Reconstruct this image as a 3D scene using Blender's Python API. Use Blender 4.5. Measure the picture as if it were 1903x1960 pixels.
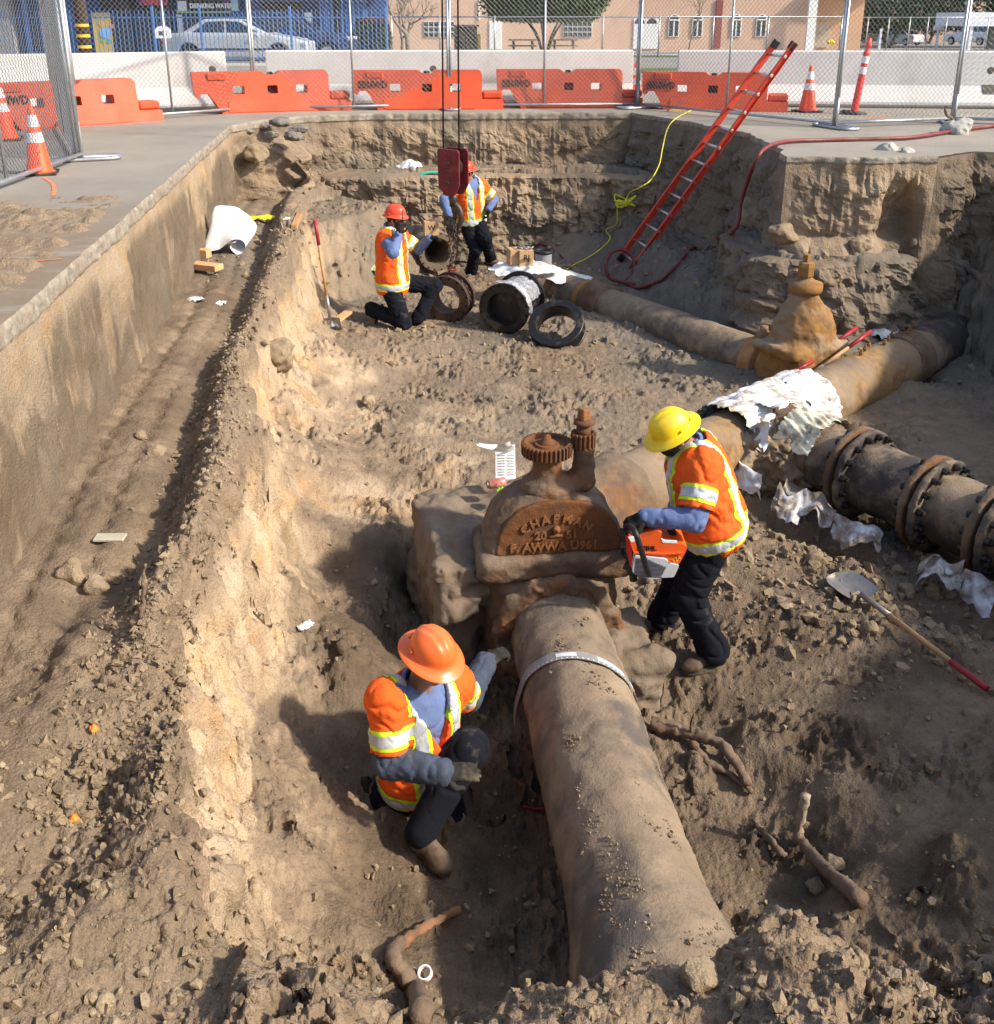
import bpy, math, random
import numpy as np
from mathutils import Vector, Matrix
R = math.radians
for o in list(bpy.data.objects): bpy.data.objects.remove(o)
scene = bpy.context.scene
COL = scene.collection

# ------------------------------------------------------------------ camera
CAM_H, PITCH, FPX, CX, CY = 1.4, R(19.0), 1906.0, 951.5, 692.0
cam_data = bpy.data.cameras.new('camera')
cam = bpy.data.objects.new('camera', cam_data); COL.objects.link(cam)
cam.location = (0, 0, CAM_H); cam.rotation_euler = (R(90) - PITCH, 0, 0)
cam_data.sensor_fit = 'HORIZONTAL'; cam_data.sensor_width = 36.0
cam_data.lens = 36.0 * FPX / 1903.0
cam_data.shift_y = -(980.0 - CY) / 1903.0
cam_data.clip_start = 0.05; cam_data.clip_end = 3000
scene.camera = cam

# ------------------------------------------------------------------ sky and sun
SUN_EL = R(37.0)
SUN_DIR = Vector((0.945, -0.327, 0)).normalized() * math.cos(SUN_EL) + Vector((0, 0, math.sin(SUN_EL)))
w = bpy.data.worlds.new('World'); scene.world = w; w.use_nodes = True
nt = w.node_tree; nt.nodes.clear()
sky = nt.nodes.new('ShaderNodeTexSky'); sky.sky_type = 'NISHITA'; sky.sun_disc = False
sky.sun_elevation = SUN_EL; sky.sun_rotation = math.atan2(SUN_DIR.x, SUN_DIR.y)
sky.air_density = 1.0; sky.dust_density = 2.0; sky.ozone_density = 1.0
bg = nt.nodes.new('ShaderNodeBackground'); bg.inputs['Strength'].default_value = 0.15
wo = nt.nodes.new('ShaderNodeOutputWorld')
nt.links.new(sky.outputs[0], bg.inputs[0]); nt.links.new(bg.outputs[0], wo.inputs[0])
sd = bpy.data.lights.new('sun', 'SUN'); sd.energy = 3.7; sd.angle = R(2.6); sd.color = (1.0, 0.91, 0.78)
sun = bpy.data.objects.new('sun', sd); COL.objects.link(sun)
sun.rotation_euler = SUN_DIR.to_track_quat('Z', 'Y').to_euler()
vs = scene.view_settings
vs.view_transform = 'Standard'; vs.look = 'None'; vs.exposure = 0.80; vs.gamma = 1.0; vs.use_curve_mapping = False

# ------------------------------------------------------------------ photo-survey helpers (a ray through a photo point, met with a plane)
_c, _s = math.cos(PITCH), math.sin(PITCH)
def ray(x, y):
    a = (x - CX) / FPX; b = (y - CY) / FPX
    return Vector((a, _c - b * _s, -_s - b * _c))
def PZ(x, y, Z):
    r = ray(x, y); t = (Z - CAM_H) / r.z
    return Vector((t * r.x, t * r.y, Z))
def PY(x, y, Y):
    r = ray(x, y); t = Y / r.y
    return Vector((t * r.x, Y, CAM_H + t * r.z))

# ------------------------------------------------------------------ noise
_rng = np.random.RandomState(7)
_perm = _rng.permutation(512).astype(np.int64); _perm = np.concatenate([_perm, _perm, _perm])
_g3 = _rng.normal(size=(512, 3)); _g3 /= np.linalg.norm(_g3, axis=1)[:, None]
_g3 = _g3.astype(np.float32)
def _q(t): return t * t * t * (t * (t * 6 - 15) + 10)
def noise3(x, y, z):
    sh = np.shape(x)
    x, y, z = [np.asarray(np.broadcast_to(a, sh), np.float32).ravel() for a in (x, y, z)]
    fx, fy, fz = np.floor(x), np.floor(y), np.floor(z)
    ix, iy, iz = [a.astype(np.int64) & 511 for a in (fx, fy, fz)]
    dx, dy, dz = x - fx, y - fy, z - fz
    u, v, w_ = _q(dx), _q(dy), _q(dz)
    out = 0
    for a in (0, 1):
        pa = _perm[(ix + a) & 511]
        for b in (0, 1):
            pb = _perm[(pa + iy + b) & 511]
            for c in (0, 1):
                g = _g3[_perm[(pb + iz + c) & 511]]
                d = g[:, 0] * (dx - a) + g[:, 1] * (dy - b) + g[:, 2] * (dz - c)
                out = out + d * (u if a else 1 - u) * (v if b else 1 - v) * (w_ if c else 1 - w_)
    return (out * 1.5).reshape(sh)
def noise2(x, y, seed=0.0):
    x = np.asarray(x, np.float32); y = np.asarray(y, np.float32)
    sh = x.shape; x = x.ravel() + seed * 17.3; y = y.ravel() + seed * 9.1
    fx, fy = np.floor(x), np.floor(y)
    ix, iy = fx.astype(np.int64) & 511, fy.astype(np.int64) & 511
    dx, dy = x - fx, y - fy; u, v = _q(dx), _q(dy)
    out = 0
    for a in (0, 1):
        pa = _perm[(ix + a) & 511]
        for b in (0, 1):
            g = _g3[_perm[(pa + iy + b) & 511]]
            d = g[:, 0] * (dx - a) + g[:, 1] * (dy - b)
            out = out + d * (u if a else 1 - u) * (v if b else 1 - v)
    return (out * 1.6).reshape(sh)
def fbm3(x, y, z, sc, oct=3, gain=0.5, seed=0.0):
    o = 0; a = 1.0
    for i in range(oct):
        o = o + a * noise3(x * sc + seed, y * sc + seed * 1.7, z * sc - seed); sc *= 2.03; a *= gain
    return o
def fbm2(x, y, sc, oct=3, gain=0.5, seed=0.0):
    o = 0; a = 1.0
    for i in range(oct):
        o = o + a * noise2(x * sc, y * sc, seed + i * 3.1); sc *= 2.03; a *= gain
    return o
def worley2(x, y, seed=0):
    """distance to nearest and second nearest cell point, and the nearest cell's random value"""
    x = np.asarray(x, np.float32); y = np.asarray(y, np.float32); ix = np.floor(x).astype(np.int64); iy = np.floor(y).astype(np.int64)
    f1 = np.full(x.shape, 9.0, np.float32); f2 = f1.copy(); rid = np.zeros(x.shape, np.float32)
    for a in (-1, 0, 1):
        for b in (-1, 0, 1):
            h = _perm[(_perm[(ix + a + seed * 37) & 511] + iy + b) & 511]; px = ix + a + h / 512.0; h2 = _perm[(h + 91) & 511]; py = iy + b + h2 / 512.0
            d = ((x - px) ** 2 + (y - py) ** 2).astype(np.float32); m = d < f1; f2 = np.where(m, f1, np.minimum(f2, d)); rid = np.where(m, (_perm[(h2 + 17) & 511] / 512.0).astype(np.float32), rid); f1 = np.where(m, d, f1)
    return np.sqrt(f1), np.sqrt(f2), rid
def chunks(x, y, seed, thr=0.4, k=3.5):
    f1, f2, r = worley2(x, y, seed); return np.clip((r - thr) / (1 - thr), 0, 1) * np.clip((f2 - f1) * k, 0, 1)
def sstep(a, b, x):
    t = np.clip((x - a) / (b - a), 0, 1); return t * t * (3 - 2 * t)

# ------------------------------------------------------------------ mesh helpers
def link(o, parent=None):
    COL.objects.link(o)
    if parent is not None: o.parent = parent
    return o
def mesh_np(name, V, F, mats=None, smooth=True, attrs=None, fmat=None):
    V = np.asarray(V, np.float32); me = bpy.data.meshes.new(name)
    if isinstance(F, np.ndarray):
        n, k = F.shape; loops = F.ravel(); starts = np.arange(n) * k; tot = np.full(n, k)
    else:
        tot = np.array([len(f) for f in F]); n = len(F)
        loops = np.fromiter((i for f in F for i in f), np.int32); starts = np.concatenate([[0], np.cumsum(tot)[:-1]])
    me.vertices.add(len(V)); me.vertices.foreach_set('co', V.ravel())
    me.loops.add(len(loops)); me.loops.foreach_set('vertex_index', loops.astype(np.int32))
    me.polygons.add(n); me.polygons.foreach_set('loop_start', starts.astype(np.int32))
    try: me.polygons.foreach_set('loop_total', tot.astype(np.int32))
    except Exception: pass
    if fmat is not None: me.polygons.foreach_set('material_index', np.asarray(fmat, np.int32))
    me.update(calc_edges=True); me.validate()
    me.polygons.foreach_set('use_smooth', np.full(len(me.polygons), bool(smooth)))
    for m in (mats if isinstance(mats, (list, tuple)) else [mats]):
        if m is not None: me.materials.append(m)
    for k, a in (attrs or {}).items():
        at = me.attributes.new(k, 'FLOAT', 'POINT'); at.data.foreach_set('value', np.asarray(a, np.float32))
    return me
def setp(o, label=None, cat=None, group=None, kind=None):
    if label: o['label'] = label
    if cat: o['category'] = cat
    if group: o['group'] = group
    if kind: o['kind'] = kind
    return o
def empty(name, loc=(0, 0, 0), label=None, cat=None, group=None, rz=0.0, rot=None):
    o = bpy.data.objects.new(name, None); o.location = loc; o.empty_display_size = 0.1
    o.rotation_euler = rot if rot is not None else (0, 0, rz)
    link(o); return setp(o, label, cat, group)
def obj(name, me, parent=None, loc=None, rot=None, **kw):
    o = bpy.data.objects.new(name, me); link(o, parent)
    if loc is not None: o.location = loc
    if rot is not None: o.rotation_euler = rot
    return setp(o, **kw)
def copy_tree(o, parent=None):
    c = o.copy(); COL.objects.link(c); c.parent = parent
    for ch in list(o.children): copy_tree(ch, c)
    return c
class MB:
    def __init__(s): s.V = []; s.F = []; s.M = []; s.n = 0
    def add(s, V, F, m=0):
        V = np.asarray(V, float).reshape(-1, 3); s.V.append(V)
        for f in F: s.F.append([int(i) + s.n for i in f]); s.M.append(m)
        s.n += len(V); return s
    def build(s, name, mats, parent=None, smooth=False, loc=None, rot=None, **kw):
        me = mesh_np(name, np.concatenate(s.V), s.F, mats, smooth, fmat=s.M)
        return obj(name, me, parent, loc, rot, **kw)
def frame(d, up=(0, 0, 1)):
    d = Vector(d).normalized(); up = Vector(up)
    if abs(d.dot(up)) > 0.98: up = Vector((1, 0, 0))
    x = d.cross(up).normalized(); y = x.cross(d).normalized()
    return x, y, d            # right, up, forward
def catmull(pts, n=8, closed=False):
    P = [np.asarray(p, float) for p in pts]
    if closed: Q = [P[-1]] + P + [P[0], P[1]]
    else: Q = [2 * P[0] - P[1]] + P + [2 * P[-1] - P[-2]]
    out = []
    for i in range(1, len(Q) - 2):
        a, b, c, d = Q[i - 1:i + 3]
        for k in range(n):
            t = k / n
            out.append(0.5 * (2 * b + (c - a) * t + (2 * a - 5 * b + 4 * c - d) * t * t + (3 * b - a - 3 * c + d) * t ** 3))
    if not closed: out.append(P[-1])
    return np.array(out)
def tube(pts, rad, n=8, cap=True, closed=False, flat=None):
    """swept ring; rad scalar or per-point; flat=(sx,sy) squashes the ring"""
    P = np.asarray(pts, float); m = len(P)
    rad = np.broadcast_to(np.asarray(rad, float), (m,))
    T = np.zeros_like(P)
    if closed: T = np.roll(P, -1, 0) - np.roll(P, 1, 0)
    else: T[1:-1] = P[2:] - P[:-2]; T[0] = P[1] - P[0]; T[-1] = P[-1] - P[-2]
    T /= np.linalg.norm(T, axis=1)[:, None] + 1e-12
    a = np.array([0, 0, 1.0]) if abs(T[0][2]) < 0.9 else np.array([1.0, 0, 0])
    u = np.cross(T[0], a); u /= np.linalg.norm(u); U = [u]
    for i in range(1, m):
        u = U[-1] - T[i] * np.dot(U[-1], T[i]); u /= np.linalg.norm(u) + 1e-12; U.append(u)
    U = np.array(U); W = np.cross(T, U)
    ang = np.arange(n) * 2 * math.pi / n; sx, sy = flat or (1, 1)
    V = P[:, None, :] + rad[:, None, None] * (np.cos(ang)[None, :, None] * U[:, None, :] * sx + np.sin(ang)[None, :, None] * W[:, None, :] * sy)
    V = V.reshape(-1, 3); F = []
    for i in range(m if closed else m - 1):
        j = (i + 1) % m
        for k in range(n):
            l = (k + 1) % n; F.append((i * n + k, i * n + l, j * n + l, j * n + k))
    if cap and not closed:
        F.append(tuple(range(n))[::-1]); F.append(tuple((m - 1) * n + k for k in range(n)))
    return V, F
def lathe(prof, n=24, origin=(0, 0, 0), axis=(0, 0, 1), cap=True, closed=False, sx=1.0, sy=1.0, up=(0, 0, 1)):
    """prof: list of (radius, height along axis)"""
    x, y, d = [np.array(v) for v in frame(axis, up)]
    o = np.array(origin, float); m = len(prof)
    ang = np.arange(n) * 2 * math.pi / n; V = []
    for r, h in prof:
        for a in ang: V.append(o + d * h + x * r * sx * math.cos(a) + y * r * sy * math.sin(a))
    F = []
    for i in range(m if closed else m - 1):
        j = (i + 1) % m
        for k in range(n):
            l = (k + 1) % n; F.append((i * n + k, j * n + k, j * n + l, i * n + l)[::-1])
    if cap and not closed:
        F.append(tuple(range(n))[::-1]); F.append(tuple((m - 1) * n + k for k in range(n)))
    return V, F
def box(c, s, rot=None, bev=0.0):
    """box centred at c with full sizes s; rot: 3x3 Matrix; bev: chamfer"""
    hx, hy, hz = s[0] / 2, s[1] / 2, s[2] / 2
    if bev <= 0:
        V = [(x, y, z) for z in (-hz, hz) for y in (-hy, hy) for x in (-hx, hx)]
        F = [(0, 2, 3, 1), (4, 5, 7, 6), (0, 1, 5, 4), (2, 6, 7, 3), (0, 4, 6, 2), (1, 3, 7, 5)]
    else:
        b = min(bev, hx * .49, hy * .49, hz * .49); V = []; idx = {}
        for sx in (-1, 1):
            for sy in (-1, 1):
                for sz in (-1, 1):
                    for k in range(3):
                        p = [sx * (hx - b), sy * (hy - b), sz * (hz - b)]; p[k] = (sx * hx, sy * hy, sz * hz)[k]
                        idx[(sx, sy, sz, k)] = len(V); V.append(tuple(p))
        F = []
        for k in range(3):
            i, j = [(1, 2), (2, 0), (0, 1)][k]
            for s_ in (-1, 1):
                q = []
                for a, b_ in ((-1, -1), (1, -1), (1, 1), (-1, 1)):
                    t = [0, 0, 0]; t[k] = s_; t[i] = a; t[j] = b_; q.append(idx[(t[0], t[1], t[2], k)])
                F.append(tuple(q if s_ > 0 else q[::-1]))
            for a in (-1, 1):
                for b_ in (-1, 1):
                    def g(e, kk):
                        t = [0, 0, 0]; t[k] = e; t[i] = a; t[j] = b_; return idx[(t[0], t[1], t[2], kk)]
                    q = [g(-1, i), g(1, i), g(1, j), g(-1, j)]
                    F.append(tuple(q if a * b_ > 0 else q[::-1]))
        for sx in (-1, 1):
            for sy in (-1, 1):
                for sz in (-1, 1):
                    q = [idx[(sx, sy, sz, k)] for k in range(3)]
                    F.append(tuple(q if sx * sy * sz > 0 else q[::-1]))
    V = np.array(V, float)
    if rot is not None: V = V @ np.array(rot).T
    return V + np.array(c, float), F
def bar(a, b, wx, wz, up=(0, 0, 1), bev=0.0):
    a, b = Vector(a), Vector(b); x, y, d = frame(b - a, up)
    M = Matrix((x, y, d)).transposed()
    return box((a + b) / 2, (wx, wz, (b - a).length), M, bev)
def prism(poly, z0, z1, M=None):
    """extrude a 2D polygon (x,y) from z0 to z1; M 4x4 maps"""
    n = len(poly); V = [(x, y, z0) for x, y in poly] + [(x, y, z1) for x, y in poly]
    F = [tuple(range(n))[::-1], tuple(range(n, 2 * n))] + [(i, (i + 1) % n, n + (i + 1) % n, n + i) for i in range(n)]
    if M is not None: V = [tuple(M @ Vector(v)) for v in V]
    return V, F
def rotz(a): return Matrix.Rotation(a, 3, 'Z')
def text_obj(name, s, size, mat, parent=None, M=None, depth=0.004, bold=0.0, kind=None, align='CENTER', sx=1.0):
    cu = bpy.data.curves.new(name, 'FONT'); cu.body = s; cu.size = size; cu.extrude = depth; cu.offset = bold
    cu.align_x = align; cu.align_y = 'CENTER'; cu.resolution_u = 3
    t = bpy.data.objects.new(name + '_tmp', cu); COL.objects.link(t)
    dg = bpy.context.evaluated_depsgraph_get(); me = bpy.data.meshes.new_from_object(t.evaluated_get(dg))
    bpy.data.objects.remove(t); bpy.data.curves.remove(cu)
    me.materials.clear(); me.materials.append(mat); me.name = name
    if sx != 1.0: me.transform(Matrix.Diagonal((sx, 1, 1, 1)))
    if M is not None: me.transform(M)
    return obj(name, me, parent)
def plane_M(o, xdir, ydir):
    """4x4 mapping local xy plane to a world plane"""
    x = Vector(xdir).normalized(); y = Vector(ydir); y = (y - x * y.dot(x)).normalized(); z = x.cross(y)
    M = Matrix((x, y, z)).transposed().to_4x4(); M.translation = Vector(o); return M

# ------------------------------------------------------------------ implicit surfaces
def surface_nets(F, lo, h):
    S = F < 0; nx, ny, nz = F.shape
    c = np.zeros((nx - 1, ny - 1, nz - 1), np.int8); sl = (slice(0, -1), slice(1, None))
    for a in (0, 1):
        for b in (0, 1):
            for d in (0, 1): c += S[sl[a], sl[b], sl[d]]
    act = (c > 0) & (c < 8); ii = np.argwhere(act)
    idx = np.full(act.shape, -1, np.int64); idx[act] = np.arange(len(ii))
    pos = np.zeros((len(ii), 3)); cnt = np.zeros(len(ii))
    cor = [(a, b, d) for a in (0, 1) for b in (0, 1) for d in (0, 1)]
    for p in cor:
        for k in range(3):
            if p[k] == 1: continue
            q = list(p); q[k] = 1
            f0 = F[ii[:, 0] + p[0], ii[:, 1] + p[1], ii[:, 2] + p[2]]; f1 = F[ii[:, 0] + q[0], ii[:, 1] + q[1], ii[:, 2] + q[2]]
            m = (f0 < 0) != (f1 < 0); t = np.where(m, f0 / np.where(m, f0 - f1, 1), 0)
            pt = np.array(p, float)[None, :].repeat(len(ii), 0); pt[:, k] += t
            pos += np.where(m[:, None], pt, 0); cnt += m
    V = (ii + pos / cnt[:, None]) * h + np.array(lo)
    Q = []
    for k in range(3):
        u, v = (k + 1) % 3, (k + 2) % 3
        s0 = [slice(None)] * 3; s1 = [slice(None)] * 3
        s0[k] = slice(0, -1); s1[k] = slice(1, None)
        for ax in (u, v): s0[ax] = slice(1, -1); s1[ax] = slice(1, -1)
        A, B = S[tuple(s0)], S[tuple(s1)]; e = np.argwhere(A != B)
        if len(e) == 0: continue
        fl = A[e[:, 0], e[:, 1], e[:, 2]]
        e = e.copy(); e[:, u] += 1; e[:, v] += 1
        def cell(du, dv):
            r = e.copy(); r[:, u] += du; r[:, v] += dv; return idx[r[:, 0], r[:, 1], r[:, 2]]
        q = np.stack([cell(-1, -1), cell(0, -1), cell(0, 0), cell(-1, 0)], 1)
        q[~fl] = q[~fl][:, ::-1]; Q.append(q)
    return V, np.concatenate(Q)
def sdf_mesh(fn, lo, hi, h, sparse=True):
    lo = np.array(lo, float); hi = np.array(hi, float); B = 6
    n = np.maximum(np.ceil((hi - lo) / h).astype(int) + 1, 3)
    if not sparse or n.prod() < 60000:
        ax = [(lo[i] + np.arange(n[i]) * h).astype(np.float32) for i in range(3)]
        X, Y, Z = np.meshgrid(*ax, indexing='ij'); return surface_nets(fn(X, Y, Z), lo, h)
    nb = np.ceil(n / B).astype(int); n = nb * B            # sample block centres first, then only the blocks near the surface
    cx = [(lo[i] + (np.arange(nb[i]) * B + (B - 1) / 2) * h).astype(np.float32) for i in range(3)]
    C = np.meshgrid(*cx, indexing='ij'); D = fn(*C); near = np.argwhere(np.abs(D) < B * h * 1.35 + 0.03)
    F = np.repeat(np.repeat(np.repeat(np.sign(D), B, 0), B, 1), B, 2).astype(np.float32)
    o = np.arange(B); g = np.stack(np.meshgrid(o, o, o, indexing='ij'), -1).reshape(-1, 3)
    I = (near[:, None, :] * B + g[None]).reshape(-1, 3); P = (lo + I * h).astype(np.float32)
    F[I[:, 0], I[:, 1], I[:, 2]] = fn(P[:, 0], P[:, 1], P[:, 2])
    return surface_nets(F, lo, h)
def smin(a, b, k):
    hh = np.clip(0.5 + 0.5 * (b - a) / k, 0, 1); return b * (1 - hh) + a * hh - k * hh * (1 - hh)
def d_cap(X, Y, Z, a, b, ra, rb=None):
    rb = ra if rb is None else rb
    a = np.array(a, np.float32); b = np.array(b, np.float32); d = b - a; L = float(d @ d) + 1e-9
    t = np.clip(((X - a[0]) * d[0] + (Y - a[1]) * d[1] + (Z - a[2]) * d[2]) / L, 0, 1)
    return np.sqrt((X - a[0] - t * d[0]) ** 2 + (Y - a[1] - t * d[1]) ** 2 + (Z - a[2] - t * d[2]) ** 2) - (ra + (rb - ra) * t)
def d_ell(X, Y, Z, c, r, axes=None):
    c = np.array(c, np.float32); dx, dy, dz = X - c[0], Y - c[1], Z - c[2]
    if axes is None: u, v, w_ = dx, dy, dz
    else:
        u, v, w_ = [dx * float(A[0]) + dy * float(A[1]) + dz * float(A[2]) for A in axes]
    k = np.sqrt((u / r[0]) ** 2 + (v / r[1]) ** 2 + (w_ / r[2]) ** 2) + 1e-6
    return (k - 1) * min(r) * (0.5 + 0.5 / np.maximum(k, 0.5)) if False else (k - 1) * (np.sqrt(u * u + v * v + w_ * w_) / k + 1e-6)
def d_box(X, Y, Z, c, r, axes=None, rnd=0.0):
    c = np.array(c, np.float32); dx, dy, dz = X - c[0], Y - c[1], Z - c[2]
    if axes is not None:
        dx, dy, dz = [dx * float(A[0]) + dy * float(A[1]) + dz * float(A[2]) for A in axes]
    qx, qy, qz = np.abs(dx) - r[0] + rnd, np.abs(dy) - r[1] + rnd, np.abs(dz) - r[2] + rnd
    return np.sqrt(np.maximum(qx, 0) ** 2 + np.maximum(qy, 0) ** 2 + np.maximum(qz, 0) ** 2) + np.minimum(np.maximum(qx, np.maximum(qy, qz)), 0) - rnd
def d_cyl(X, Y, Z, a, b, r, rnd=0.0):
    a = np.array(a, np.float32); b = np.array(b, np.float32); L = float(np.linalg.norm(b - a)); d = (b - a) / L; m = (a + b) / 2
    t = (X - m[0]) * d[0] + (Y - m[1]) * d[1] + (Z - m[2]) * d[2]
    q = np.sqrt(np.maximum((X - m[0]) ** 2 + (Y - m[1]) ** 2 + (Z - m[2]) ** 2 - t * t, 0)) - r + rnd
    tt = np.abs(t) - L / 2 + rnd
    return np.sqrt(np.maximum(q, 0) ** 2 + np.maximum(tt, 0) ** 2) + np.minimum(np.maximum(q, tt), 0) - rnd
def clip_pos(V, Q, s):
    """keep the part of a quad/tri mesh where vertex scalar s > 0 (triangles are cut on s = 0)"""
    Q = np.asarray(Q); T = np.concatenate([Q[:, [0, 1, 2]], Q[:, [0, 2, 3]]]) if Q.shape[1] == 4 else Q
    V = np.asarray(V); out = []; newV = list(V); cache = {}
    pos = s > 0; n = pos[T].sum(1)
    out.extend(T[n == 3].tolist())
    def cut(i, j):
        key = (min(i, j), max(i, j))
        if key not in cache:
            t = s[i] / (s[i] - s[j]); cache[key] = len(newV); newV.append(V[i] + t * (V[j] - V[i]))
        return cache[key]
    for tri in T[(n == 1) | (n == 2)]:
        p = []
        for k in range(3):
            i, j = int(tri[k]), int(tri[(k + 1) % 3])
            if pos[i]: p.append(i)
            if pos[i] != pos[j]: p.append(cut(i, j))
        for k in range(1, len(p) - 1): out.append([p[0], p[k], p[k + 1]])
    newV = np.array(newV); out = np.array(out, int).reshape(-1, 3)
    used = np.unique(out); rm = np.full(len(newV), -1); rm[used] = np.arange(len(used))
    return newV[used], rm[out], used
def vnormals(V, F):
    F = np.asarray(F); T = np.concatenate([F[:, [0, 1, 2]], F[:, [0, 2, 3]]]) if F.shape[1] == 4 else F
    n = np.cross(V[T[:, 1]] - V[T[:, 0]], V[T[:, 2]] - V[T[:, 0]]); N = np.zeros_like(V)
    for k in range(3): np.add.at(N, T[:, k], n)
    return N / (np.linalg.norm(N, axis=1)[:, None] + 1e-12)

# ------------------------------------------------------------------ materials
MATS = {}
def srgb(r, g, b):
    f = lambda c: (c / 255 / 12.92) if c / 255 <= 0.04045 else ((c / 255 + 0.055) / 1.055) ** 2.4
    return (f(r), f(g), f(b))
class NT:
    def __init__(s, name):
        s.m = bpy.data.materials.new(name); s.m.use_nodes = True; s.t = s.m.node_tree; s.t.nodes.clear()
        s.out = s.n('ShaderNodeOutputMaterial'); s.b = s.n('ShaderNodeBsdfPrincipled')
        s.l(s.b.outputs[0], s.out.inputs[0]); s.geo = s.n('ShaderNodeNewGeometry'); s.tc = None
    def n(s, t, **kw):
        nd = s.t.nodes.new(t)
        for k, v in kw.items(): setattr(nd, k, v)
        return nd
    def l(s, a, b): s.t.links.new(a, b)
    def coord(s, kind='world', scale=(1, 1, 1)):
        if kind == 'world': src = s.geo.outputs['Position']
        else:
            if s.tc is None: s.tc = s.n('ShaderNodeTexCoord')
            src = s.tc.outputs['Object']
        if tuple(scale) == (1, 1, 1): return src
        mp = s.n('ShaderNodeMapping'); mp.inputs['Scale'].default_value = scale; s.l(src, mp.inputs[0]); return mp.outputs[0]
    def noise(s, sc, det=4, rough=0.55, co=None, dist=0.0):
        nd = s.n('ShaderNodeTexNoise'); nd.inputs['Scale'].default_value = sc; nd.inputs['Detail'].default_value = det
        nd.inputs['Roughness'].default_value = rough; nd.inputs['Distortion'].default_value = dist
        s.l(co if co is not None else s.coord(), nd.inputs['Vector']); return nd.outputs[0]
    def voro(s, sc, co=None, feat='F1', rnd=1.0):
        nd = s.n('ShaderNodeTexVoronoi', feature=feat); nd.inputs['Scale'].default_value = sc; nd.inputs['Randomness'].default_value = rnd
        s.l(co if co is not None else s.coord(), nd.inputs['Vector']); return nd.outputs['Distance']
    def ramp(s, v, stops):
        nd = s.n('ShaderNodeValToRGB'); e = nd.color_ramp.elements
        while len(e) < len(stops): e.new(0.5)
        for el, (p, c) in zip(e, stops):
            el.position = p; el.color = (c, c, c, 1) if not hasattr(c, '__len__') else (*c, 1)
        s.l(v, nd.inputs[0]); return nd.outputs[0]
    def mix(s, fac, a, b, mode='MIX'):
        nd = s.n('ShaderNodeMix', data_type='RGBA', blend_type=mode)
        for sock, v in ((nd.inputs[0], fac), (nd.inputs[6], a), (nd.inputs[7], b)):
            if hasattr(v, 'is_linked') or hasattr(v, 'links'): s.l(v, sock)
            elif hasattr(v, '__len__'): sock.default_value = (*v, 1) if len(v) == 3 else v
            else: sock.default_value = v
        return nd.outputs[2]
    def math(s, op, a, b=None):
        nd = s.n('ShaderNodeMath', operation=op)
        for sock, v in zip(nd.inputs, (a, b)):
            if v is None: continue
            if hasattr(v, 'links'): s.l(v, sock)
            else: sock.default_value = v
        return nd.outputs[0]
    def attr(s, name):
        nd = s.n('ShaderNodeAttribute'); nd.attribute_name = name; return nd.outputs['Fac']
    def col(s, v):
        if hasattr(v, 'links'): s.l(v, s.b.inputs['Base Color'])
        else: s.b.inputs['Base Color'].default_value = (*v, 1)
    def set(s, k, v):
        if hasattr(v, 'links'): s.l(v, s.b.inputs[k])
        else: s.b.inputs[k].default_value = v
    def bump(s, hgt, strength=0.5, dist=0.02, prev=None):
        nd = s.n('ShaderNodeBump'); nd.inputs['Strength'].default_value = strength; nd.inputs['Distance'].default_value = dist
        s.l(hgt, nd.inputs['Height'])
        if prev is not None: s.l(prev, nd.inputs['Normal'])
        s.l(nd.outputs[0], s.b.inputs['Normal']); return nd.outputs[0]
def mat(name, c, rough=0.6, metal=0.0, var=0.25, sc=6.0, bump=0.0, bsc=40.0, dirt=0.0, dcol=(0.22, 0.165, 0.11), dsc=3.0, spec=0.4, local=True, c2=None, trans=0.0):
    """generic painted/woven/metal surface: colour mottling, dust patches, fine relief"""
    if name in MATS: return MATS[name]
    t = NT(name); co = t.coord('local' if local else 'world')
    n1 = t.noise(sc, 5, 0.6, co)
    lo = tuple(x * (1 - var) for x in c) if c2 is None else c2; hi = tuple(min(1, x * (1 + var * 0.6)) for x in c) if c2 is None else c
    colr = t.mix(t.ramp(n1, [(0.3, 0.0), (0.7, 1.0)]), lo, hi)
    if dirt > 0:
        n2 = t.noise(dsc, 6, 0.65, co); m = t.ramp(n2, [(0.62 - 0.35 * dirt, 0.0), (0.82 - 0.3 * dirt, 1.0)])
        colr = t.mix(t.math('MULTIPLY', m, min(1, 0.45 + dirt * 0.5)), colr, dcol)
    t.col(colr); t.set('Roughness', t.ramp(t.noise(sc * 2.3, 3, 0.5, co), [(0.3, max(0.02, rough - 0.1)), (0.7, min(1, rough + 0.1))]))
    t.set('Metallic', metal); t.set('Specular IOR Level', spec)
    if bump > 0: t.bump(t.noise(bsc, 4, 0.6, co), bump, 0.01)
    if trans > 0: t.set('Transmission Weight', trans)
    MATS[name] = t.m; return t.m
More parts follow.
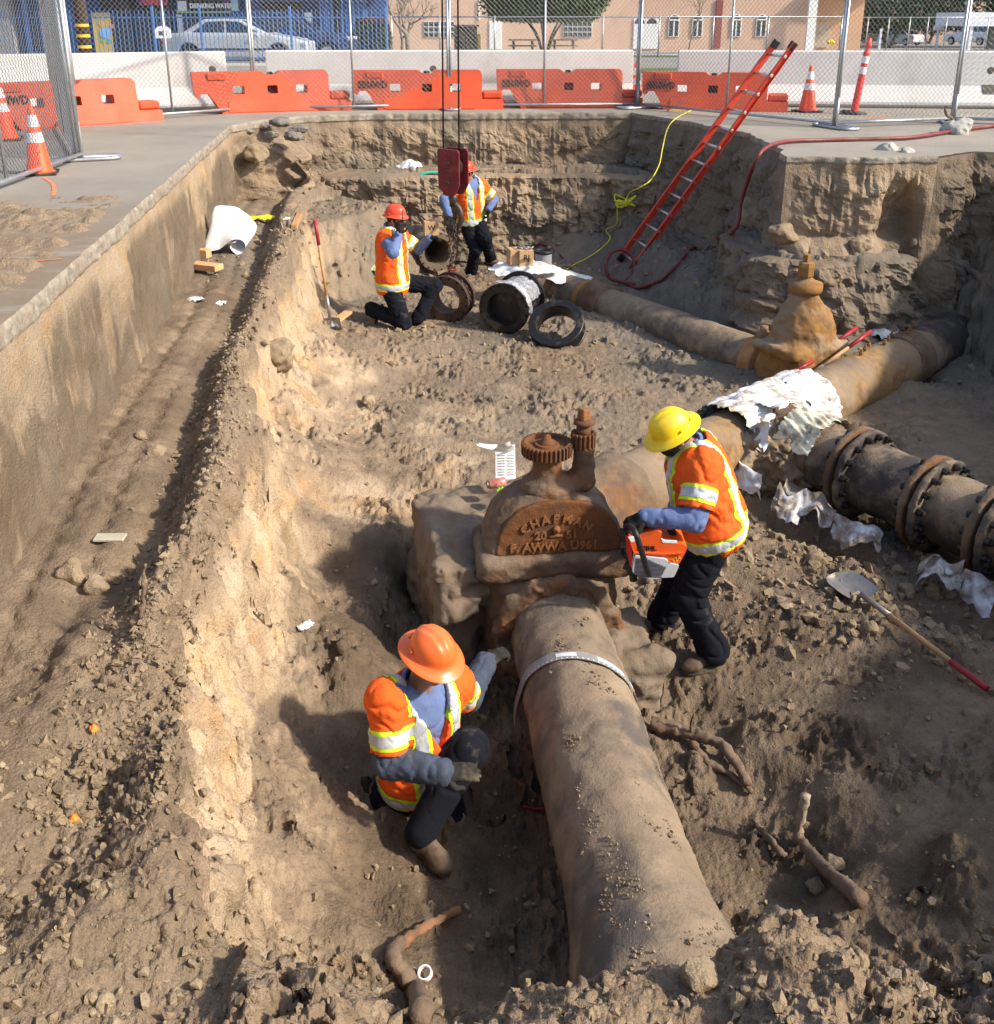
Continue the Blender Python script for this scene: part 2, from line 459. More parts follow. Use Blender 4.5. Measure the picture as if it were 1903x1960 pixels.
# ================================================================== SETTING: soil materials
def soil_material(name, strata=False):
    t = NT(name); co = t.coord()
    n1 = t.noise(0.9, 6, 0.6, co); n2 = t.noise(7, 6, 0.65, co); n3 = t.noise(45, 5, 0.7, co); n4 = t.noise(190, 3, 0.6, co)
    base = t.mix(t.ramp(n2, [(0.32, 0.0), (0.68, 1.0)]), (0.180, 0.125, 0.080), (0.335, 0.243, 0.158))
    base = t.mix(t.ramp(n1, [(0.40, 0.0), (0.62, 0.55)]), base, (0.255, 0.195, 0.138))
    sand = t.mix(t.ramp(t.noise(3.0, 6, 0.7, co), [(0.48, 0.0), (0.66, 1.0)]), (0.60, 0.45, 0.295), (0.58, 0.34, 0.135))
    sand = t.mix(t.ramp(n3, [(0.3, 0.0), (0.75, 0.5)]), sand, (0.40, 0.31, 0.21))
    col = t.mix(t.attr('pale'), base, sand)
    col = t.mix(t.math('MULTIPLY', t.attr('damp'), 0.85), col, t.mix(n2, (0.060, 0.043, 0.029), (0.125, 0.090, 0.060)))  # real damp and painted shade both use this dark brown
    col = t.mix(t.math('MULTIPLY', t.attr('grey'), 0.8), col, t.mix(n2, (0.13, 0.115, 0.092), (0.235, 0.205, 0.163)))
    # grit: fine light and dark grains
    col = t.mix(t.ramp(n4, [(0.36, 0.5), (0.47, 0.0)]), col, (0.095, 0.072, 0.050))
    col = t.mix(t.ramp(n4, [(0.62, 0.0), (0.74, 0.45)]), col, (0.47, 0.39, 0.29))
    col = t.mix(t.ramp(n3, [(0.30, 0.45), (0.50, 0.0)]), col, (0.105, 0.078, 0.052))
    t.col(col); t.set('Roughness', 0.95); t.set('Specular IOR Level', 0.15)
    hgt = t.math('ADD', t.math('MULTIPLY', n3, 0.7), t.math('MULTIPLY', n4, 0.35))
    hgt = t.math('ADD', hgt, t.math('MULTIPLY', t.voro(70, co), 0.35))
    if strata:
        n5 = t.noise(9, 5, 0.7, t.coord('world', (1.0, 1.0, 0.22))); hgt = t.math('ADD', hgt, t.math('MULTIPLY', n5, 1.6))
    t.bump(hgt, 0.75, 0.022)
    return t.m
M_SOIL = soil_material('soil'); M_CUT = soil_material('cut_soil', True)
def clod_material():
    t = NT('clod_soil'); co = t.coord(); inf = t.n('ShaderNodeObjectInfo')
    n2 = t.noise(14, 5, 0.6, co); n3 = t.noise(80, 4, 0.7, co); n0 = t.noise(2.5, 3, 0.5, co)
    c = t.mix(n2, (0.19, 0.140, 0.088), (0.36, 0.270, 0.170)); c = t.mix(t.ramp(n0, [(0.45, 0.0), (0.7, 0.8)]), c, (0.40, 0.315, 0.21))
    c = t.mix(t.ramp(n3, [(0.3, 0.4), (0.5, 0.0)]), c, (0.10, 0.075, 0.05))
    t.col(c); t.set('Roughness', 0.95); t.set('Specular IOR Level', 0.15)
    t.bump(t.math('ADD', n3, t.math('MULTIPLY', n2, 0.6)), 0.8, 0.015); return t.m
M_CLOD = clod_material()
def street_material():
    t = NT('worn_asphalt'); co = t.coord()
    n1 = t.noise(0.6, 5, 0.6, co); n2 = t.noise(5, 6, 0.7, co); n3 = t.noise(160, 3, 0.7, co)
    c = t.mix(t.ramp(n1, [(0.35, 0.0), (0.65, 1.0)]), (0.235, 0.212, 0.178), (0.335, 0.298, 0.245))
    c = t.mix(t.ramp(n2, [(0.45, 0.0), (0.75, 0.7)]), c, (0.30, 0.255, 0.195))
    # soil tracked over the left edge of the pit
    sx = t.n('ShaderNodeSeparateXYZ'); t.l(co, sx.inputs[0])
    mx = t.n('ShaderNodeMapRange'); t.l(sx.outputs[1], mx.inputs[0]); mx.inputs[1].default_value = 8.6; mx.inputs[2].default_value = 6.6
    mx2 = t.n('ShaderNodeMapRange'); t.l(sx.outputs[0], mx2.inputs[0]); mx2.inputs[1].default_value = 1.0; mx2.inputs[2].default_value = -1.5
    m = t.math('MULTIPLY', t.math('MULTIPLY', mx.outputs[0], mx2.outputs[0]), t.ramp(t.noise(3, 6, 0.7, t.coord('world', (0.35, 1, 1))), [(0.30, 0.0), (0.48, 1.0)]))
    c = t.mix(m, c, t.mix(n2, (0.17, 0.125, 0.083), (0.28, 0.21, 0.14)))
    c = t.mix(t.ramp(n3, [(0.3, 0.5), (0.5, 0.0)]), c, (0.08, 0.076, 0.07)); c = t.mix(t.ramp(n3, [(0.62, 0.0), (0.75, 0.5)]), c, (0.42, 0.40, 0.36))
    t.col(c); t.set('Roughness', 0.9); t.set('Specular IOR Level', 0.25)
    t.bump(t.math('ADD', n3, t.math('MULTIPLY', n2, 0.8)), 0.5, 0.012); return t.m
M_STREET = street_material()
M_CUTASPH = mat('cut_asphalt_edge', (0.30, 0.265, 0.215), 0.92, 0, 0.45, 14, 0.9, 60, 0.55, (0.24, 0.18, 0.12), 6, 0.2, local=False)

# ================================================================== plan of the pit
def xy(v): return (v[0], v[1])
def pz(l, Z): return [xy(PZ(x, y, Z)) for x, y in l]
EDGE_LEFT = [(-1.80, 0.55), (-2.05, 2.2), (-2.39, 4.58), (-2.80, 7.5), (-3.30, 11.1), (-3.71, 14.13)]
EDGE_BACK = [(-3.71, 14.13), (-3.50, 14.75), (-3.02, 15.55), (-2.0, 16.0), (0.2, 16.12), (2.13, 16.17)]
EDGE_LADDER = [(2.13, 16.17), (2.55, 15.2), (3.02, 13.95), (3.26, 13.1), (3.20, 11.7), (3.12, 10.85)]
EDGE_BLOCK = [(3.12, 10.85), (4.0, 10.80), (4.75, 10.85)]
EDGE_RIGHT = [(4.75, 10.85), (5.35, 11.25), (6.2, 11.0), (6.1, 9.0), (5.9, 6.0), (5.4, 4.6), (4.6, 3.6), (4.3, 2.2), (4.0, 0.55)]  # near points lie out of view, drawn in to throw shade
EDGE_NEAR = [(4.0, 0.55), (1.5, 0.72), (0.0, 0.66), (-1.80, 0.55)]
def refine(pl, step, amp, seed):
    out = []
    for (a, b) in zip(pl[:-1], pl[1:]):
        a = np.array(a); b = np.array(b); n = max(1, int(np.linalg.norm(b - a) / step))
        for i in range(n): out.append(a + (b - a) * i / n)
    out.append(np.array(pl[-1])); P = np.array(out)
    T = np.gradient(P, axis=0); T /= np.linalg.norm(T, axis=1)[:, None]; N = np.stack([T[:, 1], -T[:, 0]], 1)
    s = np.concatenate([[0], np.cumsum(np.linalg.norm(np.diff(P, axis=0), axis=1))])
    w_ = np.minimum(np.minimum(s, s[-1] - s) / 0.3, 1)
    d = amp * (noise2(s * 1.3, s * 0 + seed) + 0.6 * noise2(s * 5, s * 0 + seed + 5) + 0.35 * noise2(s * 16, s * 0 + seed + 9)) * w_
    return P + N * d[:, None]
E_LEFT = refine(EDGE_LEFT, 0.05, 0.018, 1.5); E_BACK = refine(EDGE_BACK, 0.06, 0.05, 2.5)
E_LAD = refine(EDGE_LADDER, 0.06, 0.07, 3.5); E_BLK = refine(EDGE_BLOCK, 0.05, 0.05, 4.5)
E_RGT = refine(EDGE_RIGHT, 0.09, 0.08, 5.5); E_NEAR = refine(EDGE_NEAR, 0.1, 0.05, 6.5)
RING = np.concatenate([E_LEFT[:-1], E_BACK[:-1], E_LAD[:-1], E_BLK[:-1], E_RGT[:-1], E_NEAR[:-1]])

def sdist(X, Y, poly):
    """signed distance to polygon, negative inside"""
    P = np.array(poly, float); D = np.full(X.shape, 1e9); ins = np.zeros(X.shape, bool)
    for i in range(len(P)):
        a, b = P[i], P[(i + 1) % len(P)]; d = b - a; L = d @ d + 1e-12
        t = np.clip(((X - a[0]) * d[0] + (Y - a[1]) * d[1]) / L, 0, 1)
        D = np.minimum(D, (X - a[0] - t * d[0]) ** 2 + (Y - a[1] - t * d[1]) ** 2)
        c = (a[1] > Y) != (b[1] > Y)
        ins ^= c & (X < (b[0] - a[0]) * (Y - a[1]) / (b[1] - a[1] + 1e-12) + a[0])
    D = np.sqrt(D); return np.where(ins, -D, D)
CREST_PX = [(556, 470), (556, 495), (515, 570), (463, 644), (460, 733), (470, 850), (440, 960), (400, 1050), (350, 1130), (335, 1200), (330, 1300),
            (325, 1420), (340, 1560), (352, 1660), (430, 1760), (540, 1840), (650, 1900), (780, 1945), (900, 1950), (985, 1905), (1070, 1862),
            (1160, 1858), (1280, 1850), (1390, 1812), (1470, 1800), (1560, 1840), (1680, 1868), (1800, 1860), (1910, 1835)]
CREST = pz(CREST_PX, -1.0) + [(1.9, 2.05), (2.8, 2.1), (3.8, 2.3)]
BENCH = [(-4.6, 15.6), (-3.0, 15.2), (-2.75, 14.2)] + CREST + [(4.8, 2.0), (4.8, -0.5), (-4.6, -0.5)]
FLOOR_PX = [(575, 605, -1.75), (560, 690, -1.75), (520, 780, -1.75), (505, 880, -1.75), (490, 960, -1.72), (475, 1050, -1.72), (455, 1170, -1.72), (440, 1280, -1.72),
            (405, 1340, -1.72), (420, 1480, -1.85), (470, 1620, -1.85), (620, 1780, -2.0),
            (830, 1600, -2.33), (700, 1500, -2.28), (760, 1750, -2.28), (900, 1750, -2.38), (560, 1250, -1.93), (600, 1400, -2.08), (500, 1450, -1.88),
            (640, 1120, -2.08), (880, 1180, -2.55), (860, 1250, -2.40), (700, 1000, -1.95), (600, 1000, -1.85), (930, 1400, -2.40), (950, 1600, -2.45), (980, 1750, -2.45),
            (700, 800, -1.95), (850, 750, -2.02), (1000, 800, -2.02), (750, 640, -2.05), (1000, 680, -2.07), (640, 640, -1.97), (905, 540, -2.22), (800, 545, -2.10), (960, 520, -2.12),
            (1250, 700, -2.12), (1150, 800, -2.05), (850, 880, -1.95), (760, 620, -2.06), (815, 628, -2.06), (853, 622, -2.06), (960, 640, -2.07),
            (1345, 1280, -2.30), (1250, 1190, -2.32), (1600, 1150, -2.25), (1750, 1250, -2.22), (1450, 1050, -2.22), (1500, 1400, -2.25), (1700, 1500, -2.15), (1880, 1400, -2.15),
            (1400, 1550, -2.42), (1500, 1680, -2.36), (1700, 1700, -2.12), (1880, 1650, -1.95), (1350, 1400, -2.38), (1620, 1010, -2.38), (1850, 1120, -2.38), (1780, 1180, -2.30),
            (1750, 800, -2.12), (1880, 900, -2.08), (1800, 720, -2.12), (1650, 640, -1.78), (1520, 570, -1.80), (1190, 525, -2.10), (1300, 570, -2.02), (1110, 480, -1.95), (1240, 480, -1.98), (1400, 600, -2.0)]
FC = np.array([PZ(*p) for p in FLOOR_PX])
def floor_h(X, Y):
    num = np.zeros(X.shape); den = np.zeros(X.shape)
    for x, y, z in FC:
        w_ = 1.0 / (((X - x) ** 2 + (Y - y) ** 2) + 0.02) ** 2; num += w_ * z; den += w_
    return num / den
def gauss(X, Y, x, y, rx, ry, a=0.0):
    c, s = math.cos(a), math.sin(a); u = (X - x) * c + (Y - y) * s; v = -(X - x) * s + (Y - y) * c
    return np.exp(-(u / rx) ** 2 - (v / ry) ** 2)
def wall_dist(X, Y):
    # distance to the right of the left wall line
    yy = np.array([p[1] for p in EDGE_LEFT]); xx = np.array([p[0] for p in EDGE_LEFT]); return X - np.interp(Y, yy, xx)
def ground_height(X, Y, detail=True):
    Fh = floor_h(X, Y)
    wob = 0.10 * fbm2(X, Y, 1.6, 3, 0.55, 11) + 0.035 * fbm2(X, Y, 8.0, 3, 0.55, 12)
    # ---- bench along the left wall and the near bank
    d = sdist(X, Y, BENCH)
    wd = wall_dist(X, Y)
    T = -1.06 + 0.02 * fbm2(X, Y, 0.8, 2, 0.5, 3)
    rut = 0.10 * fbm2(Y * 0.35, X * 0 + 4, 1, 2)                      # the bench runs flat under the wall, then a ridge of loose spoil
    ridge = sstep(0.62 + rut, 0.86 + rut, wd) * sstep(2.6, 3.8, Y)
    T = T + 0.17 * ridge - 0.07 * gauss(wd - rut, Y * 0, 0.58, 0, 0.10, 1) * sstep(2.8, 4.0, Y)
    T = T - 0.09 * gauss(wd - rut, Y * 0, 1.02, 0, 0.05, 1) * sstep(4.5, 5.5, Y) * sstep(9.5, 8.0, Y)
    for w0, wd_ in ((0.17, 0.045), (0.40, 0.05)):                         # bucket and tyre tracks along the bench floor
        T = T - (0.022 + 0.010 * np.sign(np.sin(Y * 34 + 6 * wd))) * gauss(wd - w0 - 0.05 * np.sin(Y * 0.9), Y * 0, 0, 0, wd_, 1) * sstep(2.6, 3.4, Y)
    # near end of the bench: old wheel ruts curving past the camera
    q = wd + 0.35 * (4.2 - np.clip(Y, 0, 4.2)); 
    T = T + (0.06 * np.sin(q * 9.0 + 1.2 * fbm2(X, Y, 1.2, 2, 0.5, 5))) * sstep(4.6, 3.6, Y) * sstep(-0.2, 0.5, wd)
    T = T + sstep(1.85, 0.75, Y) * 0.95 + 0.10 * sstep(2.8, 2.1, Y) * sstep(0.0, 0.6, X)                                  # bank climbs to the near street edge
    dd = d + wob
    side = sstep(2.6, 2.2, Y) * sstep(-0.9, -0.2, X)                       # the near bank rolls over more gently
    k = 3.4 - 1.9 * side
    drop = np.where(dd > 0, k * dd, 0) + 0.05 * np.exp(-(dd / 0.07) ** 2)
    H1 = T - drop
    tal = Fh + 0.30 - 0.62 * np.maximum(dd, 0) + 0.05 * fbm2(X, Y, 3.2, 2, 0.5, 8)
    H = np.maximum(np.maximum(Fh, H1), np.where(d < 0.9, tal, -9))
    # ---- ledge half way up the back wall
    d2 = sdist(X, Y, [(-3.6, 17), (-3.6, 14.7), (-2.75, 14.35), (-2.45, 14.9), (-1.6, 15.15), (-0.9, 15.35), (-0.2, 15.25), (0.6, 15.2), (1.6, 15.3), (2.2, 15.0), (3.0, 17)]) + wob * 0.3 + 0.16
    H = np.maximum(H, np.minimum(-0.80 + 0.06 * fbm2(X, Y, 1.5, 2, 0.5, 21) - 0.15 * sstep(-1.5, -2.6, X), -0.80 - np.where(d2 > 0, 5.0 * d2, 0)))
    # fill behind the hanging spool: left shoulder sloping from the bench to the back ledge
    d2b = sdist(X, Y, [(-3.9, 14.6), (-2.2, 14.9), (-1.5, 14.6), (-1.9, 13.6), (-2.6, 12.6), (-3.3, 12.4)]) + wob
    H = np.maximum(H, -1.15 - np.where(d2b > 0, 1.5 * d2b, 0))
    # ---- ledge at the foot of the right-hand block, bank behind the pipes
    d3 = sdist(X, Y, [(2.6, 11.9), (3.0, 10.55), (3.5, 10.35), (4.1, 10.38), (4.5, 10.60), (4.65, 11.2), (4.65, 12.5), (3.0, 12.5)]) + wob * 0.3 + 0.16
    H = np.maximum(H, -1.02 + 0.07 * fbm2(X, Y, 2.0, 3, 0.5, 31) - np.where(d3 > 0, 4.0 * d3, 0))
    d3b = sdist(X, Y, [(2.2, 15.9), (1.95, 14.6), (2.25, 13.2), (2.45, 12.0), (2.7, 11.2), (3.4, 10.9), (3.4, 16)]) + wob
    H = np.maximum(H, -1.55 + 0.12 * fbm2(X, Y, 1.2, 3, 0.5, 32) - np.where(d3b > 0, 1.2 * d3b, 0))
    # ---- right bank, its unseen near part shaped to shade the floor
    xb = np.interp(Y, [0, 2, 3.4, 4.6, 6.5, 8.2, 9.6, 10.6, 12], [3.5, 3.6, 3.95, 4.8, 5.9, 6.0, 5.75, 5.60, 5.6])
    d4 = xb - X + wob * 1.3
    H = np.maximum(H, np.minimum(-0.02, -0.75 + 0.10 * fbm2(X, Y, 1.1, 3, 0.5, 41) + np.where(d4 > 0, -(1.35 + 1.3 * sstep(8.0, 9.6, Y)) * d4, -0.75 * d4)))
    # ---- mounds and hollows
    H = H + 0.22 * gauss(X, Y, 0.35, 13.9, 0.8, 0.35) - 0.10 * gauss(X, Y, -0.6, 14.6, 0.7, 0.3)
    H = H + 0.30 * gauss(X, Y, 1.35, 14.9, 0.7, 0.5) - 0.25 * gauss(X, Y, 4.3, 9.9, 0.35, 0.25)
    H = H - 0.34 * gauss(X, Y, 2.35, 6.75, 0.42, 0.16, -0.75) - 0.36 * gauss(X, Y, 3.02, 5.72, 0.34, 0.15, -0.75)
    H = H + 0.09 * gauss(X, Y, -1.2, 10.4, 0.9, 0.35) + 0.10 * gauss(X, Y, 2.5, 3.0, 0.6, 0.4)
    # soil heaped on the near end of the pipe
    H = np.maximum(H, -1.62 - 1.15 * np.sqrt(((X - 0.66) / 1.0) ** 2 + (Y - 2.35) ** 2) * 1.0 + 0.03 * fbm2(X, Y, 5, 2, 0.5, 44))
    if not detail: return H, d
    # ---- loose, crumbly relief
    loose = 0.72 + 0.28 * np.clip(sstep(0.25, -0.05, d) * (0.25 + 0.75 * np.maximum(ridge, sstep(3.4, 2.4, Y))), 0, 1)
    loose = np.maximum(loose, 0.75 * gauss(X, Y, 2.6, 6.2, 1.2, 0.9)); loose = np.maximum(loose, 0.6 * sstep(8, 9.5, Y))
    smooth_bench = sstep(0.65, 0.5, wd) * sstep(0, -0.2, d); loose = loose * (1 - 0.75 * smooth_bench)
    n_a = fbm2(X, Y, 2.2, 2, 0.5, 51); n_b = np.abs(fbm2(X, Y, 6.5, 2, 0.5, 52)); n_c = np.abs(noise2(X * 17, Y * 17, 53)); n_d = np.abs(noise2(X * 43, Y * 43, 54))
    patch = 0.34 + 1.15 * sstep(-0.20, 0.45, fbm2(X, Y, 1.7, 2, 0.5, 55))
    H = H + loose * patch * (0.045 * n_a - 0.075 * n_b + 0.020 * (0.45 - n_c) * 2 + 0.009 * (0.45 - n_d) * 2)
    wx_ = X + 0.02 * noise2(X * 9, Y * 9, 71); wy_ = Y + 0.02 * noise2(X * 9, Y * 9, 72); lp = loose * sstep(0.5, 1.1, patch)
    H = H + lp * (0.055 * chunks(wx_ * 8, wy_ * 8, 1, 0.62) + 0.030 * chunks(wx_ * 19, wy_ * 19, 2, 0.5)) + loose * (0.012 * chunks(wx_ * 44, wy_ * 44, 3, 0.4))
    H = H + 0.004 * noise2(X * 85, Y * 85, 56) * loose
    # footprints trodden into the floor
    rg = np.random.RandomState(3)
    for i in range(90):
        fx, fy = rg.uniform(-2.0, 3.2), rg.uniform(3.0, 12.5); a = rg.uniform(0, 3.14)
        H = H - 0.028 * gauss(X, Y, fx, fy, 0.15, 0.055, a) * (d > 0.35)
    return H, d

# ================================================================== pit ground sheet (fine near the lens, coarser far away)
NU, NV = 880, 800
g0, g1 = math.log(0.40 + 1.6), math.log(16.9 + 1.6)
yr = np.exp(np.linspace(g0, g1, NV)) - 1.6
uu = np.linspace(-1, 1, NU); uu = 0.44 * uu + 0.30 * np.sign(uu) * np.abs(uu) ** 3
Yg = np.repeat(yr[:, None], NU, 1); Xg = uu[None, :] * (Yg * 0.96 + 2.35)
Xg = np.clip(Xg, -4.6, 7.2) + uu[None, :] * 0.002
Hg, dg = ground_height(Xg, Yg)
# push steep faces sideways a little so that the scarps get real overhangs and knobs
gy, gx = np.gradient(Hg); sx_ = np.gradient(Xg, axis=1); sy_ = np.gradient(Yg, axis=0)
nx_ = -gx / (sx_ + 1e-6); ny_ = -gy / (sy_ + 1e-6); nl = np.sqrt(nx_ ** 2 + ny_ ** 2 + 1); steep = np.clip((nl - 1.2) / 1.5, 0, 1)
kn = (0.050 * fbm3(Xg, Yg, Hg, 5.0, 3, 0.55, 2.0) - 0.022 * np.abs(noise3(Xg * 15, Yg * 15, Hg * 9))) * steep
kn = kn + 0.10 * steep * (chunks(Yg * 3.0 + 0.4 * noise2(Xg * 2, Yg * 2, 91), Hg * 3.6, 11, 0.4, 6) + 0.5 * chunks(Yg * 8 + Xg * 3, Hg * 9, 12, 0.45, 5)) * np.maximum(sstep(2.6, 3.6, Xg), 0.25 * sstep(9.0, 10.5, Yg))
Xd = Xg + kn * nx_ / nl; Yd = Yg + kn * ny_ / nl; Zd = Hg + kn * 0.4
pale = sstep(1.1, 2.2, nl) * sstep(0.9, 0.0, np.abs(dg - 0.12)) * sstep(-1.05, -1.25, Hg) * sstep(0.4, -0.6, Xg) * sstep(2.0, 2.6, Yg)
pale = np.maximum(pale, 0.8 * sstep(0.55, 0.05, dg - 0.05) * sstep(-1.25, -1.5, Hg) * sstep(0.0, -0.9, Xg) * (0.45 + 0.5 * fbm2(Xg, Yg, 1.3, 3, 0.5, 61)))
pale = np.maximum(pale, 0.85 * sstep(-0.15, 0.35, fbm2(Xg, Yg, 0.9, 3, 0.6, 62)) * sstep(4.9, 6.0, Yg) * sstep(10.5, 9.0, Yg) * sstep(1.2, -0.6, Xg) * (Hg < -1.5))
pale = np.clip(pale * (0.8 + 0.5 * fbm2(Xg, Yg, 4.0, 3, 0.6, 63)), 0, 1)
damp = np.clip(1.1 * gauss(Xg, Yg, -0.35, 4.1, 1.0, 1.5) * (dg > 0.25) + 1.0 * gauss(Xg, Yg, 1.6, 3.6, 0.9, 1.2) + 0.75 * gauss(Xg, Yg, 1.9, 5.4, 1.3, 1.1) + 0.8 * gauss(Xg, Yg, -0.6, 5.6, 0.9, 0.7), 0, 1)  # shade painted into the soil of the hollows round the pipe and valve
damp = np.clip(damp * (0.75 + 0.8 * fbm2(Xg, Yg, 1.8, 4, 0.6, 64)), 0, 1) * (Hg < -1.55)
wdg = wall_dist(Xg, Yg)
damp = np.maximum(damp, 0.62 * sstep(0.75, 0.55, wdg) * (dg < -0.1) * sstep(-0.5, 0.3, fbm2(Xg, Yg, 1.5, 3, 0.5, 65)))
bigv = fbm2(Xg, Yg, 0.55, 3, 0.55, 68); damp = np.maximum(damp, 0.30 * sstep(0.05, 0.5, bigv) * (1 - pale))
grey = np.clip(sstep(9.0, 11.0, Yg) * (0.35 + 0.8 * fbm2(Xg, Yg, 0.8, 3, 0.5, 66)) + sstep(0.8, 2.0, Xg) * sstep(8.5, 10, Yg) * 0.9 + 0.55 * gauss(Xg, Yg, 0.3, 8.2, 1.3, 1.2), 0, 1)
# drop everything that lies outside the street edge
ring_d = sdist(Xg, Yg, RING[::3])
idx = np.arange(NU * NV).reshape(NV, NU)
Q = np.stack([idx[:-1, :-1], idx[:-1, 1:], idx[1:, 1:], idx[1:, :-1]], -1)
keep = (ring_d < 0.16); kq = keep[:-1, :-1] & keep[:-1, 1:] & keep[1:, 1:] & keep[1:, :-1]
Q = Q[kq]
V = np.stack([Xd, Yd, Zd], -1).reshape(-1, 3); used = np.unique(Q); rm = np.full(len(V), -1); rm[used] = np.arange(len(used))
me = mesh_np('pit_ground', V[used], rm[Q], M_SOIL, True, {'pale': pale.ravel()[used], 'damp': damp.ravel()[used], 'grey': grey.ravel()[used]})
obj('pit_ground', me, kind='structure')
def gz(x, y):
    h, _ = ground_height(np.array([[x]], float), np.array([[y]], float)); return float(h[0, 0])

# ================================================================== cut walls of the pit
def wall_sheet(name, P, zt, zb, batter, amp, seed, pale_f, damp_shade_f, grey_f, dz=0.028, teeth=0.0, bulge=None, ztaper=0.25, chunk=0.0, lip=0.0, smooth=True):
    n = len(P); T = np.gradient(P, axis=0); T /= np.linalg.norm(T, axis=1)[:, None]; N = np.stack([T[:, 1], -T[:, 0]], 1)   # points into the pit
    s = np.concatenate([[0], np.cumsum(np.linalg.norm(np.diff(P, axis=0), axis=1))]); L = s[-1]
    m = int(L / 0.032) + 2; si = np.linspace(0, L, m)
    px = np.interp(si, s, P[:, 0]); py = np.interp(si, s, P[:, 1]); nx = np.interp(si, s, N[:, 0]); ny = np.interp(si, s, N[:, 1])
    k = int((zt - zb) / dz) + 2; z = np.linspace(zt, zb, k)
    S, Z = np.meshgrid(si, z, indexing='ij'); dep = zt - Z; fz = sstep(0.0, ztaper, dep)
    off = batter * dep + amp * (fbm3(S, Z * 1.2, S * 0 + seed, 1.3, 3, 0.55, seed) + 0.5 * fbm3(S, Z, S * 0 + seed + 7, 5.0, 3, 0.55, seed)) * fz
    off = off - 0.35 * amp * np.abs(noise3(S * 13, Z * 9, S * 0 + seed)) * fz
    if teeth: off = off + teeth * (np.abs(noise3(S * 14, Z * 1.3, S * 0 + seed + 2)) - 0.25) * sstep(-0.2, 0.3, fbm3(S, Z, S * 0 + seed, 1.1, 2)) * fz
    if chunk:
        sw = S + 0.10 * noise3(S * 3, Z * 3, S * 0 + seed + 5); zw = Z + 0.10 * noise3(S * 3, Z * 3, S * 0 + seed + 8)
        lay = np.floor(zw * 7 + 1.5 * noise3(S * 0.8, Z * 0, S * 0 + seed)); off = off + chunk * (0.8 * chunks(sw * 1.6, zw * 2.0, int(seed), 0.35, 9) + 0.5 * chunks(sw * 5, zw * 6, int(seed) + 3, 0.5, 6) + 0.5 * noise3(lay * 3.7, sw * 1.1, S * 0 + seed) + 0.25 * chunks(sw * 15, zw * 15, int(seed) + 5, 0.4, 4)) * fz
    if bulge is not None: off = off + bulge(S, dep)
    off = off * np.clip(np.minimum(S, L - S) / 0.22 + 0.02, 0, 1)
    if lip: off = off - lip * sstep(0.07, 0.0, dep)
    X = px[:, None] + nx[:, None] * off; Yw = py[:, None] + ny[:, None] * off
    V = np.stack([X, Yw, Z], -1).reshape(-1, 3); I = np.arange(m * k).reshape(m, k)
    Qw = np.stack([I[:-1, :-1], I[:-1, 1:], I[1:, 1:], I[1:, :-1]], -1).reshape(-1, 4)
    at = {'pale': np.clip(pale_f(S, Z, seed), 0, 1).ravel(), 'damp': np.clip(damp_shade_f(S, Z, seed), 0, 1).ravel(), 'grey': np.clip(grey_f(S, Z, seed), 0, 1).ravel()}
    return obj(name, mesh_np(name, V, Qw, M_CUT, smooth, at), kind='structure')
zero = lambda S, Z, s: S * 0
nf = lambda S, Z, sc, sd: fbm3(S, Z, S * 0 + sd, sc, 3, 0.55, sd)
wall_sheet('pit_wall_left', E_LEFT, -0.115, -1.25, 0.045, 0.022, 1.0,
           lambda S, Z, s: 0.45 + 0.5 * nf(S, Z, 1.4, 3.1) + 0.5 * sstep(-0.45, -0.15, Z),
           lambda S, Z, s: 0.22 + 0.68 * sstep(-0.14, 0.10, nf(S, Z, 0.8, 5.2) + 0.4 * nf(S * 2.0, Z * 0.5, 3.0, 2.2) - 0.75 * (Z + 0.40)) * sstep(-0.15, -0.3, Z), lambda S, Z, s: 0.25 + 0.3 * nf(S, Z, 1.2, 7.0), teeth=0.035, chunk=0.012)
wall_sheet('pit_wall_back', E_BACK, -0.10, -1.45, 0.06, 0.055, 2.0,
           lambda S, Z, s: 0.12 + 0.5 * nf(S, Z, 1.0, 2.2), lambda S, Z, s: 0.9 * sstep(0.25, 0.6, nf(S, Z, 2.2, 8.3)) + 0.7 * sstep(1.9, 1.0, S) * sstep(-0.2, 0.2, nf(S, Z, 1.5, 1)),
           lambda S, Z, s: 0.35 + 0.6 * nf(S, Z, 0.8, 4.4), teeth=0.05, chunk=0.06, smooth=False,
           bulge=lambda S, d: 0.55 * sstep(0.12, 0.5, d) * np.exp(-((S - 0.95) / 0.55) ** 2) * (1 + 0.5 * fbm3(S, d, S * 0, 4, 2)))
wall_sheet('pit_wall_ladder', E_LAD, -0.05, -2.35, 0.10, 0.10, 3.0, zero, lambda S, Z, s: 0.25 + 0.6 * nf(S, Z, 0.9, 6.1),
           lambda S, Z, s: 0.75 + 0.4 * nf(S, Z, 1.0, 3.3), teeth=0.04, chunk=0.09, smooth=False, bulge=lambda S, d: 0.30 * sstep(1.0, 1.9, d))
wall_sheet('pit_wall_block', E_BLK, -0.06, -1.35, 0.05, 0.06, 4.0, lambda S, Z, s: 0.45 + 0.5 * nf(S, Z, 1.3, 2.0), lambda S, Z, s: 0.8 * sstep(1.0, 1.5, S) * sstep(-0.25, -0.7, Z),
           lambda S, Z, s: 0.30 + 0.4 * nf(S, Z, 1.0, 4.0), teeth=0.09, chunk=0.05, smooth=False, bulge=lambda S, d: 0.16 * sstep(0.78, 0.95, d) - 0.28 * sstep(0.95, 1.3, S) * sstep(1.63, 1.45, S) * sstep(0.12, 0.5, d))
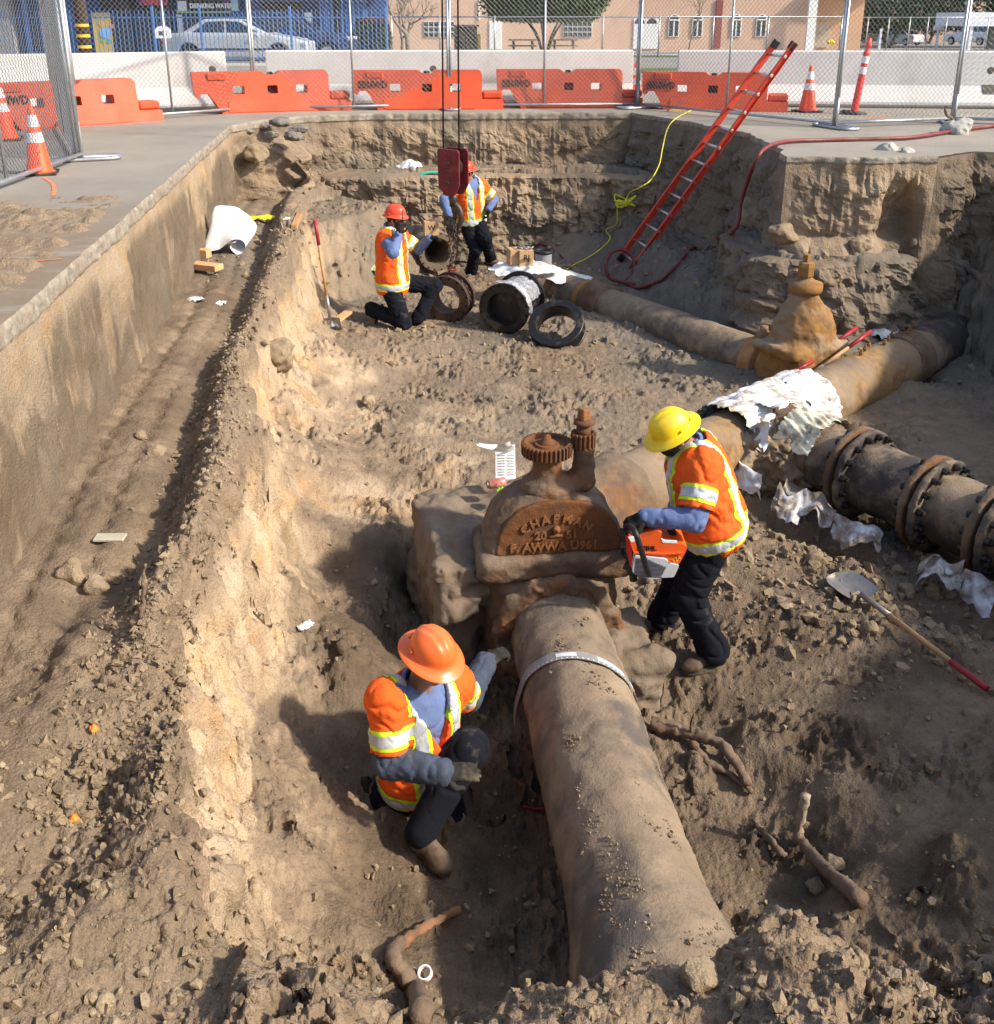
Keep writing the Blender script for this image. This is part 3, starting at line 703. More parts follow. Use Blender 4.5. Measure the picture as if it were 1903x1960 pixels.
LEDGE = refine([(-2.7, 15.35), (-2.2, 15.05), (-1.6, 15.10), (-0.9, 15.30), (-0.2, 15.20), (0.6, 15.15), (1.6, 15.25), (2.3, 14.95), (3.1, 14.6)], 0.06, 0.10, 7.5)
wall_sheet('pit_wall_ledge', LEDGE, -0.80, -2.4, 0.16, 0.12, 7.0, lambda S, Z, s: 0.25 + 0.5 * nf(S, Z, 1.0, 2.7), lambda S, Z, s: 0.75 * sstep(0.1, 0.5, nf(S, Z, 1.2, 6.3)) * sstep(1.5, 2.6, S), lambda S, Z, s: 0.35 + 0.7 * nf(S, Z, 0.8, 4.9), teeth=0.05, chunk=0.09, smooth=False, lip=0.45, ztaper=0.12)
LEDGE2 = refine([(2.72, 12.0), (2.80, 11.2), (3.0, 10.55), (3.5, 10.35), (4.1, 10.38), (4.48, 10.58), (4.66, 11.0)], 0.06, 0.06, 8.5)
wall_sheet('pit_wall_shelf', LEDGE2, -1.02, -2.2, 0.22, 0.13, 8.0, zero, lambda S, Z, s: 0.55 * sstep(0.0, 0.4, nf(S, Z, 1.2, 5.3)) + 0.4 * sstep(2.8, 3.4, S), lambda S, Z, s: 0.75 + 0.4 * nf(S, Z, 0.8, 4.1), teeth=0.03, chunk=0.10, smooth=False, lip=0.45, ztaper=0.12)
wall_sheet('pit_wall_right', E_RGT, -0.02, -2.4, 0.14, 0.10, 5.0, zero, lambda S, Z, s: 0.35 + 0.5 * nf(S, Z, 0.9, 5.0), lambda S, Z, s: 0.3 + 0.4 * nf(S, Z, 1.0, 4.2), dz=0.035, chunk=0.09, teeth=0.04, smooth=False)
wall_sheet('pit_wall_near', E_NEAR, -0.02, -1.4, 0.3, 0.05, 6.0, zero, zero, zero, dz=0.05)
# broken asphalt edge standing a little proud of the soil below it
def edge_strip(name, P, z0, z1, seed, proud):
    T = np.gradient(P, axis=0); T /= np.linalg.norm(T, axis=1)[:, None]; N = np.stack([T[:, 1], -T[:, 0]], 1)
    s = np.concatenate([[0], np.cumsum(np.linalg.norm(np.diff(P, axis=0), axis=1))]); m = int(s[-1] / 0.02) + 2; si = np.linspace(0, s[-1], m)
    px, py, nx, ny = [np.interp(si, s, a) for a in (P[:, 0], P[:, 1], N[:, 0], N[:, 1])]
    k = 7; V = []
    for j in range(k):
        f = j / (k - 1); z = z0 + (z1 - z0) * f + (0.018 * noise2(si * 4, si * 0 + seed) + 0.012 * noise2(si * 15, si * 0 + seed) if j == k - 1 else 0 * si)
        o = proud * (1 if 0 < j < k - 1 else (0.0 if j == 0 else -1.5)) + 0.010 * noise2(si * 9, si * 0 + f * 3 + seed) * (j > 0) + 0.006 * noise2(si * 30, si * 0 + f * 9 + seed) * (j > 0)
        V.append(np.stack([px + nx * o, py + ny * o, z + 0 * si], 1))
    V = np.stack(V, 1).reshape(-1, 3); I = np.arange(m * k).reshape(m, k)
    return obj(name, mesh_np(name, V, np.stack([I[:-1, :-1], I[:-1, 1:], I[1:, 1:], I[1:, :-1]], -1).reshape(-1, 4), M_CUTASPH, True), kind='structure')
edge_strip('asphalt_edge_left', E_LEFT, 0.0, -0.13, 1.0, 0.012)
edge_strip('asphalt_edge_back', E_BACK, 0.0, -0.12, 2.0, 0.015)
edge_strip('asphalt_edge_ladder', E_LAD, 0.0, -0.07, 3.0, 0.01)
edge_strip('asphalt_edge_block', E_BLK, 0.0, -0.08, 4.0, 0.01)

# ================================================================== street with the pit cut out of it
from mathutils.geometry import tessellate_polygon
def far_z(y):   # the land falls away gently beyond the road
    return float(np.interp(y, [0, 27, 40, 71, 100, 400], [0, 0, -0.08, -0.72, -1.25, -1.4]))
outer = [Vector((-60, -12, 0)), Vector((60, -12, 0)), Vector((60, 27, 0)), Vector((-60, 27, 0))]
hole = [Vector((p[0], p[1], 0)) for p in RING]
tris = tessellate_polygon([outer, hole]); allv = outer + hole
obj('street', mesh_np('street', [tuple(v) for v in allv], [t if (allv[t[1]] - allv[t[0]]).cross(allv[t[2]] - allv[t[0]]).z > 0 else t[::-1] for t in tris], M_STREET, False), kind='structure')

# soil dragged over the street along the left edge of the pit
ys_, xs_ = np.meshgrid(np.linspace(4.2, 9.0, 210), np.linspace(-5.6, -2.2, 170), indexing='ij')
wl = -wall_dist(xs_, ys_); hs = 0.055 * fbm2(xs_ * 0.45, ys_, 3.2, 4, 0.6, 81) + 0.02 * (chunks(xs_ * 14, ys_ * 14, 7, 0.5)) + 0.006 - 0.06 * sstep(7.4, 8.8, ys_) - 0.05 * sstep(2.2, 3.2, wl) - 0.08 * sstep(0.22, 0.05, wl)
Is = np.arange(hs.size).reshape(hs.shape); Qs_ = np.stack([Is[:-1, :-1], Is[:-1, 1:], Is[1:, 1:], Is[1:, :-1]], -1); kk = np.maximum.reduce([hs[:-1, :-1], hs[:-1, 1:], hs[1:, 1:], hs[1:, :-1]]) > 0.001; Qs_ = Qs_[kk]
Vs_ = np.stack([xs_, ys_, np.where(hs > 0, hs, -0.004)], -1).reshape(-1, 3); us_ = np.unique(Qs_); rm_ = np.full(len(Vs_), -1); rm_[us_] = np.arange(len(us_)); zz_ = np.zeros(len(us_))
obj('tracked_soil', mesh_np('tracked_soil', Vs_[us_], rm_[Qs_], M_SOIL, True, {'pale': zz_ + 0.1, 'damp': zz_, 'grey': zz_ + 0.2}), label='brown soil dragged over the street beside the left pit edge', cat='soil', kind='stuff')
# ================================================================== PIPEWORK
def iron_material(name, dust=0.5, rust=0.4, dark=(0.075, 0.058, 0.046), paint=None, rustc=(0.27, 0.115, 0.035), dustc=(0.345, 0.258, 0.170), sc=1.0):
    t = NT(name); co = t.coord()
    n1 = t.noise(1.7 * sc, 6, 0.62, co); n2 = t.noise(9 * sc, 6, 0.65, co); n3 = t.noise(55, 4, 0.7, co); n4 = t.noise(170, 3, 0.6, co)
    c = t.mix(n2, dark, tuple(x * 1.7 for x in dark))
    if paint: c = t.mix(t.ramp(n2, [(0.35, 1.0), (0.6, 0.25)]), c, paint)
    c = t.mix(t.ramp(n2, [(0.62 - 0.35 * rust, 0.0), (0.78 - 0.3 * rust, 0.9)]), c, t.mix(n3, rustc, tuple(x * 0.45 for x in rustc)))
    nz = t.n('ShaderNodeSeparateXYZ'); t.l(t.geo.outputs['Normal'], nz.inputs[0])
    m = t.math('ADD', t.math('MULTIPLY', nz.outputs[2], 0.07), t.math('ADD', t.math('MULTIPLY', n1, 0.75), t.math('MULTIPLY', n2, 0.25)))           # dust has settled on what faces up
    m = t.ramp(m, [(0.70 - 0.42 * dust, 0.0), (0.82 - 0.42 * dust, 0.95)])
    n0 = t.noise(1.1 * sc, 4, 0.55, co); d = t.mix(t.ramp(n0, [(0.35, 0.0), (0.65, 1.0)]), tuple(x * y for x, y in zip(dustc, (0.62, 0.62, 0.66))), dustc); d = t.mix(t.ramp(n2, [(0.40, 0.55), (0.6, 0.0)]), d, tuple(x * 0.60 for x in dustc)); d = t.mix(t.ramp(n4, [(0.32, 0.3), (0.45, 0.0)]), d, tuple(x * 0.5 for x in dustc))
    d = t.mix(t.ramp(n3, [(0.28, 0.5), (0.48, 0.0)]), d, tuple(x * 0.5 for x in dustc))
    t.col(t.mix(m, c, d)); t.set('Roughness', 0.88); t.set('Specular IOR Level', 0.25)
    h = t.math('ADD', t.math('MULTIPLY', n3, 0.8), t.math('MULTIPLY', n4, 0.3)); h = t.math('ADD', h, t.math('MULTIPLY', m, 0.5))
    t.bump(h, 0.6, 0.013); return t.m
M_PIPE = iron_material('dusty_pipe_coating', 0.60, 0.18, (0.088, 0.073, 0.060))
M_PIPE2 = iron_material('ochre_pipe_coating', 0.55, 0.4, (0.10, 0.08, 0.06), paint=(0.36, 0.215, 0.085))
M_DARKPIPE = iron_material('dark_iron_pipe', 0.50, 0.10, (0.050, 0.042, 0.037))
M_VALVE = iron_material('dirt_caked_cast_iron', 0.50, 0.50, (0.095, 0.062, 0.042), dustc=(0.255, 0.190, 0.125))
M_RUST = iron_material('rusty_cast_iron', 0.22, 0.75, (0.085, 0.045, 0.026), rustc=(0.235, 0.092, 0.030))
M_RUSTL = iron_material('rusty_lettering', 0.25, 0.95, (0.16, 0.075, 0.035), rustc=(0.34, 0.15, 0.055))
M_RUSTO = iron_material('orange_rusted_iron', 0.40, 0.95, (0.14, 0.075, 0.035), rustc=(0.40, 0.20, 0.055))
M_CONC = iron_material('dirty_concrete', 0.62, 0.0, (0.165, 0.130, 0.095), dustc=(0.245, 0.182, 0.122))
M_BOLT = mat('black_bolt_iron', (0.030, 0.026, 0.023), 0.5, 0.4, 0.3, 20, 0.3, 80, 0.25)
M_BLACK = mat('black_coated_iron', (0.012, 0.012, 0.013), 0.38, 0.0, 0.3, 9, 0.2, 60, 0.18, dsc=5)
M_WEBRUST = mat('brown_primed_iron', (0.075, 0.042, 0.028), 0.6, 0.2, 0.4, 10, 0.4, 70, 0.3, (0.17, 0.10, 0.055), 7)
def plastic_white(name, dirt, c=(0.78, 0.78, 0.77)):
    t = NT(name); co = t.coord(); n1 = t.noise(4.5, 6, 0.7, co); n2 = t.noise(16, 5, 0.7, co)
    m = t.ramp(t.math('ADD', t.math('MULTIPLY', n1, 0.7), t.math('MULTIPLY', n2, 0.3)), [(0.62 - 0.3 * dirt, 0.0), (0.72 - 0.25 * dirt, 1.0)])
    t.col(t.mix(m, c, t.mix(n2, (0.17, 0.125, 0.085), (0.30, 0.235, 0.165)))); t.set('Roughness', 0.42); t.set('Specular IOR Level', 0.4)
    t.bump(n2, 0.35, 0.012); return t.m
M_POLY = plastic_white('dirty_white_polywrap', 0.50, (0.68, 0.68, 0.67)); M_POLYC = plastic_white('clean_white_plastic', 0.16, (0.68, 0.68, 0.67))
M_POLYY = plastic_white('yellowed_polywrap', 0.45, (0.72, 0.68, 0.50))

def swept(path, rad, n=56, rough=0.006, lump=0.012, seed=0.0, inner=None, step=0.02, arc=None):
    """noisy swept pipe; path polyline, rad scalar or function of distance"""
    P = np.array([tuple(p) for p in path], float); s = np.concatenate([[0], np.cumsum(np.linalg.norm(np.diff(P, axis=0), axis=1))])
    m = max(4, int(s[-1] / step)); si = np.linspace(0, s[-1], m); C = np.stack([np.interp(si, s, P[:, k]) for k in range(3)], 1)
    T = np.gradient(C, axis=0); T /= np.linalg.norm(T, axis=1)[:, None]
    U = np.cross(T, [0, 0, 1.0]); U /= np.linalg.norm(U, axis=1)[:, None]; W = np.cross(U, T)
    r = np.array([rad(x) for x in si]) if callable(rad) else np.full(m, rad)
    a = np.arange(n) * 2 * math.pi / n
    D = np.cos(a)[None, :, None] * U[:, None, :] + np.sin(a)[None, :, None] * W[:, None, :]
    V = C[:, None, :] + D * r[:, None, None]
    dsp = lump * fbm3(V[..., 0], V[..., 1], V[..., 2], 4.0, 3, 0.55, seed) + rough * (0.4 - np.abs(noise3(V[..., 0] * 28, V[..., 1] * 28, V[..., 2] * 28)))
    V = (V + D * dsp[..., None]).reshape(-1, 3); I = np.arange(m * n).reshape(m, n)
    Qs = np.stack([I[:-1], np.roll(I, -1, 1)[:-1], np.roll(I, -1, 1)[1:], I[1:]], -1).reshape(-1, 4)[:, ::-1]
    F = Qs.tolist()
    if inner is None: F.append(I[0].tolist()); F.append(I[-1].tolist()[::-1])
    return V, F
Z_AX = -2.0
PIPE_A, PIPE_B = Vector((0.67, 2.2, Z_AX)), Vector((0.357, 5.0, Z_AX))
AX = (PIPE_B - PIPE_A).normalized(); AR = Vector((AX.y, -AX.x, 0))     # along and to the right of the near pipe
RUN_DIR = Vector((1.40, 1.30, 0)).normalized(); TEE = Vector((2.29, 8.07, Z_AX)); BR_DIR = Vector((0.551, -0.834, 0))
# ---- near pipe
t = empty('water_main_pipe', PIPE_A, 'dust covered water main pipe in the foreground running up to the big rusty valve', 'pipe')
def sub(name, V, F, m, parent, smooth=True, **kw):
    o = Vector(parent.location) if parent.parent is None else Vector(parent.parent.location)
    Mi = parent.matrix_basis if parent.parent is None else None
    V = np.asarray(V, float) - np.array(o)
    return obj(name, mesh_np(name, V, F if isinstance(F, np.ndarray) else list(F), m, smooth), parent, **kw)
V_, F_ = swept([PIPE_A, PIPE_B + AX * 0.05], lambda s: 0.278 + 0.075 * math.exp(-((s - 0.35) / 0.38) ** 2), 72, 0.010, 0.016, 1.0)
sub('barrel', V_, F_, M_PIPE, t)
# measuring wrap laid over the pipe, its left end hanging loose
def wrap_band():
    c0 = PIPE_A + AX * ((4.38 - PIPE_A.y) / AX.y); V = []; F = []
    pts = []
    for a in np.linspace(-35, 165, 40):
        pts.append((0.292 * math.cos(R(a)), 0.292 * math.sin(R(a)), 0.10 * math.cos(R(a) * 0.9)))
    for k in range(1, 12):
        f = k / 11; pts.append((-0.283 - 0.035 * math.sin(f * 2.6), 0.075 - 0.42 * f, 0.10 * math.cos(R(165) * 0.9) - 0.07 * f))
    L = [c0 + AR * p[0] + Vector((0, 0, p[1])) + AX * (-p[2]) for p in pts]; n = len(L)
    for off, th in ((-0.032, 0), (0.032, 0), (0.032, 0.004), (-0.032, 0.004)):
        for i, p in enumerate(L):
            rr = (p - c0); rr -= AX * rr.dot(AX); V.append(p + AX * off + rr.normalized() * th)
    for i in range(n - 1):
        for k in range(4):
            l = (k + 1) % 4; F.append((k * n + i, k * n + i + 1, l * n + i + 1, l * n + i))
    return V, F, L, c0
V_, F_, BANDL, BC0 = wrap_band()
bt = empty('pipe_measuring_wrap', BC0, 'grey printed measuring wrap strap laid over the near pipe', 'strap')
sub('strap', V_, F_, mat('grey_strap', (0.27, 0.265, 0.26), 0.55, 0, 0.2, 12, 0.2, 90, 0.35), bt, False)
M_PRINT = mat('white_print', (0.72, 0.72, 0.70), 0.6, 0, 0.1, 20, 0, 40, 0.2)
for i0, i1 in ((8, 13), (15, 21), (25, 29)):
    V = []; F = []
    for i in range(i0, i1 + 1):
        rr = BANDL[i] - BC0; rr -= AX * rr.dot(AX)
        for off in (-0.012, 0.018): V.append(BANDL[i] + AX * off + rr.normalized() * 0.0055)
    for k in range(i1 - i0): F.append((2 * k, 2 * k + 1, 2 * k + 3, 2 * k + 2))
    sub('printed_panel', V, F, M_PRINT, bt, False)
mbt = MB()
for i in range(2, 38):
    rr = BANDL[i] - BC0; rr -= AX * rr.dot(AX); nn = rr.normalized(); tg = (BANDL[i + 1] - BANDL[i - 1]).normalized()
    p = BANDL[i] - AX * 0.026 + nn * 0.0055
    mbt.add([p - tg * 0.004 - AX * 0.004, p + tg * 0.004 - AX * 0.004, p + tg * 0.004 + AX * 0.005, p - tg * 0.004 + AX * 0.005], [(0, 1, 2, 3)])
o = mbt.build('tick_marks', M_PRINT, bt); o.data.transform(Matrix.Translation(-BC0))

# ---- big gate valve
VC = PIPE_B + AX * 0.33
t = empty('rusty_gate_valve', (VC.x, VC.y, -2.4), 'large rusty gate valve with cast lettering, toothed gear wheel and square nut on top', 'valve')
ax3 = (tuple(AR), tuple(AX), (0, 0, 1))
def nz3(X, Y, Z, amp, sc, seed): return amp * fbm3(X, Y, Z, sc, 3, 0.55, seed)
def crust(X, Y, Z, a=0.016): return nz3(X, Y, Z, a, 6.0, 3.0) - a * 0.55 * np.abs(noise3(X * 26, Y * 26, Z * 26))
def f_body(X, Y, Z):
    d = d_box(X, Y, Z, (VC.x, VC.y, -2.08), (0.39, 0.20, 0.42), ax3, 0.14)
    d = smin(d, d_cyl(X, Y, Z, VC - AX * 0.36, VC + AX * 0.40, 0.33, 0.03), 0.10)
    return d + crust(X, Y, Z, 0.020)
V_, F_ = sdf_mesh(f_body, (VC.x - 0.55, VC.y - 0.55, -2.6), (VC.x + 0.55, VC.y + 0.55, -1.60), 0.012); sub('body', V_, F_, M_VALVE, t)
def f_fl(a):
    def f(X, Y, Z): return d_cyl(X, Y, Z, VC + AX * (a - 0.035), VC + AX * (a + 0.035), 0.372, 0.03) + crust(X, Y, Z, 0.034)
    return f
for a in (-0.33, 0.38):
    c = VC + AX * a; V_, F_ = sdf_mesh(f_fl(a), (c.x - 0.5, c.y - 0.2, -2.5), (c.x + 0.5, c.y + 0.2, -1.5), 0.014); sub('end_flange', V_, F_, M_VALVE, t)
ZF = -1.635
def f_bfl(X, Y, Z):
    d = d_box(X, Y, Z, (VC.x, VC.y, ZF), (0.460, 0.255, 0.080), ax3, 0.055)
    return d + crust(X, Y, Z, 0.013)
V_, F_ = sdf_mesh(f_bfl, (VC.x - 0.56, VC.y - 0.36, ZF - 0.12), (VC.x + 0.56, VC.y + 0.36, ZF + 0.12), 0.011); sub('bonnet_flange', V_, F_, M_VALVE, t)
def oval(X, Y, Z):     # bonnet outline in the plane across the pipe: a tall half oval
    u = (X - VC.x) * AR.x + (Y - VC.y) * AR.y; v = Z - (ZF + 0.03)
    k = np.sqrt((np.abs(u) / 0.405) ** 2.3 + (np.maximum(v, 0) / 0.405) ** 2.3 + 1e-6) ** (2 / 2.3 * 1.15)
    return (k - 1) * 0.33, u, v
def f_bon(X, Y, Z):
    d, u, v = oval(X, Y, Z); wv = (X - VC.x) * AX.x + (Y - VC.y) * AX.y
    q = np.abs(wv) - 0.185; r = 0.07
    dd = np.sqrt(np.maximum(d + r, 0) ** 2 + np.maximum(q + r, 0) ** 2) + np.minimum(np.maximum(d + r, q + r), 0) - r
    return np.maximum(dd, -(v + 0.04)) + crust(X, Y, Z, 0.012)
V_, F_ = sdf_mesh(f_bon, (VC.x - 0.5, VC.y - 0.32, ZF - 0.03), (VC.x + 0.5, VC.y + 0.32, ZF + 0.5), 0.011); sub('bonnet', V_, F_, M_VALVE, t)
def f_face(X, Y, Z):
    d, u, v = oval(X, Y, Z); wv = (X - VC.x) * AX.x + (Y - VC.y) * AX.y
    u2 = u - 0.02; k = np.sqrt((np.abs(u2) / 0.368) ** 2.6 + (np.maximum(v - 0.04, 0) / 0.348) ** 2.3 + 1e-6)
    q = np.abs(wv + 0.178) - 0.020
    return np.maximum(np.maximum((k - 1) * 0.25, q), -(v - 0.052)) + 0.003 * noise3(X * 20, Y * 20, Z * 20) + 0.012 * noise3(X * 7, Y * 7, Z * 7) * (q < -0.012)
V_, F_ = sdf_mesh(f_face, (VC.x - 0.45, VC.y - 0.30, ZF + 0.02), (VC.x + 0.45, VC.y - 0.05, ZF + 0.46), 0.009); sub('face_plate', V_, F_, M_RUST, t, label='smooth rust-brown face plate with cast letters')
def face_M(u, v, rot=0.0):
    p = VC - AX * 0.203 + AR * u + Vector((0, 0, ZF + 0.03 + v)) - Vector((0, 0, VC.z))
    p = Vector((VC.x, VC.y, 0)) - AX * 0.203 + AR * u + Vector((0, 0, ZF + 0.03 + v))
    M = plane_M(p, AR, (0, 0, 1)); return Matrix.Translation(-Vector(t.location)) @ M @ Matrix.Rotation(rot, 4, 'Z')
for i, ch in enumerate('CHAPMAN'):
    a = R(90 + 34.5 - 11.5 * i); rr = 0.32
    text_obj('letter', ch, 0.070, M_RUSTL, t, face_M(0.0 + rr * math.cos(a), -0.040 + rr * math.sin(a) + 0.0, a - R(90)), 0.006, 0.0025)
text_obj('lettering', '20 \u2014 51', 0.068, M_RUSTL, t, face_M(0.0, 0.175), 0.006, 0.0025, sx=1.05)
text_obj('lettering', 'F. AWWA U961', 0.072, M_RUSTL, t, face_M(-0.01, 0.102), 0.006, 0.0025, sx=1.05)
p = Vector((VC.x, VC.y, ZF + 0.245)) - AX * 0.195
mb = MB(); mb.add(*lathe([(0.0, 0.0), (0.022, 0.0), (0.024, 0.02), (0.012, 0.032), (0.0, 0.034)], 8, p, -AX)); o = mb.build('boss', M_RUSTL, t, True); o.data.transform(Matrix.Translation(-Vector(t.location)))
def f_stuff(X, Y, Z):
    d = d_cyl(X, Y, Z, (VC.x - 0.01, VC.y, -1.36), (VC.x - 0.01, VC.y, -1.16), 0.165, 0.05)
    d = smin(d, d_cyl(X, Y, Z, (VC.x - 0.03, VC.y, -1.25), (VC.x - 0.03, VC.y, -0.99), 0.09, 0.02), 0.07)
    e = Vector((VC.x, VC.y, 0)) + AR * 0.185
    d = smin(d, d_cyl(X, Y, Z, (e.x, e.y, -1.22), (e.x, e.y, -0.96), 0.062, 0.01), 0.06)
    d = smin(d, d_cap(X, Y, Z, (VC.x, VC.y, -1.22), (e.x, e.y, -1.20), 0.06), 0.05)
    return d + crust(X, Y, Z, 0.014)
V_, F_ = sdf_mesh(f_stuff, (VC.x - 0.30, VC.y - 0.30, -1.45), (VC.x + 0.38, VC.y + 0.30, -0.90), 0.010); sub('stuffing_box', V_, F_, M_VALVE, t)
def gear(cx_, cy_, z0, z1, r, nt_, depth, web):
    mb = MB(); n = nt_ * 8; ring = []
    for i in range(n):
        a = 2 * math.pi * i / n; ph = (i % 8) / 8; rr = r if ph < 0.5 else r - depth
        ring.append((rr * math.cos(a), rr * math.sin(a)))
    def lvl(sc, z, ring_=None): return [(cx_ + x * sc, cy_ + y * sc, z) for x, y in (ring_ or ring)]
    circ = [(math.cos(2 * math.pi * i / n), math.sin(2 * math.pi * i / n)) for i in range(n)]
    rows = [lvl(0.98, z0), lvl(1, z0 + 0.006), lvl(1, z1 - 0.006), lvl(0.975, z1), lvl((r - depth) * 0.92, z1, circ), lvl((r - depth) * 0.86, z1 - web, circ), lvl(r * 0.50, z1 - web, circ), lvl(r * 0.46, z1 - web * 0.4, circ), lvl(0.03, z1 - web * 0.35, circ), lvl(0.001, z1 - web * 0.3, circ)]
    V = [p for row in rows for p in row]; F = []
    for i in range(len(rows) - 1):
        for k in range(n): F.append((i * n + k, i * n + (k + 1) % n, (i + 1) * n + (k + 1) % n, (i + 1) * n + k))
    F.append(tuple(range(n))[::-1]); mb.add(V, F); return mb
L0 = -Vector(t.location)
g = Vector((VC.x, VC.y, 0)) - AR * 0.03
o = gear(g.x, g.y, -1.000, -0.925, 0.150, 34, 0.014, 0.022).build('gear_wheel', M_RUST, t); o.data.transform(Matrix.Translation(L0))
mb = MB(); mb.add(*lathe([(0.0, -0.955), (0.05, -0.955), (0.05, -0.925), (0.028, -0.915), (0.02, -0.885), (0.0, -0.882)], 12, (g.x, g.y, 0))); o = mb.build('gear_hub', M_RUST, t, True); o.data.transform(Matrix.Translation(L0))
e = Vector((VC.x, VC.y, 0)) + AR * 0.185
o = gear(e.x, e.y, -0.965, -0.875, 0.074, 16, 0.013, 0.01).build('pinion', M_RUST, t); o.data.transform(Matrix.Translation(L0))
mb = MB(); mb.add(*lathe([(0.0, -0.89), (0.044, -0.89), (0.044, -0.845), (0.036, -0.84), (0.036, -0.825), (0.062, -0.82), (0.058, -0.805), (0.046, -0.795), (0.0, -0.795)], 18, (e.x, e.y, 0))); o = mb.build('stem_collar', M_RUST, t, True); o.data.transform(Matrix.Translation(L0))
mb = MB(); V_, F_ = box((e.x, e.y, -0.762), (0.062, 0.062, 0.07), rotz(R(35)), 0.006); V_ = np.array(V_); V_[V_[:, 2] > -0.76, :2] = (V_[V_[:, 2] > -0.76, :2] - [e.x, e.y]) * 0.86 + [e.x, e.y]
mb.add(V_, F_); o = mb.build('operating_nut', M_RUSTL, t); o.data.transform(Matrix.Translation(L0))

# ---- elbow, main run, tee and branch
ELB = Vector((0.25, 6.15, Z_AX))
t = empty('cross_pipeline', (TEE.x, TEE.y, -2.3), 'long ochre buried pipeline running diagonally from the valve to the right bank', 'pipeline')
pe = [VC + AX * 0.40, ELB - AX * 0.35]
for f in np.linspace(0, 1, 8)[1:-1]: pe.append((1 - f) ** 2 * (ELB - AX * 0.35) + 2 * f * (1 - f) * ELB + f * f * (ELB + RUN_DIR * 0.4))
pe += [ELB + RUN_DIR * 0.4, ELB + RUN_DIR * 0.95]
V_, F_ = swept(pe, 0.325, 64, 0.012, 0.030, 2.0); sub('elbow', V_, F_, M_VALVE, t)
run_end = TEE + RUN_DIR * 4.6 + Vector((0, 0, 0.05))
V_, F_ = swept([ELB + RUN_DIR * 0.9, TEE + RUN_DIR * 3.05], 0.275, 64, 0.008, 0.012, 3.0); sub('main_barrel', V_, F_, M_PIPE2, t)
V_, F_ = swept([TEE + RUN_DIR * 3.0, run_end], 0.272, 64, 0.006, 0.010, 4.0); sub('end_barrel', V_, F_, M_DARKPIPE, t)
V_, F_ = swept([TEE + RUN_DIR * 2.55, TEE + RUN_DIR * 2.85], 0.292, 64, 0.010, 0.015, 4.5); sub('joint_collar', V_, F_, M_VALVE, t)
V_, F_ = swept([TEE + BR_DIR * 0.1, TEE + BR_DIR * 0.75], 0.285, 56, 0.01, 0.02, 5.0); sub('branch_stub', V_, F_, M_VALVE, t)
mbolt = MB()
for i in range(9):
    p = TEE + RUN_DIR * (1.75 + 0.16 * i) + Vector((0, 0, 0.285)) + Vector((-0.03, 0.03, 0.0)) * (i % 3)
    b_ = lathe([(0.0, 0), (0.022, 0), (0.022, 0.025), (0.012, 0.028), (0.012, 0.05), (0.0, 0.05)], 6, p); mb = MB().add(*b_)
    o = mb.build('saddle_bolt', M_RUSTO, t); o.data.transform(Matrix.Translation(-Vector(t.location)))

t = empty('flanged_branch_pipe', TEE + BR_DIR * 1.4, 'dark flanged iron pipe with ringed bolted joints leaving the frame on the right', 'pipe')
V_, F_ = swept([TEE + BR_DIR * 0.60, TEE + BR_DIR * 3.3], 0.272, 64, 0.007, 0.012, 6.0); sub('barrel', V_, F_, M_DARKPIPE, t)
for fi, a in enumerate((1.06, 1.72, 2.24)):
    c = TEE + BR_DIR * a
    for sgn in (-1, 1):
        def f(X, Y, Z, c=c, sgn=sgn): return d_cyl(X, Y, Z, c + BR_DIR * (0.045 * sgn - 0.028), c + BR_DIR * (0.045 * sgn + 0.028), 0.362, 0.012) + crust(X, Y, Z, 0.009)
        V_, F_ = sdf_mesh(f, (c.x - 0.46, c.y - 0.40, -2.45), (c.x + 0.46, c.y + 0.40, -1.55), 0.014); fo = sub('flange', V_, F_, M_DARKPIPE if sgn > 0 else M_VALVE, t)
    sx = Vector((BR_DIR.y, -BR_DIR.x, 0))
    for k in range(16):
        an = 2 * math.pi * (k + 0.5) / 16; rad = (-sx) * math.cos(an) + Vector((0, 0, 1)) * math.sin(an)
        if rad.z < -0.75: continue
        p = c + rad * 0.322
        for nm, mb in (('nut', MB().add(*lathe([(0, 0), (0.028, 0), (0.028, 0.036), (0.016, 0.036), (0.016, 0.062), (0, 0.062)], 6, p + BR_DIR * 0.072, BR_DIR))), ('bolt_head', MB().add(*lathe([(0, 0), (0.028, 0), (0.028, 0.032), (0, 0.032)], 6, p - BR_DIR * 0.072, -BR_DIR)))):
            o = mb.build(nm, M_BOLT, t); o.data.transform(Matrix.Translation(-Vector(t.location)))
# dirt-covered hydrant-red plug by the tee
p = PZ(1585, 822, -1.80)
t2 = empty('red_valve_cap', (p.x, p.y, -1.95), 'small dusty red cap with a square nut behind the flanged pipe', 'valve cap')
M_REDCAP = mat('dusty_red_paint', (0.42, 0.12, 0.07), 0.7, 0, 0.3, 9, 0.3, 60, 0.4)
mb = MB(); mb.add(*lathe([(0, 0), (0.085, 0), (0.085, 0.10), (0.075, 0.12), (0.045, 0.15), (0, 0.15)], 14)); mb.build('cap', M_REDCAP, t2, True)
mb = MB(); mb.add(*box((0, 0, 0.19), (0.06, 0.06, 0.09), rotz(0.4), 0.006)); mb.build('nut', M_REDCAP, t2)

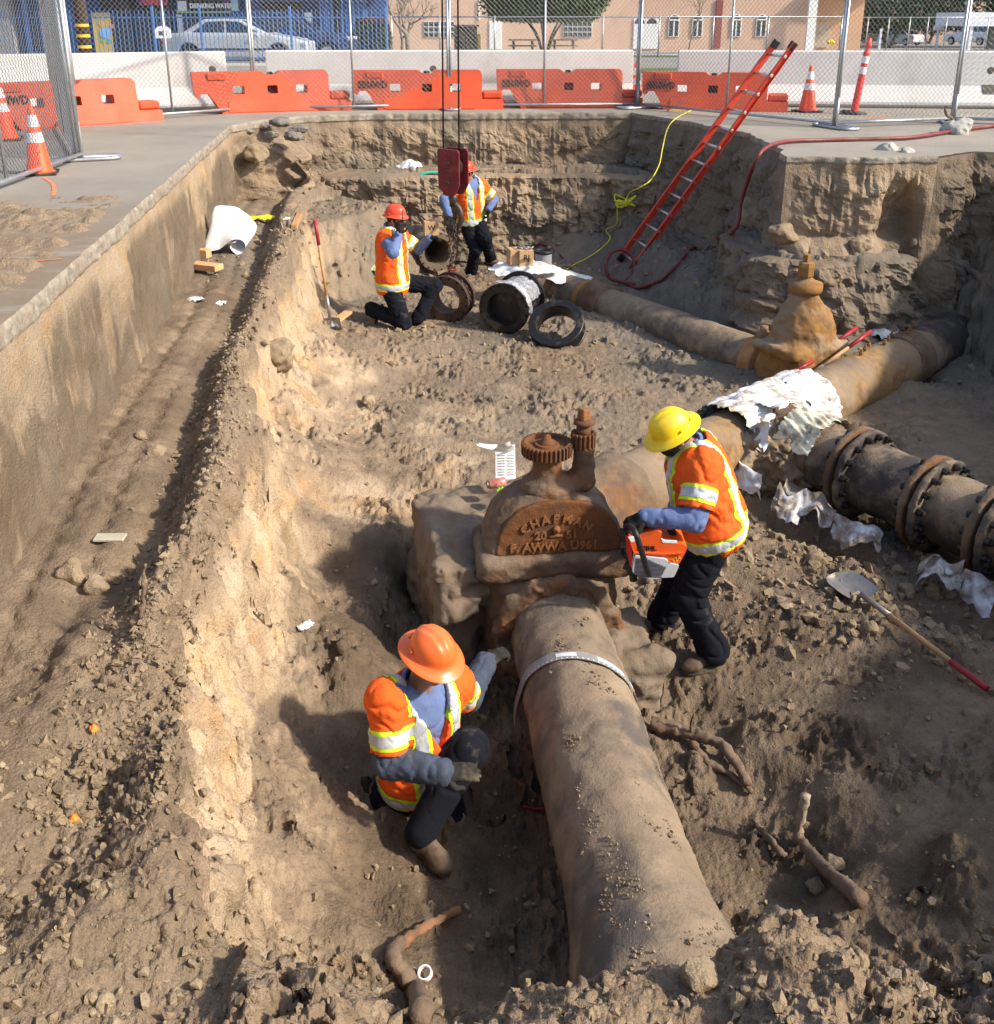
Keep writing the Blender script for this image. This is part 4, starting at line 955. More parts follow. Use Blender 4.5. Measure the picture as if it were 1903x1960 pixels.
# ---- concrete thrust block on the outside of the elbow
BA = R(12); bx_ = (math.cos(BA), math.sin(BA), 0); by_ = (-math.sin(BA), math.cos(BA), 0)
def f_thr(X, Y, Z):
    d = d_box(X, Y, Z, (-0.02, 5.65, -2.02), (0.45, 0.52, 0.42), (bx_, by_, (0, 0, 1)), 0.05)
    d = np.maximum(d, (Z + 1.60) + 0.10 * (5.6 - Y) * 0.6 + 0.05 * noise3(X * 3, Y * 3, Z))
    d = np.maximum(d, -(d_ell(X, Y, Z, (0.02, 4.98, -2.15), (0.36, 0.34, 0.34)) + nz3(X, Y, Z, 0.06, 4, 8.0)))
    return d + nz3(X, Y, Z, 0.075, 2.6, 9.0) - 0.03 * np.abs(noise3(X * 9, Y * 9, Z * 9)) - 0.012 * np.abs(noise3(X * 22, Y * 22, Z * 22))
V_, F_ = sdf_mesh(f_thr, (-0.65, 4.9, -2.55), (0.62, 6.35, -1.45), 0.014)
o = obj('concrete_thrust_block', mesh_np('concrete_thrust_block', V_, F_, M_CONC), label='dirt covered concrete block beside the rusty valve with a paper and a can on it', cat='concrete block')
def f_lump(X, Y, Z):
    c = VC + AR * 0.36 - AX * 0.36
    return d_box(X, Y, Z, (c.x, c.y, -2.30), (0.20, 0.30, 0.30), (bx_, by_, (0, 0, 1)), 0.06) + nz3(X, Y, Z, 0.05, 4.0, 19.0) - 0.012 * np.abs(noise3(X * 22, Y * 22, Z * 22))
c = VC + AR * 0.36 - AX * 0.36
V_, F_ = sdf_mesh(f_lump, (c.x - 0.4, c.y - 0.5, -2.6), (c.x + 0.4, c.y + 0.5, -1.9), 0.014)
obj('concrete_footing', mesh_np('concrete_footing', V_, F_, M_CONC), label='pale lump of concrete footing right of the near pipe under the valve', cat='concrete block')

# ---- polyethylene wrap round the tee
def sheet_tube(path, rad, seed, a0=0, a1=360, n=80, fold=0.03, tear=0.0):
    P = np.array([tuple(p) for p in path]); s = np.concatenate([[0], np.cumsum(np.linalg.norm(np.diff(P, axis=0), axis=1))])
    m = max(6, int(s[-1] / 0.015)); si = np.linspace(0, s[-1], m); C = np.stack([np.interp(si, s, P[:, k]) for k in range(3)], 1)
    T = np.gradient(C, axis=0); T /= np.linalg.norm(T, axis=1)[:, None]; U = np.cross(T, [0, 0, 1.0]); U /= np.linalg.norm(U, axis=1)[:, None]; W = np.cross(U, T)
    a = np.radians(np.linspace(a0, a1, n)); S, A = np.meshgrid(si, a, indexing='ij')
    if tear:  # ragged outlines
        S = S + (tear * noise2(A * 4, A * 0 + seed) + tear * 0.5 * noise2(A * 14, A * 0 + seed)) * (np.abs(S / s[-1] - 0.5) * 2) ** 3
        A = A + (0.15 * noise2(S * 9, S * 0 + seed)) * np.linspace(-1, 1, n)[None, :] ** 3
    d = rad + fold * np.abs(noise3(A * 2.5 + S * 4.0, S * 2.0 - A * 1.2, S * 0 + seed)) + 0.4 * fold * noise3(A * 9 + S * 12, S * 6, S * 0 + seed + 4)
    Ci = np.stack([np.interp(S, si, C[:, k]) for k in range(3)], -1); i0 = np.clip(np.searchsorted(si, S), 0, m - 1)
    V = Ci + d[..., None] * (np.cos(A)[..., None] * U[i0] + np.sin(A)[..., None] * W[i0])
    I = np.arange(m * n).reshape(m, n); Qs = np.stack([I[:-1, :-1], I[:-1, 1:], I[1:, 1:], I[1:, :-1]], -1).reshape(-1, 4)
    return V.reshape(-1, 3), Qs
t = empty('plastic_pipe_wrap', (TEE.x, TEE.y, -2.3), 'torn dirty white plastic wrap bundled round the pipe tee behind the yellow-helmet worker', 'plastic wrap')
V_, F_ = sheet_tube([TEE - RUN_DIR * 0.55, TEE + RUN_DIR * 0.75], 0.335, 3.0, -45, 200, 120, 0.085, 0.05); sub('sleeve', V_, F_, M_POLY, t)
V_, F_ = sheet_tube([TEE + RUN_DIR * 0.35, TEE + RUN_DIR * 0.80], 0.340, 5.0, -50, 190, 110, 0.05, 0.06); sub('gathered_edge', V_, F_, M_POLYC, t)
V_, F_ = sheet_tube([TEE + BR_DIR * 0.42, TEE + BR_DIR * 0.80], 0.325, 7.0, 20, 165, 90, 0.05, 0.10); sub('branch_collar', V_, F_, M_POLYY, t)
V_, F_ = sheet_tube([TEE - RUN_DIR * 0.25 + BR_DIR * 0.30, TEE - RUN_DIR * 0.02 + BR_DIR * 0.36], 0.36, 9.0, 80, 150, 50, 0.06, 0.10); sub('loose_flap', V_, F_, M_POLYC, t)
def f_teedirt(X, Y, Z):
    c = TEE + BR_DIR * 0.22 - RUN_DIR * 0.12
    d = d_ell(X, Y, Z, (c.x, c.y, -2.14), (0.60, 0.48, 0.38)); return d + nz3(X, Y, Z, 0.10, 2.5, 5.0) - 0.035 * np.abs(noise3(X * 11, Y * 11, Z * 11)) - 0.03 * (1 - np.abs(noise3(X * 24, Y * 24, Z * 24)) * 2) * (noise3(X * 5, Y * 5, Z * 5) > 0)
c = TEE + BR_DIR * 0.22 - RUN_DIR * 0.12
V_, F_ = sdf_mesh(f_teedirt, (c.x - 0.85, c.y - 0.75, -2.6), (c.x + 0.85, c.y + 0.75, -1.5), 0.016)
obj('soil_heap', mesh_np('soil_heap', V_, F_, M_CLOD), label='heap of brown soil piled against the wrapped pipe tee', cat='soil heap')

# ---- middle pipe and the second valve
MA, MBB = Vector((0.80, 12.95, -2.02)), Vector((2.80, 9.93, -2.02)); MD = (MBB - MA).normalized()
t = empty('middle_pipe', (1.8, 11.4, -2.2), 'smooth tan pipe lying from the black fittings to the second valve', 'pipe')
V_, F_ = swept([MA, MBB], 0.232, 56, 0.006, 0.008, 8.0); sub('barrel', V_, F_, M_PIPE, t)
V_, F_ = swept([MA + MD * 0.62, MA + MD * 0.72], 0.252, 56, 0.004, 0.006, 8.2); sub('joint_ring', V_, F_, M_RUSTO, t)
V_, F_ = swept([MA + MD * 0.80, MA + MD * 1.10], 0.275, 56, 0.012, 0.03, 8.4); sub('joint_collar', V_, F_, M_VALVE, t)
V_, F_ = swept([MBB - MD * 0.12, MBB + MD * 0.05], 0.262, 56, 0.004, 0.006, 8.6); sub('end_band', V_, F_, mat('ochre_coating', (0.42, 0.21, 0.075), 0.75, 0, 0.3, 8, 0.3, 60, 0.35), t)
V2 = Vector((3.06, 9.58, -2.05))
t = empty('second_gate_valve', (V2.x, V2.y, -2.4), 'pear shaped gate valve crusted with tan soil standing beside the ladder hose', 'valve')
r2 = (MD.y, -MD.x, 0)
def f_v2(X, Y, Z):
    d = d_box(X, Y, Z, (V2.x, V2.y, -2.05), (0.36, 0.28, 0.38), (r2, tuple(MD), (0, 0, 1)), 0.12)
    d = smin(d, d_box(X, Y, Z, (V2.x, V2.y, -1.72), (0.40, 0.29, 0.055), (r2, tuple(MD), (0, 0, 1)), 0.05), 0.04)
    d = smin(d, d_ell(X, Y, Z, (V2.x + 0.02, V2.y, -1.64), (0.315, 0.26, 0.42)), 0.08)
    d = smin(d, d_cyl(X, Y, Z, (V2.x, V2.y, -1.40), (V2.x, V2.y, -1.12), 0.13, 0.04), 0.10)
    return d + crust(X, Y, Z, 0.022)
V_, F_ = sdf_mesh(f_v2, (V2.x - 0.6, V2.y - 0.55, -2.5), (V2.x + 0.6, V2.y + 0.55, -0.98), 0.017)
sub('body', V_, F_, iron_material('ochre_soil_crust', 0.52, 0.85, (0.16, 0.095, 0.05), rustc=(0.40, 0.20, 0.055), dustc=(0.42, 0.32, 0.205)), t)
mb = MB(); mb.add(*lathe([(0, -1.16), (0.165, -1.16), (0.17, -1.12), (0.165, -1.07), (0.10, -1.05), (0.06, -1.02), (0.05, -0.98), (0, -0.98)], 18, (V2.x, V2.y, 0))); o = mb.build('gland_flange', M_RUSTO, t, True); o.data.transform(Matrix.Translation(-Vector(t.location)))
mb = MB(); mb.add(*lathe([(0, -1.0), (0.078, -1.0), (0.082, -0.90), (0.075, -0.865), (0.045, -0.86), (0, -0.86)], 8, (V2.x - 0.01, V2.y, 0))); mb.add(*box((V2.x - 0.01, V2.y, -0.83), (0.065, 0.065, 0.09), rotz(0.5), 0.006)); o = mb.build('operating_nut', M_RUSTO, t); o.data.transform(Matrix.Translation(-Vector(t.location)))
p = MBB - MD * 0.02 + Vector((0.0, 0, 0.30))
mb = MB(); mb.add(*lathe([(0, -0.1), (0.07, -0.1), (0.07, 0.02), (0.045, 0.04), (0.045, 0.09), (0, 0.09)], 10, p)); o = mb.build('side_plug', M_RUSTO, t, True); o.data.transform(Matrix.Translation(-Vector(t.location)))

# ---- loose fittings: flanged spools and rings
def ring_lathe(origin, axis, prof, n=48): return lathe(prof, n, origin, axis, cap=False, closed=True)
def flanged_ring(name, origin, axis, ro, rb, ri, length, th, nb, m, label, cat, inner_m=None, flanges=(0, 1)):
    t = empty(name, origin, label, cat); axis = Vector(axis).normalized(); x, y, d = frame(axis)
    prof = [(ri, 0), (rb, 0), (rb, length), (ri, length)]
    V_, F_ = ring_lathe((0, 0, 0), axis, prof); MB().add(V_, F_).build('barrel', m, t, True).data.polygons.foreach_set('use_smooth', [False] * len(F_))
    for f in flanges:
        z0 = (0 - 0.002) if f == 0 else length - th + 0.002; z1 = z0 + th
        V_, F_ = ring_lathe((0, 0, 0), axis, [(ri - 0.001, z0), (ro - 0.006, z0), (ro, z0 + 0.006), (ro, z1 - 0.006), (ro - 0.006, z1), (ri - 0.001, z1)], 64)
        fl = MB().add(V_, F_).build('flange', m, t)
        rbc = (ro + rb) / 2 + 0.004
        for k in range(nb):
            a = 2 * math.pi * (k + 0.5) / nb; c = x * rbc * math.cos(a) + y * rbc * math.sin(a)
            zz, dr = (z0 - 0.0015, -axis) if f == 0 else (z1 + 0.0015, axis)
            h = lathe([(0.0, 0), (0.0155, 0), (0.0155, -0.002), (0.0, -0.002)], 10, c + axis * zz, dr); MB().add(*h).build('bolt_hole', M_HOLE, fl)
    return t
M_HOLE = mat('bolt_hole_dark', (0.004, 0.004, 0.004), 0.9, 0, 0.1)
HS = PY(853, 574, 11.55)
SP_AX = Vector((0.34, 1, 0.02)).normalized()
spool_t = flanged_ring('hanging_rusty_spool', HS, SP_AX, 0.295, 0.235, 0.178, 0.24, 0.042, 16, M_WEBRUST, 'brown flanged ring hanging on the crane chain beside the kneeling worker', 'pipe spool')
p = PY(838, 482, 14.0)
t = flanged_ring('flanged_pipe_end', p, Vector((-0.42, 1, 0.0)), 0.285, 0.235, 0.20, 0.9, 0.04, 16, iron_material('dusty_flange_iron', 0.45, 0.3, (0.12, 0.09, 0.065)), 'open flanged pipe end jutting from the back bank with a wooden block on top', 'pipe', flanges=(0,))
d = Vector((-0.42, 1, 0)).normalized(); mb = MB(); mb.add(*lathe([(0, 0), (0.198, 0)], 24, d * 0.7, d, cap=False)); mb.build('bore_dark', M_WEBRUST, t)
p = PY(964, 592, 11.1); d = Vector((0.36, 1, 0.0)).normalized()
t = flanged_ring('black_flanged_spool', p, d, 0.305, 0.245, 0.205, 0.66, 0.04, 16, M_BLACK, 'black flanged pipe spool partly wrapped in clear film beside the tan pipe', 'pipe spool')
V_, F_ = sheet_tube([p + d * 0.06, p + d * 0.62], 0.252, 13.0, 10, 230, 90, 0.018, 0.04)
tf = NT('clear_film'); n1 = tf.noise(20, 5, 0.7); tf.col((0.62, 0.63, 0.66)); tf.set('Roughness', 0.22); tf.set('Alpha', tf.ramp(n1, [(0.35, 0.35), (0.6, 0.85)])); tf.set('Metallic', 0.35); tf.bump(n1, 0.6, 0.02)
sub('clear_film_wrap', V_, F_, tf.m, t)
V_, F_ = sheet_tube([p - d * 0.03, p + d * 0.10], 0.318, 17.0, -40, 110, 60, 0.03, 0.06); sub('torn_film_edge', V_, F_, tf.m, t)
mb = MB(); mb.add(*lathe([(0, 0), (0.206, 0)], 24, d * 0.15, -d, cap=False)); mb.build('dark_end_cap', M_BLACK, t)
p = PZ(1064, 622, -1.86)
t = flanged_ring('black_flange_ring', p + Vector((0, 0, 0.03)), Vector((0.20, 0.62, -0.78)), 0.315, 0.262, 0.232, 0.20, 0.036, 20, M_BLACK, 'black flange adapter ring with bolt holes lying tilted on the sand', 'flange ring')
# soil crumbs lying in patches on the near pipe
rgc = np.random.RandomState(31); Vc = []; Fc = []; kc = 0
ICc = np.array([(1, 0, 0), (-1, 0, 0), (0, 1, 0), (0, -1, 0), (0, 0, 1), (0, 0, -1)], float); ICq = np.array([(0, 2, 4), (2, 1, 4), (1, 3, 4), (3, 0, 4), (2, 0, 5), (1, 2, 5), (3, 1, 5), (0, 3, 5)])
sv = rgc.uniform(0.25, 2.7, 9000); av = rgc.uniform(15, 165, 9000); dens = fbm2(sv, np.radians(av) * 0.6, 2.6, 3, 0.6, 92) + 0.35 * np.exp(-((sv - 0.5) / 0.35) ** 2) - 0.004 * np.abs(av - 85)
for s_, a_ in zip(sv[dens > 0.33], av[dens > 0.33]):
    r_ = 0.0018 * (5.5 ** (rgc.rand() ** 2.2)); rad_ = 0.282 + 0.075 * math.exp(-((s_ - 0.35) / 0.38) ** 2); c_ = PIPE_A + AX * s_ + AR * (rad_ * math.cos(R(a_))) + Vector((0, 0, rad_ * math.sin(R(a_))))
    Vc.append(ICc * rgc.uniform(0.6, 1.3, (6, 1)) @ np.linalg.qr(rgc.normal(size=(3, 3)))[0] * r_ + np.array(c_)); Fc.append(ICq + kc); kc += 6
obj('pipe_crumbs', mesh_np('pipe_crumbs', np.concatenate(Vc), np.concatenate(Fc), M_CLOD, False), label='soil crumbs lying in patches on top of the near pipe', cat='soil crumbs', kind='stuff')
# ================================================================== STREET FURNITURE
M_BARR = mat('orange_barrier_plastic', (0.58, 0.076, 0.024), 0.5, 0, 0.22, 1.6, 0.2, 18, 0.25, (0.40, 0.12, 0.06), 2.0)
M_BARRD = mat('barrier_hollow', (0.20, 0.028, 0.012), 0.6, 0, 0.2); M_BLKTXT = mat('stencil_black', (0.035, 0.022, 0.018), 0.8, 0, 0.4, 30, 0, 30, 0.3, (0.55, 0.10, 0.04), 14)
M_KRAIL = mat('white_painted_concrete', (0.60, 0.585, 0.56), 0.8, 0, 0.10, 1.2, 0.35, 45, 0.22, (0.40, 0.36, 0.30), 2.2)
M_KHOLE = mat('krail_hole', (0.10, 0.085, 0.065), 0.9, 0, 0.4, 12, 0.4, 50)
M_GALV = mat('galvanised_steel', (0.44, 0.45, 0.46), 0.42, 0.75, 0.2, 12, 0.1, 60, 0.10)
M_WIRE = mat('chain_link_wire', (0.24, 0.24, 0.24), 0.5, 0.3, 0.15, 12)
M_CONE = mat('cone_orange', (0.90, 0.085, 0.018), 0.45, 0, 0.1, 5, 0, 30, 0.08); M_CWHT = mat('cone_white', (0.82, 0.82, 0.82), 0.4, 0, 0.06, 8, 0, 30, 0.10); M_RUBBER = mat('black_rubber', (0.016, 0.015, 0.015), 0.8, 0, 0.3, 9, 0.2, 50, 0.3)
# ---- water-filled barriers
BL, BH = 2.44, 0.62
def rounded(pts, r, n=4):
    out = []; N = len(pts)
    for i in range(N):
        p0, p1, p2 = [np.array(pts[(i + k) % N], float) for k in (-1, 0, 1)]
        a = p0 - p1; b = p2 - p1; la, lb = np.linalg.norm(a), np.linalg.norm(b); rr = min(r, la * 0.45, lb * 0.45)
        s0 = p1 + a / la * rr; s1 = p1 + b / lb * rr
        for k in range(n + 1):
            t = k / n; out.append(tuple((1 - t) ** 2 * s0 + 2 * t * (1 - t) * p1 + t * t * s1))
    return out
BAR_OUT = rounded([(0.40, 0), (2.44, 0), (2.44, 0.155), (2.415, 0.16), (2.09, 0.165), (2.10, 0.55), (2.06, 0.62), (1.34, 0.62), (1.27, 0.565), (1.13, 0.565), (1.06, 0.62), (0.0, 0.62), (0.02, 0.28), (0.07, 0.23), (0.10, 0.30), (0.22, 0.30), (0.29, 0.20)], 0.022)
def rect(cx_, cy_, w_, h_): return rounded([(cx_ - w_ / 2, cy_ - h_ / 2), (cx_ - w_ / 2, cy_ + h_ / 2), (cx_ + w_ / 2, cy_ + h_ / 2), (cx_ + w_ / 2, cy_ - h_ / 2)], 0.022, 3)
BAR_HOLES = [rect(0.68, 0.345, 0.18, 0.125), rect(1.20, 0.345, 0.16, 0.125), rect(1.66, 0.345, 0.18, 0.125)]
def holed_slab(outer, holes, ywidth):
    loops = [[Vector((x, z, 0)) for x, z in l] for l in [outer] + holes]; tri = tessellate_polygon(loops); P = [tuple(v) for l in loops for v in l]; n = len(P)
    V = [(x, -ywidth(z), z) for x, z, _ in P] + [(x, ywidth(z), z) for x, z, _ in P]; F = []
    for t_ in tri:
        a, b, c = [Vector(P[i]) for i in t_]; t2 = t_ if (b - a).cross(c - a).z > 0 else t_[::-1]
        F.append(tuple(t2)); F.append(tuple(i + n for i in t2[::-1]))
    k = 0
    for l in loops:
        m = len(l)
        for i in range(m): F.append((k + i, k + (i + 1) % m, n + k + (i + 1) % m, n + k + i)[::-1])
        k += m
    return V, F
bw = lambda z: 0.215 - 0.12 * z / 0.62
V_, F_ = holed_slab(BAR_OUT, BAR_HOLES, bw)
BARR_ME = mesh_np('barrier_body', V_, F_, M_BARR, False)
mb = MB(); V_, F_ = box((1.25, 0, 0.105), (1.50, 1, 0.17), None, 0.02); V_[:, 1] = np.sign(V_[:, 1]) * (np.array([bw(z) for z in V_[:, 2]]) + 0.010); mb.add(V_, F_); BARR_PAN = mesh_np('lower_panel', np.concatenate(mb.V), mb.F, M_BARR, False)
mb = MB(); mb.add(*box((2.27, 0, 0.225), (0.33, 0.30, 0.125), None, 0.035)); BARR_TNG = mesh_np('interlock_block', np.concatenate(mb.V), mb.F, M_BARR, False)
mb = MB(); mb.add(*lathe([(0, 0), (0.05, 0), (0.05, 0.035), (0.035, 0.045), (0, 0.045)], 12, (1.20, 0, 0.56))); BARR_CAP = mesh_np('fill_cap', np.concatenate(mb.V), mb.F, M_RUBBER, False)
mb = MB(); mb.add(*box((0.36, -0.115, 0.55), (0.28, 0.05, 0.11), None, 0.02)); BARR_LUG = mesh_np('lift_lug', np.concatenate(mb.V), mb.F, M_BARR, False)
def barrier(a, b, label, txt=None, faded=False):
    a, b = Vector(a), Vector(b); d = (b - a); ang = math.atan2(d.y, d.x); sc = d.length / BL
    t = empty('water_barrier', a, label, 'barrier', 'orange barriers along the far side of the pit', ang); t.scale = (sc, sc, sc)
    bo = obj('body', BARR_ME, t); bv = bo.modifiers.new('bevel', 'BEVEL'); bv.width = 0.022; bv.segments = 2; bv.limit_method = 'ANGLE'; bv.angle_limit = R(50); bv.use_clamp_overlap = True
    obj('lower_panel', BARR_PAN, bo); obj('interlock_block', BARR_TNG, t); obj('fill_cap', BARR_CAP, t); obj('lift_lug', BARR_LUG, bo)
    MB().add(*box((1.20, 0.03, 0.345), (0.17, 0.02, 0.13))).build('blocked_opening', M_BARRD, bo)
    if txt:
        f0 = -(float(bw(0.40)) + 0.012)
        M = plane_M((0.33, f0, 0.395), (1, 0, 0), (0, 0.22, 1)); text_obj('stencil_lettering', txt, 0.165, M_BLKTXT, bo, M, 0.004, 0.004, sx=0.80)
    return t
barrier(PZ(-28, 252, 0), PZ(302, 229, 0), 'leftmost orange barrier behind the mesh fence corner', 'SBMWD')
barrier(PZ(372, 218, 0), PZ(668, 208, 0), 'orange barrier standing in front of the gap between the white concrete rails')
barrier(PZ(678, 209, 0), PZ(962, 207.5, 0), 'orange barrier with worn lettering behind the crane cables', 'SBMWD')
barrier(PZ(950, 205.5, 0), PZ(1226, 204.5, 0), 'orange barrier with crisp black lettering right of the crane cables', 'SBMWD')
barrier(PZ(1228, 207, 0), PZ(1507, 213, 0), 'orange barrier partly hidden behind the top of the ladder', 'SBMWD')
# ---- concrete rails
def krail(a, b, label, holes=()):
    a, b = Vector(a), Vector(b); d = b - a; L = d.length; t = empty('concrete_rail', a, label, 'concrete barrier', 'white concrete barriers behind the orange ones', math.atan2(d.y, d.x))
    prof = [(-0.30, 0.06), (-0.30, 0.10), (-0.13, 0.36), (-0.105, 0.88), (-0.085, 0.90), (0.085, 0.90), (0.105, 0.88), (0.13, 0.36), (0.30, 0.10), (0.30, 0.06), (0.22, 0.0), (-0.22, 0.0)]
    n = len(prof); xs = [0, 0.012, L - 0.012, L]; V = []; F = []
    for i, x in enumerate(xs):
        k = 0.975 if i in (0, 3) else 1.0
        for y, z in prof: V.append((x, y * k, z * (k if z > 0.5 else 1)))
    for i in range(3):
        for k in range(n): F.append((i * n + k, i * n + (k + 1) % n, (i + 1) * n + (k + 1) % n, (i + 1) * n + k))
    F.append(tuple(range(n))[::-1]); F.append(tuple(3 * n + k for k in range(n)))
    bo = MB().add(V, F).build('rail_body', M_KRAIL, t)
    for hx, hz, sq in holes:
        yy = -(0.105 + (0.88 - hz) / 0.52 * 0.025) if hz > 0.36 else -(0.13 + (0.36 - hz) / 0.26 * 0.17)
        if sq: MB().add(*box((hx, yy, hz), (0.21, 0.02, 0.17), Matrix.Rotation(-0.55, 3, 'X'))).build('lifting_slot', M_KHOLE, t)
        else: MB().add(*lathe([(0.0, 0), (0.045, 0.0), (0.058, -0.004), (0.06, -0.02)], 14, (hx, yy - 0.006, hz), (0, -1, 0), cap=False)).build('anchor_hole', M_KHOLE, t)
    return t
krail(PZ(-150, 229, 0), PZ(437, 206, 0), 'white concrete rail on the left behind the mesh fence', ((4.25, 0.62, 0),))
krail(PZ(517, 201.5, 0), PZ(1207, 199.5, 0), 'long white concrete rail in the middle below the tan building', ((2.80, 0.60, 0),))
krail(PZ(1293, 200.5, 0), PZ(2000, 207, 0), 'white concrete rail on the right behind the cone and delineator post', ((5.05, 0.60, 0), (5.05, 0.30, 1)))
# ---- cones and delineator
def cone(p, h, label, lean=0.0):
    t = empty('traffic_cone', p, label, 'traffic cone', 'traffic cones on the street'); t.rotation_euler = (lean, 0, 0.3); s = h / 0.71; t.scale = (s, s, s)
    rad = lambda z: 0.135 - 0.108 * (z - 0.03) / 0.68
    MB().add(*box((0, 0, 0.015), (0.36, 0.36, 0.03), None, 0.012)).build('base', M_RUBBER, t)
    MB().add(*lathe([(0.16, 0.03), (rad(0.05), 0.05), (rad(0.70), 0.70), (rad(0.71) * 0.8, 0.71), (0.0, 0.71)], 28, cap=False)).build('body', M_CONE, t, True)
    for z0, z1 in ((0.34, 0.44), (0.50, 0.62)):
        MB().add(*lathe([(rad(z0) + 0.002, z0), (rad(z1) + 0.002, z1)], 28, cap=False)).build('reflective_band', M_CWHT, t, True)
    return t
cone(PZ(77, 333, 0), 0.63, 'traffic cone behind the near left fence panel'); cone(PZ(12, 268, 0), 0.71, 'traffic cone at the left edge before the orange barrier')
cone(PZ(1545, 214, 0), 0.71, 'traffic cone standing between the ladder and the delineator post'); cone(PZ(1215, 200, 0), 0.70, 'traffic cone half hidden behind a fence post right of the lettered barrier')
p = PZ(1634, 218, 0); t = empty('delineator_post', p, 'tall red delineator post with white bands leaning behind the fence', 'delineator'); t.rotation_euler = (0, R(6), 0)
M_DEL = mat('red_delineator', (0.80, 0.045, 0.030), 0.45, 0, 0.1, 5, 0, 30, 0.06)
MB().add(*lathe([(0, 0), (0.21, 0), (0.21, 0.02), (0.17, 0.045), (0.06, 0.05), (0, 0.05)], 20)).build('base', M_RUBBER, t)
MB().add(*lathe([(0.055, 0.05), (0.050, 0.90), (0.050, 0.92), (0.030, 0.94), (0.028, 0.98), (0.048, 1.0), (0.050, 1.03), (0.035, 1.06), (0.034, 1.13), (0, 1.13)], 20, cap=False)).build('tube', M_DEL, t, True)
for z in (0.60, 0.76): MB().add(*lathe([(0.0545, z), (0.0535, z + 0.105)], 20, cap=False)).build('reflective_band', M_CWHT, t, True)
# ---- temporary chain-link panels
def link_mesh(w_, z0, z1, pitch=0.082):
    mb = MB(); n = int(w_ / pitch); hz = pitch * 0.5; rows = int((z1 - z0) / hz); r = 0.0032; allV = []; allF = []; base_ = 0
    for i in range(n):
        x0 = (i + 0.5) * w_ / n; q = w_ / n / 2
        for ph in (0, 1):
            pts = np.array([(x0 + (q if (k + ph) % 2 else -q) * 0.5 + (-q if ph else q) * 0.0, (0.004 if k % 2 else -0.004), z0 + k * hz) for k in range(rows + 1)])
            if ph == 1: pts[:, 0] += q
            m = len(pts); a = np.arange(3) * 2 * math.pi / 3
            ring = np.stack([np.cos(a) * r, np.sin(a) * r], 1)
            Vv = np.stack([pts[:, None, 0] + ring[None, :, 0], pts[:, None, 1] + ring[None, :, 1], np.repeat(pts[:, 2:3], 3, 1)], -1).reshape(-1, 3)
            I = np.arange(m * 3).reshape(m, 3) + base_; J_ = np.roll(I, -1, 1)
            allV.append(Vv); allF.append(np.stack([I[:-1], J_[:-1], J_[1:], I[1:]], -1).reshape(-1, 4)); base_ += m * 3
    return np.concatenate(allV), np.concatenate(allF)
LINK_CACHE = {}
def fence_panel(a, b, label, h=1.83, center=True, foot=True, z=0.07, pitch=0.082, stand=0.75):
    a, b = Vector(a), Vector(b); d = b - a; L = d.length; t = empty('fence_panel', (a.x, a.y, a.z), label, 'fence panel', 'temporary chain link fence panels round the pit', math.atan2(d.y, d.x))
    r = 0.021
    def tb(nm, p, q, rr=r): MB().add(*tube([p, q], rr, 10)).build(nm, M_GALV, t, True)
    tb('end_post', (0.02, 0, 0.03), (0.02, 0, h)); tb('end_post', (L - 0.02, 0, 0.03), (L - 0.02, 0, h)); tb('bottom_rail', (0.02, 0, z), (L - 0.02, 0, z)); tb('top_rail', (0.02, 0, h), (L - 0.02, 0, h))
    if center: tb('center_post', (L / 2, 0, z), (L / 2, 0, h), 0.017)
    key = (round(L, 1), pitch)
    if key not in LINK_CACHE:
        V, F = link_mesh(L - 0.06, z + 0.03, h - 0.02, pitch); V[:, 0] += 0.03; LINK_CACHE[key] = mesh_np('chain_link_mesh', V, F, M_WIRE, False)
    obj('chain_link_mesh', LINK_CACHE[key], t, kind='stuff')
    if foot:
        s = stand / 2; pts = catmull([(0.02, -s, 0.022), (-0.10, -s * 0.85, 0.022), (-0.12, 0, 0.022), (-0.10, s * 0.85, 0.022), (0.02, s, 0.022), (0.14, s * 0.85, 0.022), (0.16, 0, 0.022), (0.14, -s * 0.85, 0.022)], 6, True)
        MB().add(*tube(pts, 0.020, 8, closed=True)).build('foot_stand', M_GALV, t, True); tb('stand_bar', (0.02, -s, 0.03), (0.02, s, 0.03), 0.016); tb('stand_pin', (0.02, 0, 0.03), (0.02, 0.001, 0.4), 0.024)
    return t
FP = [Vector((-4.20, 6.9, 0)), PZ(157, 307, 0), PZ(150, 240, 0), PZ(490, 214, 0), PZ(861, 209, 0), PZ(1219, 207, 0), PZ(1597, 245, 0), PZ(1822, 236, 0), Vector((9.4, 13.6, 0))]
FL = ['near left fence panel in front of the first cone', 'fence panel seen edge-on at the left street corner', 'fence panel before the leftmost orange barrier', 'fence panel left of the crane cables', 'fence panel right of the crane cables', 'fence panel behind the leaning ladder', 'fence panel in front of the delineator post', 'fence panel at the right edge before the white rail']
for i in range(8):
    fence_panel(FP[i], FP[i + 1], 'chain link ' + FL[i], center=i not in (6,), foot=i in (1, 4, 5, 6, 7), pitch=0.075 if i > 1 else 0.06)
a_, b_ = FP[1] + Vector((-0.05, 0.02, 0)), FP[2] + Vector((-0.25, -0.1, 0))
fence_panel(a_ + (b_ - a_) * 0.05, b_, 'spare chain link panel stacked against the edge-on panel', foot=False, pitch=0.06)
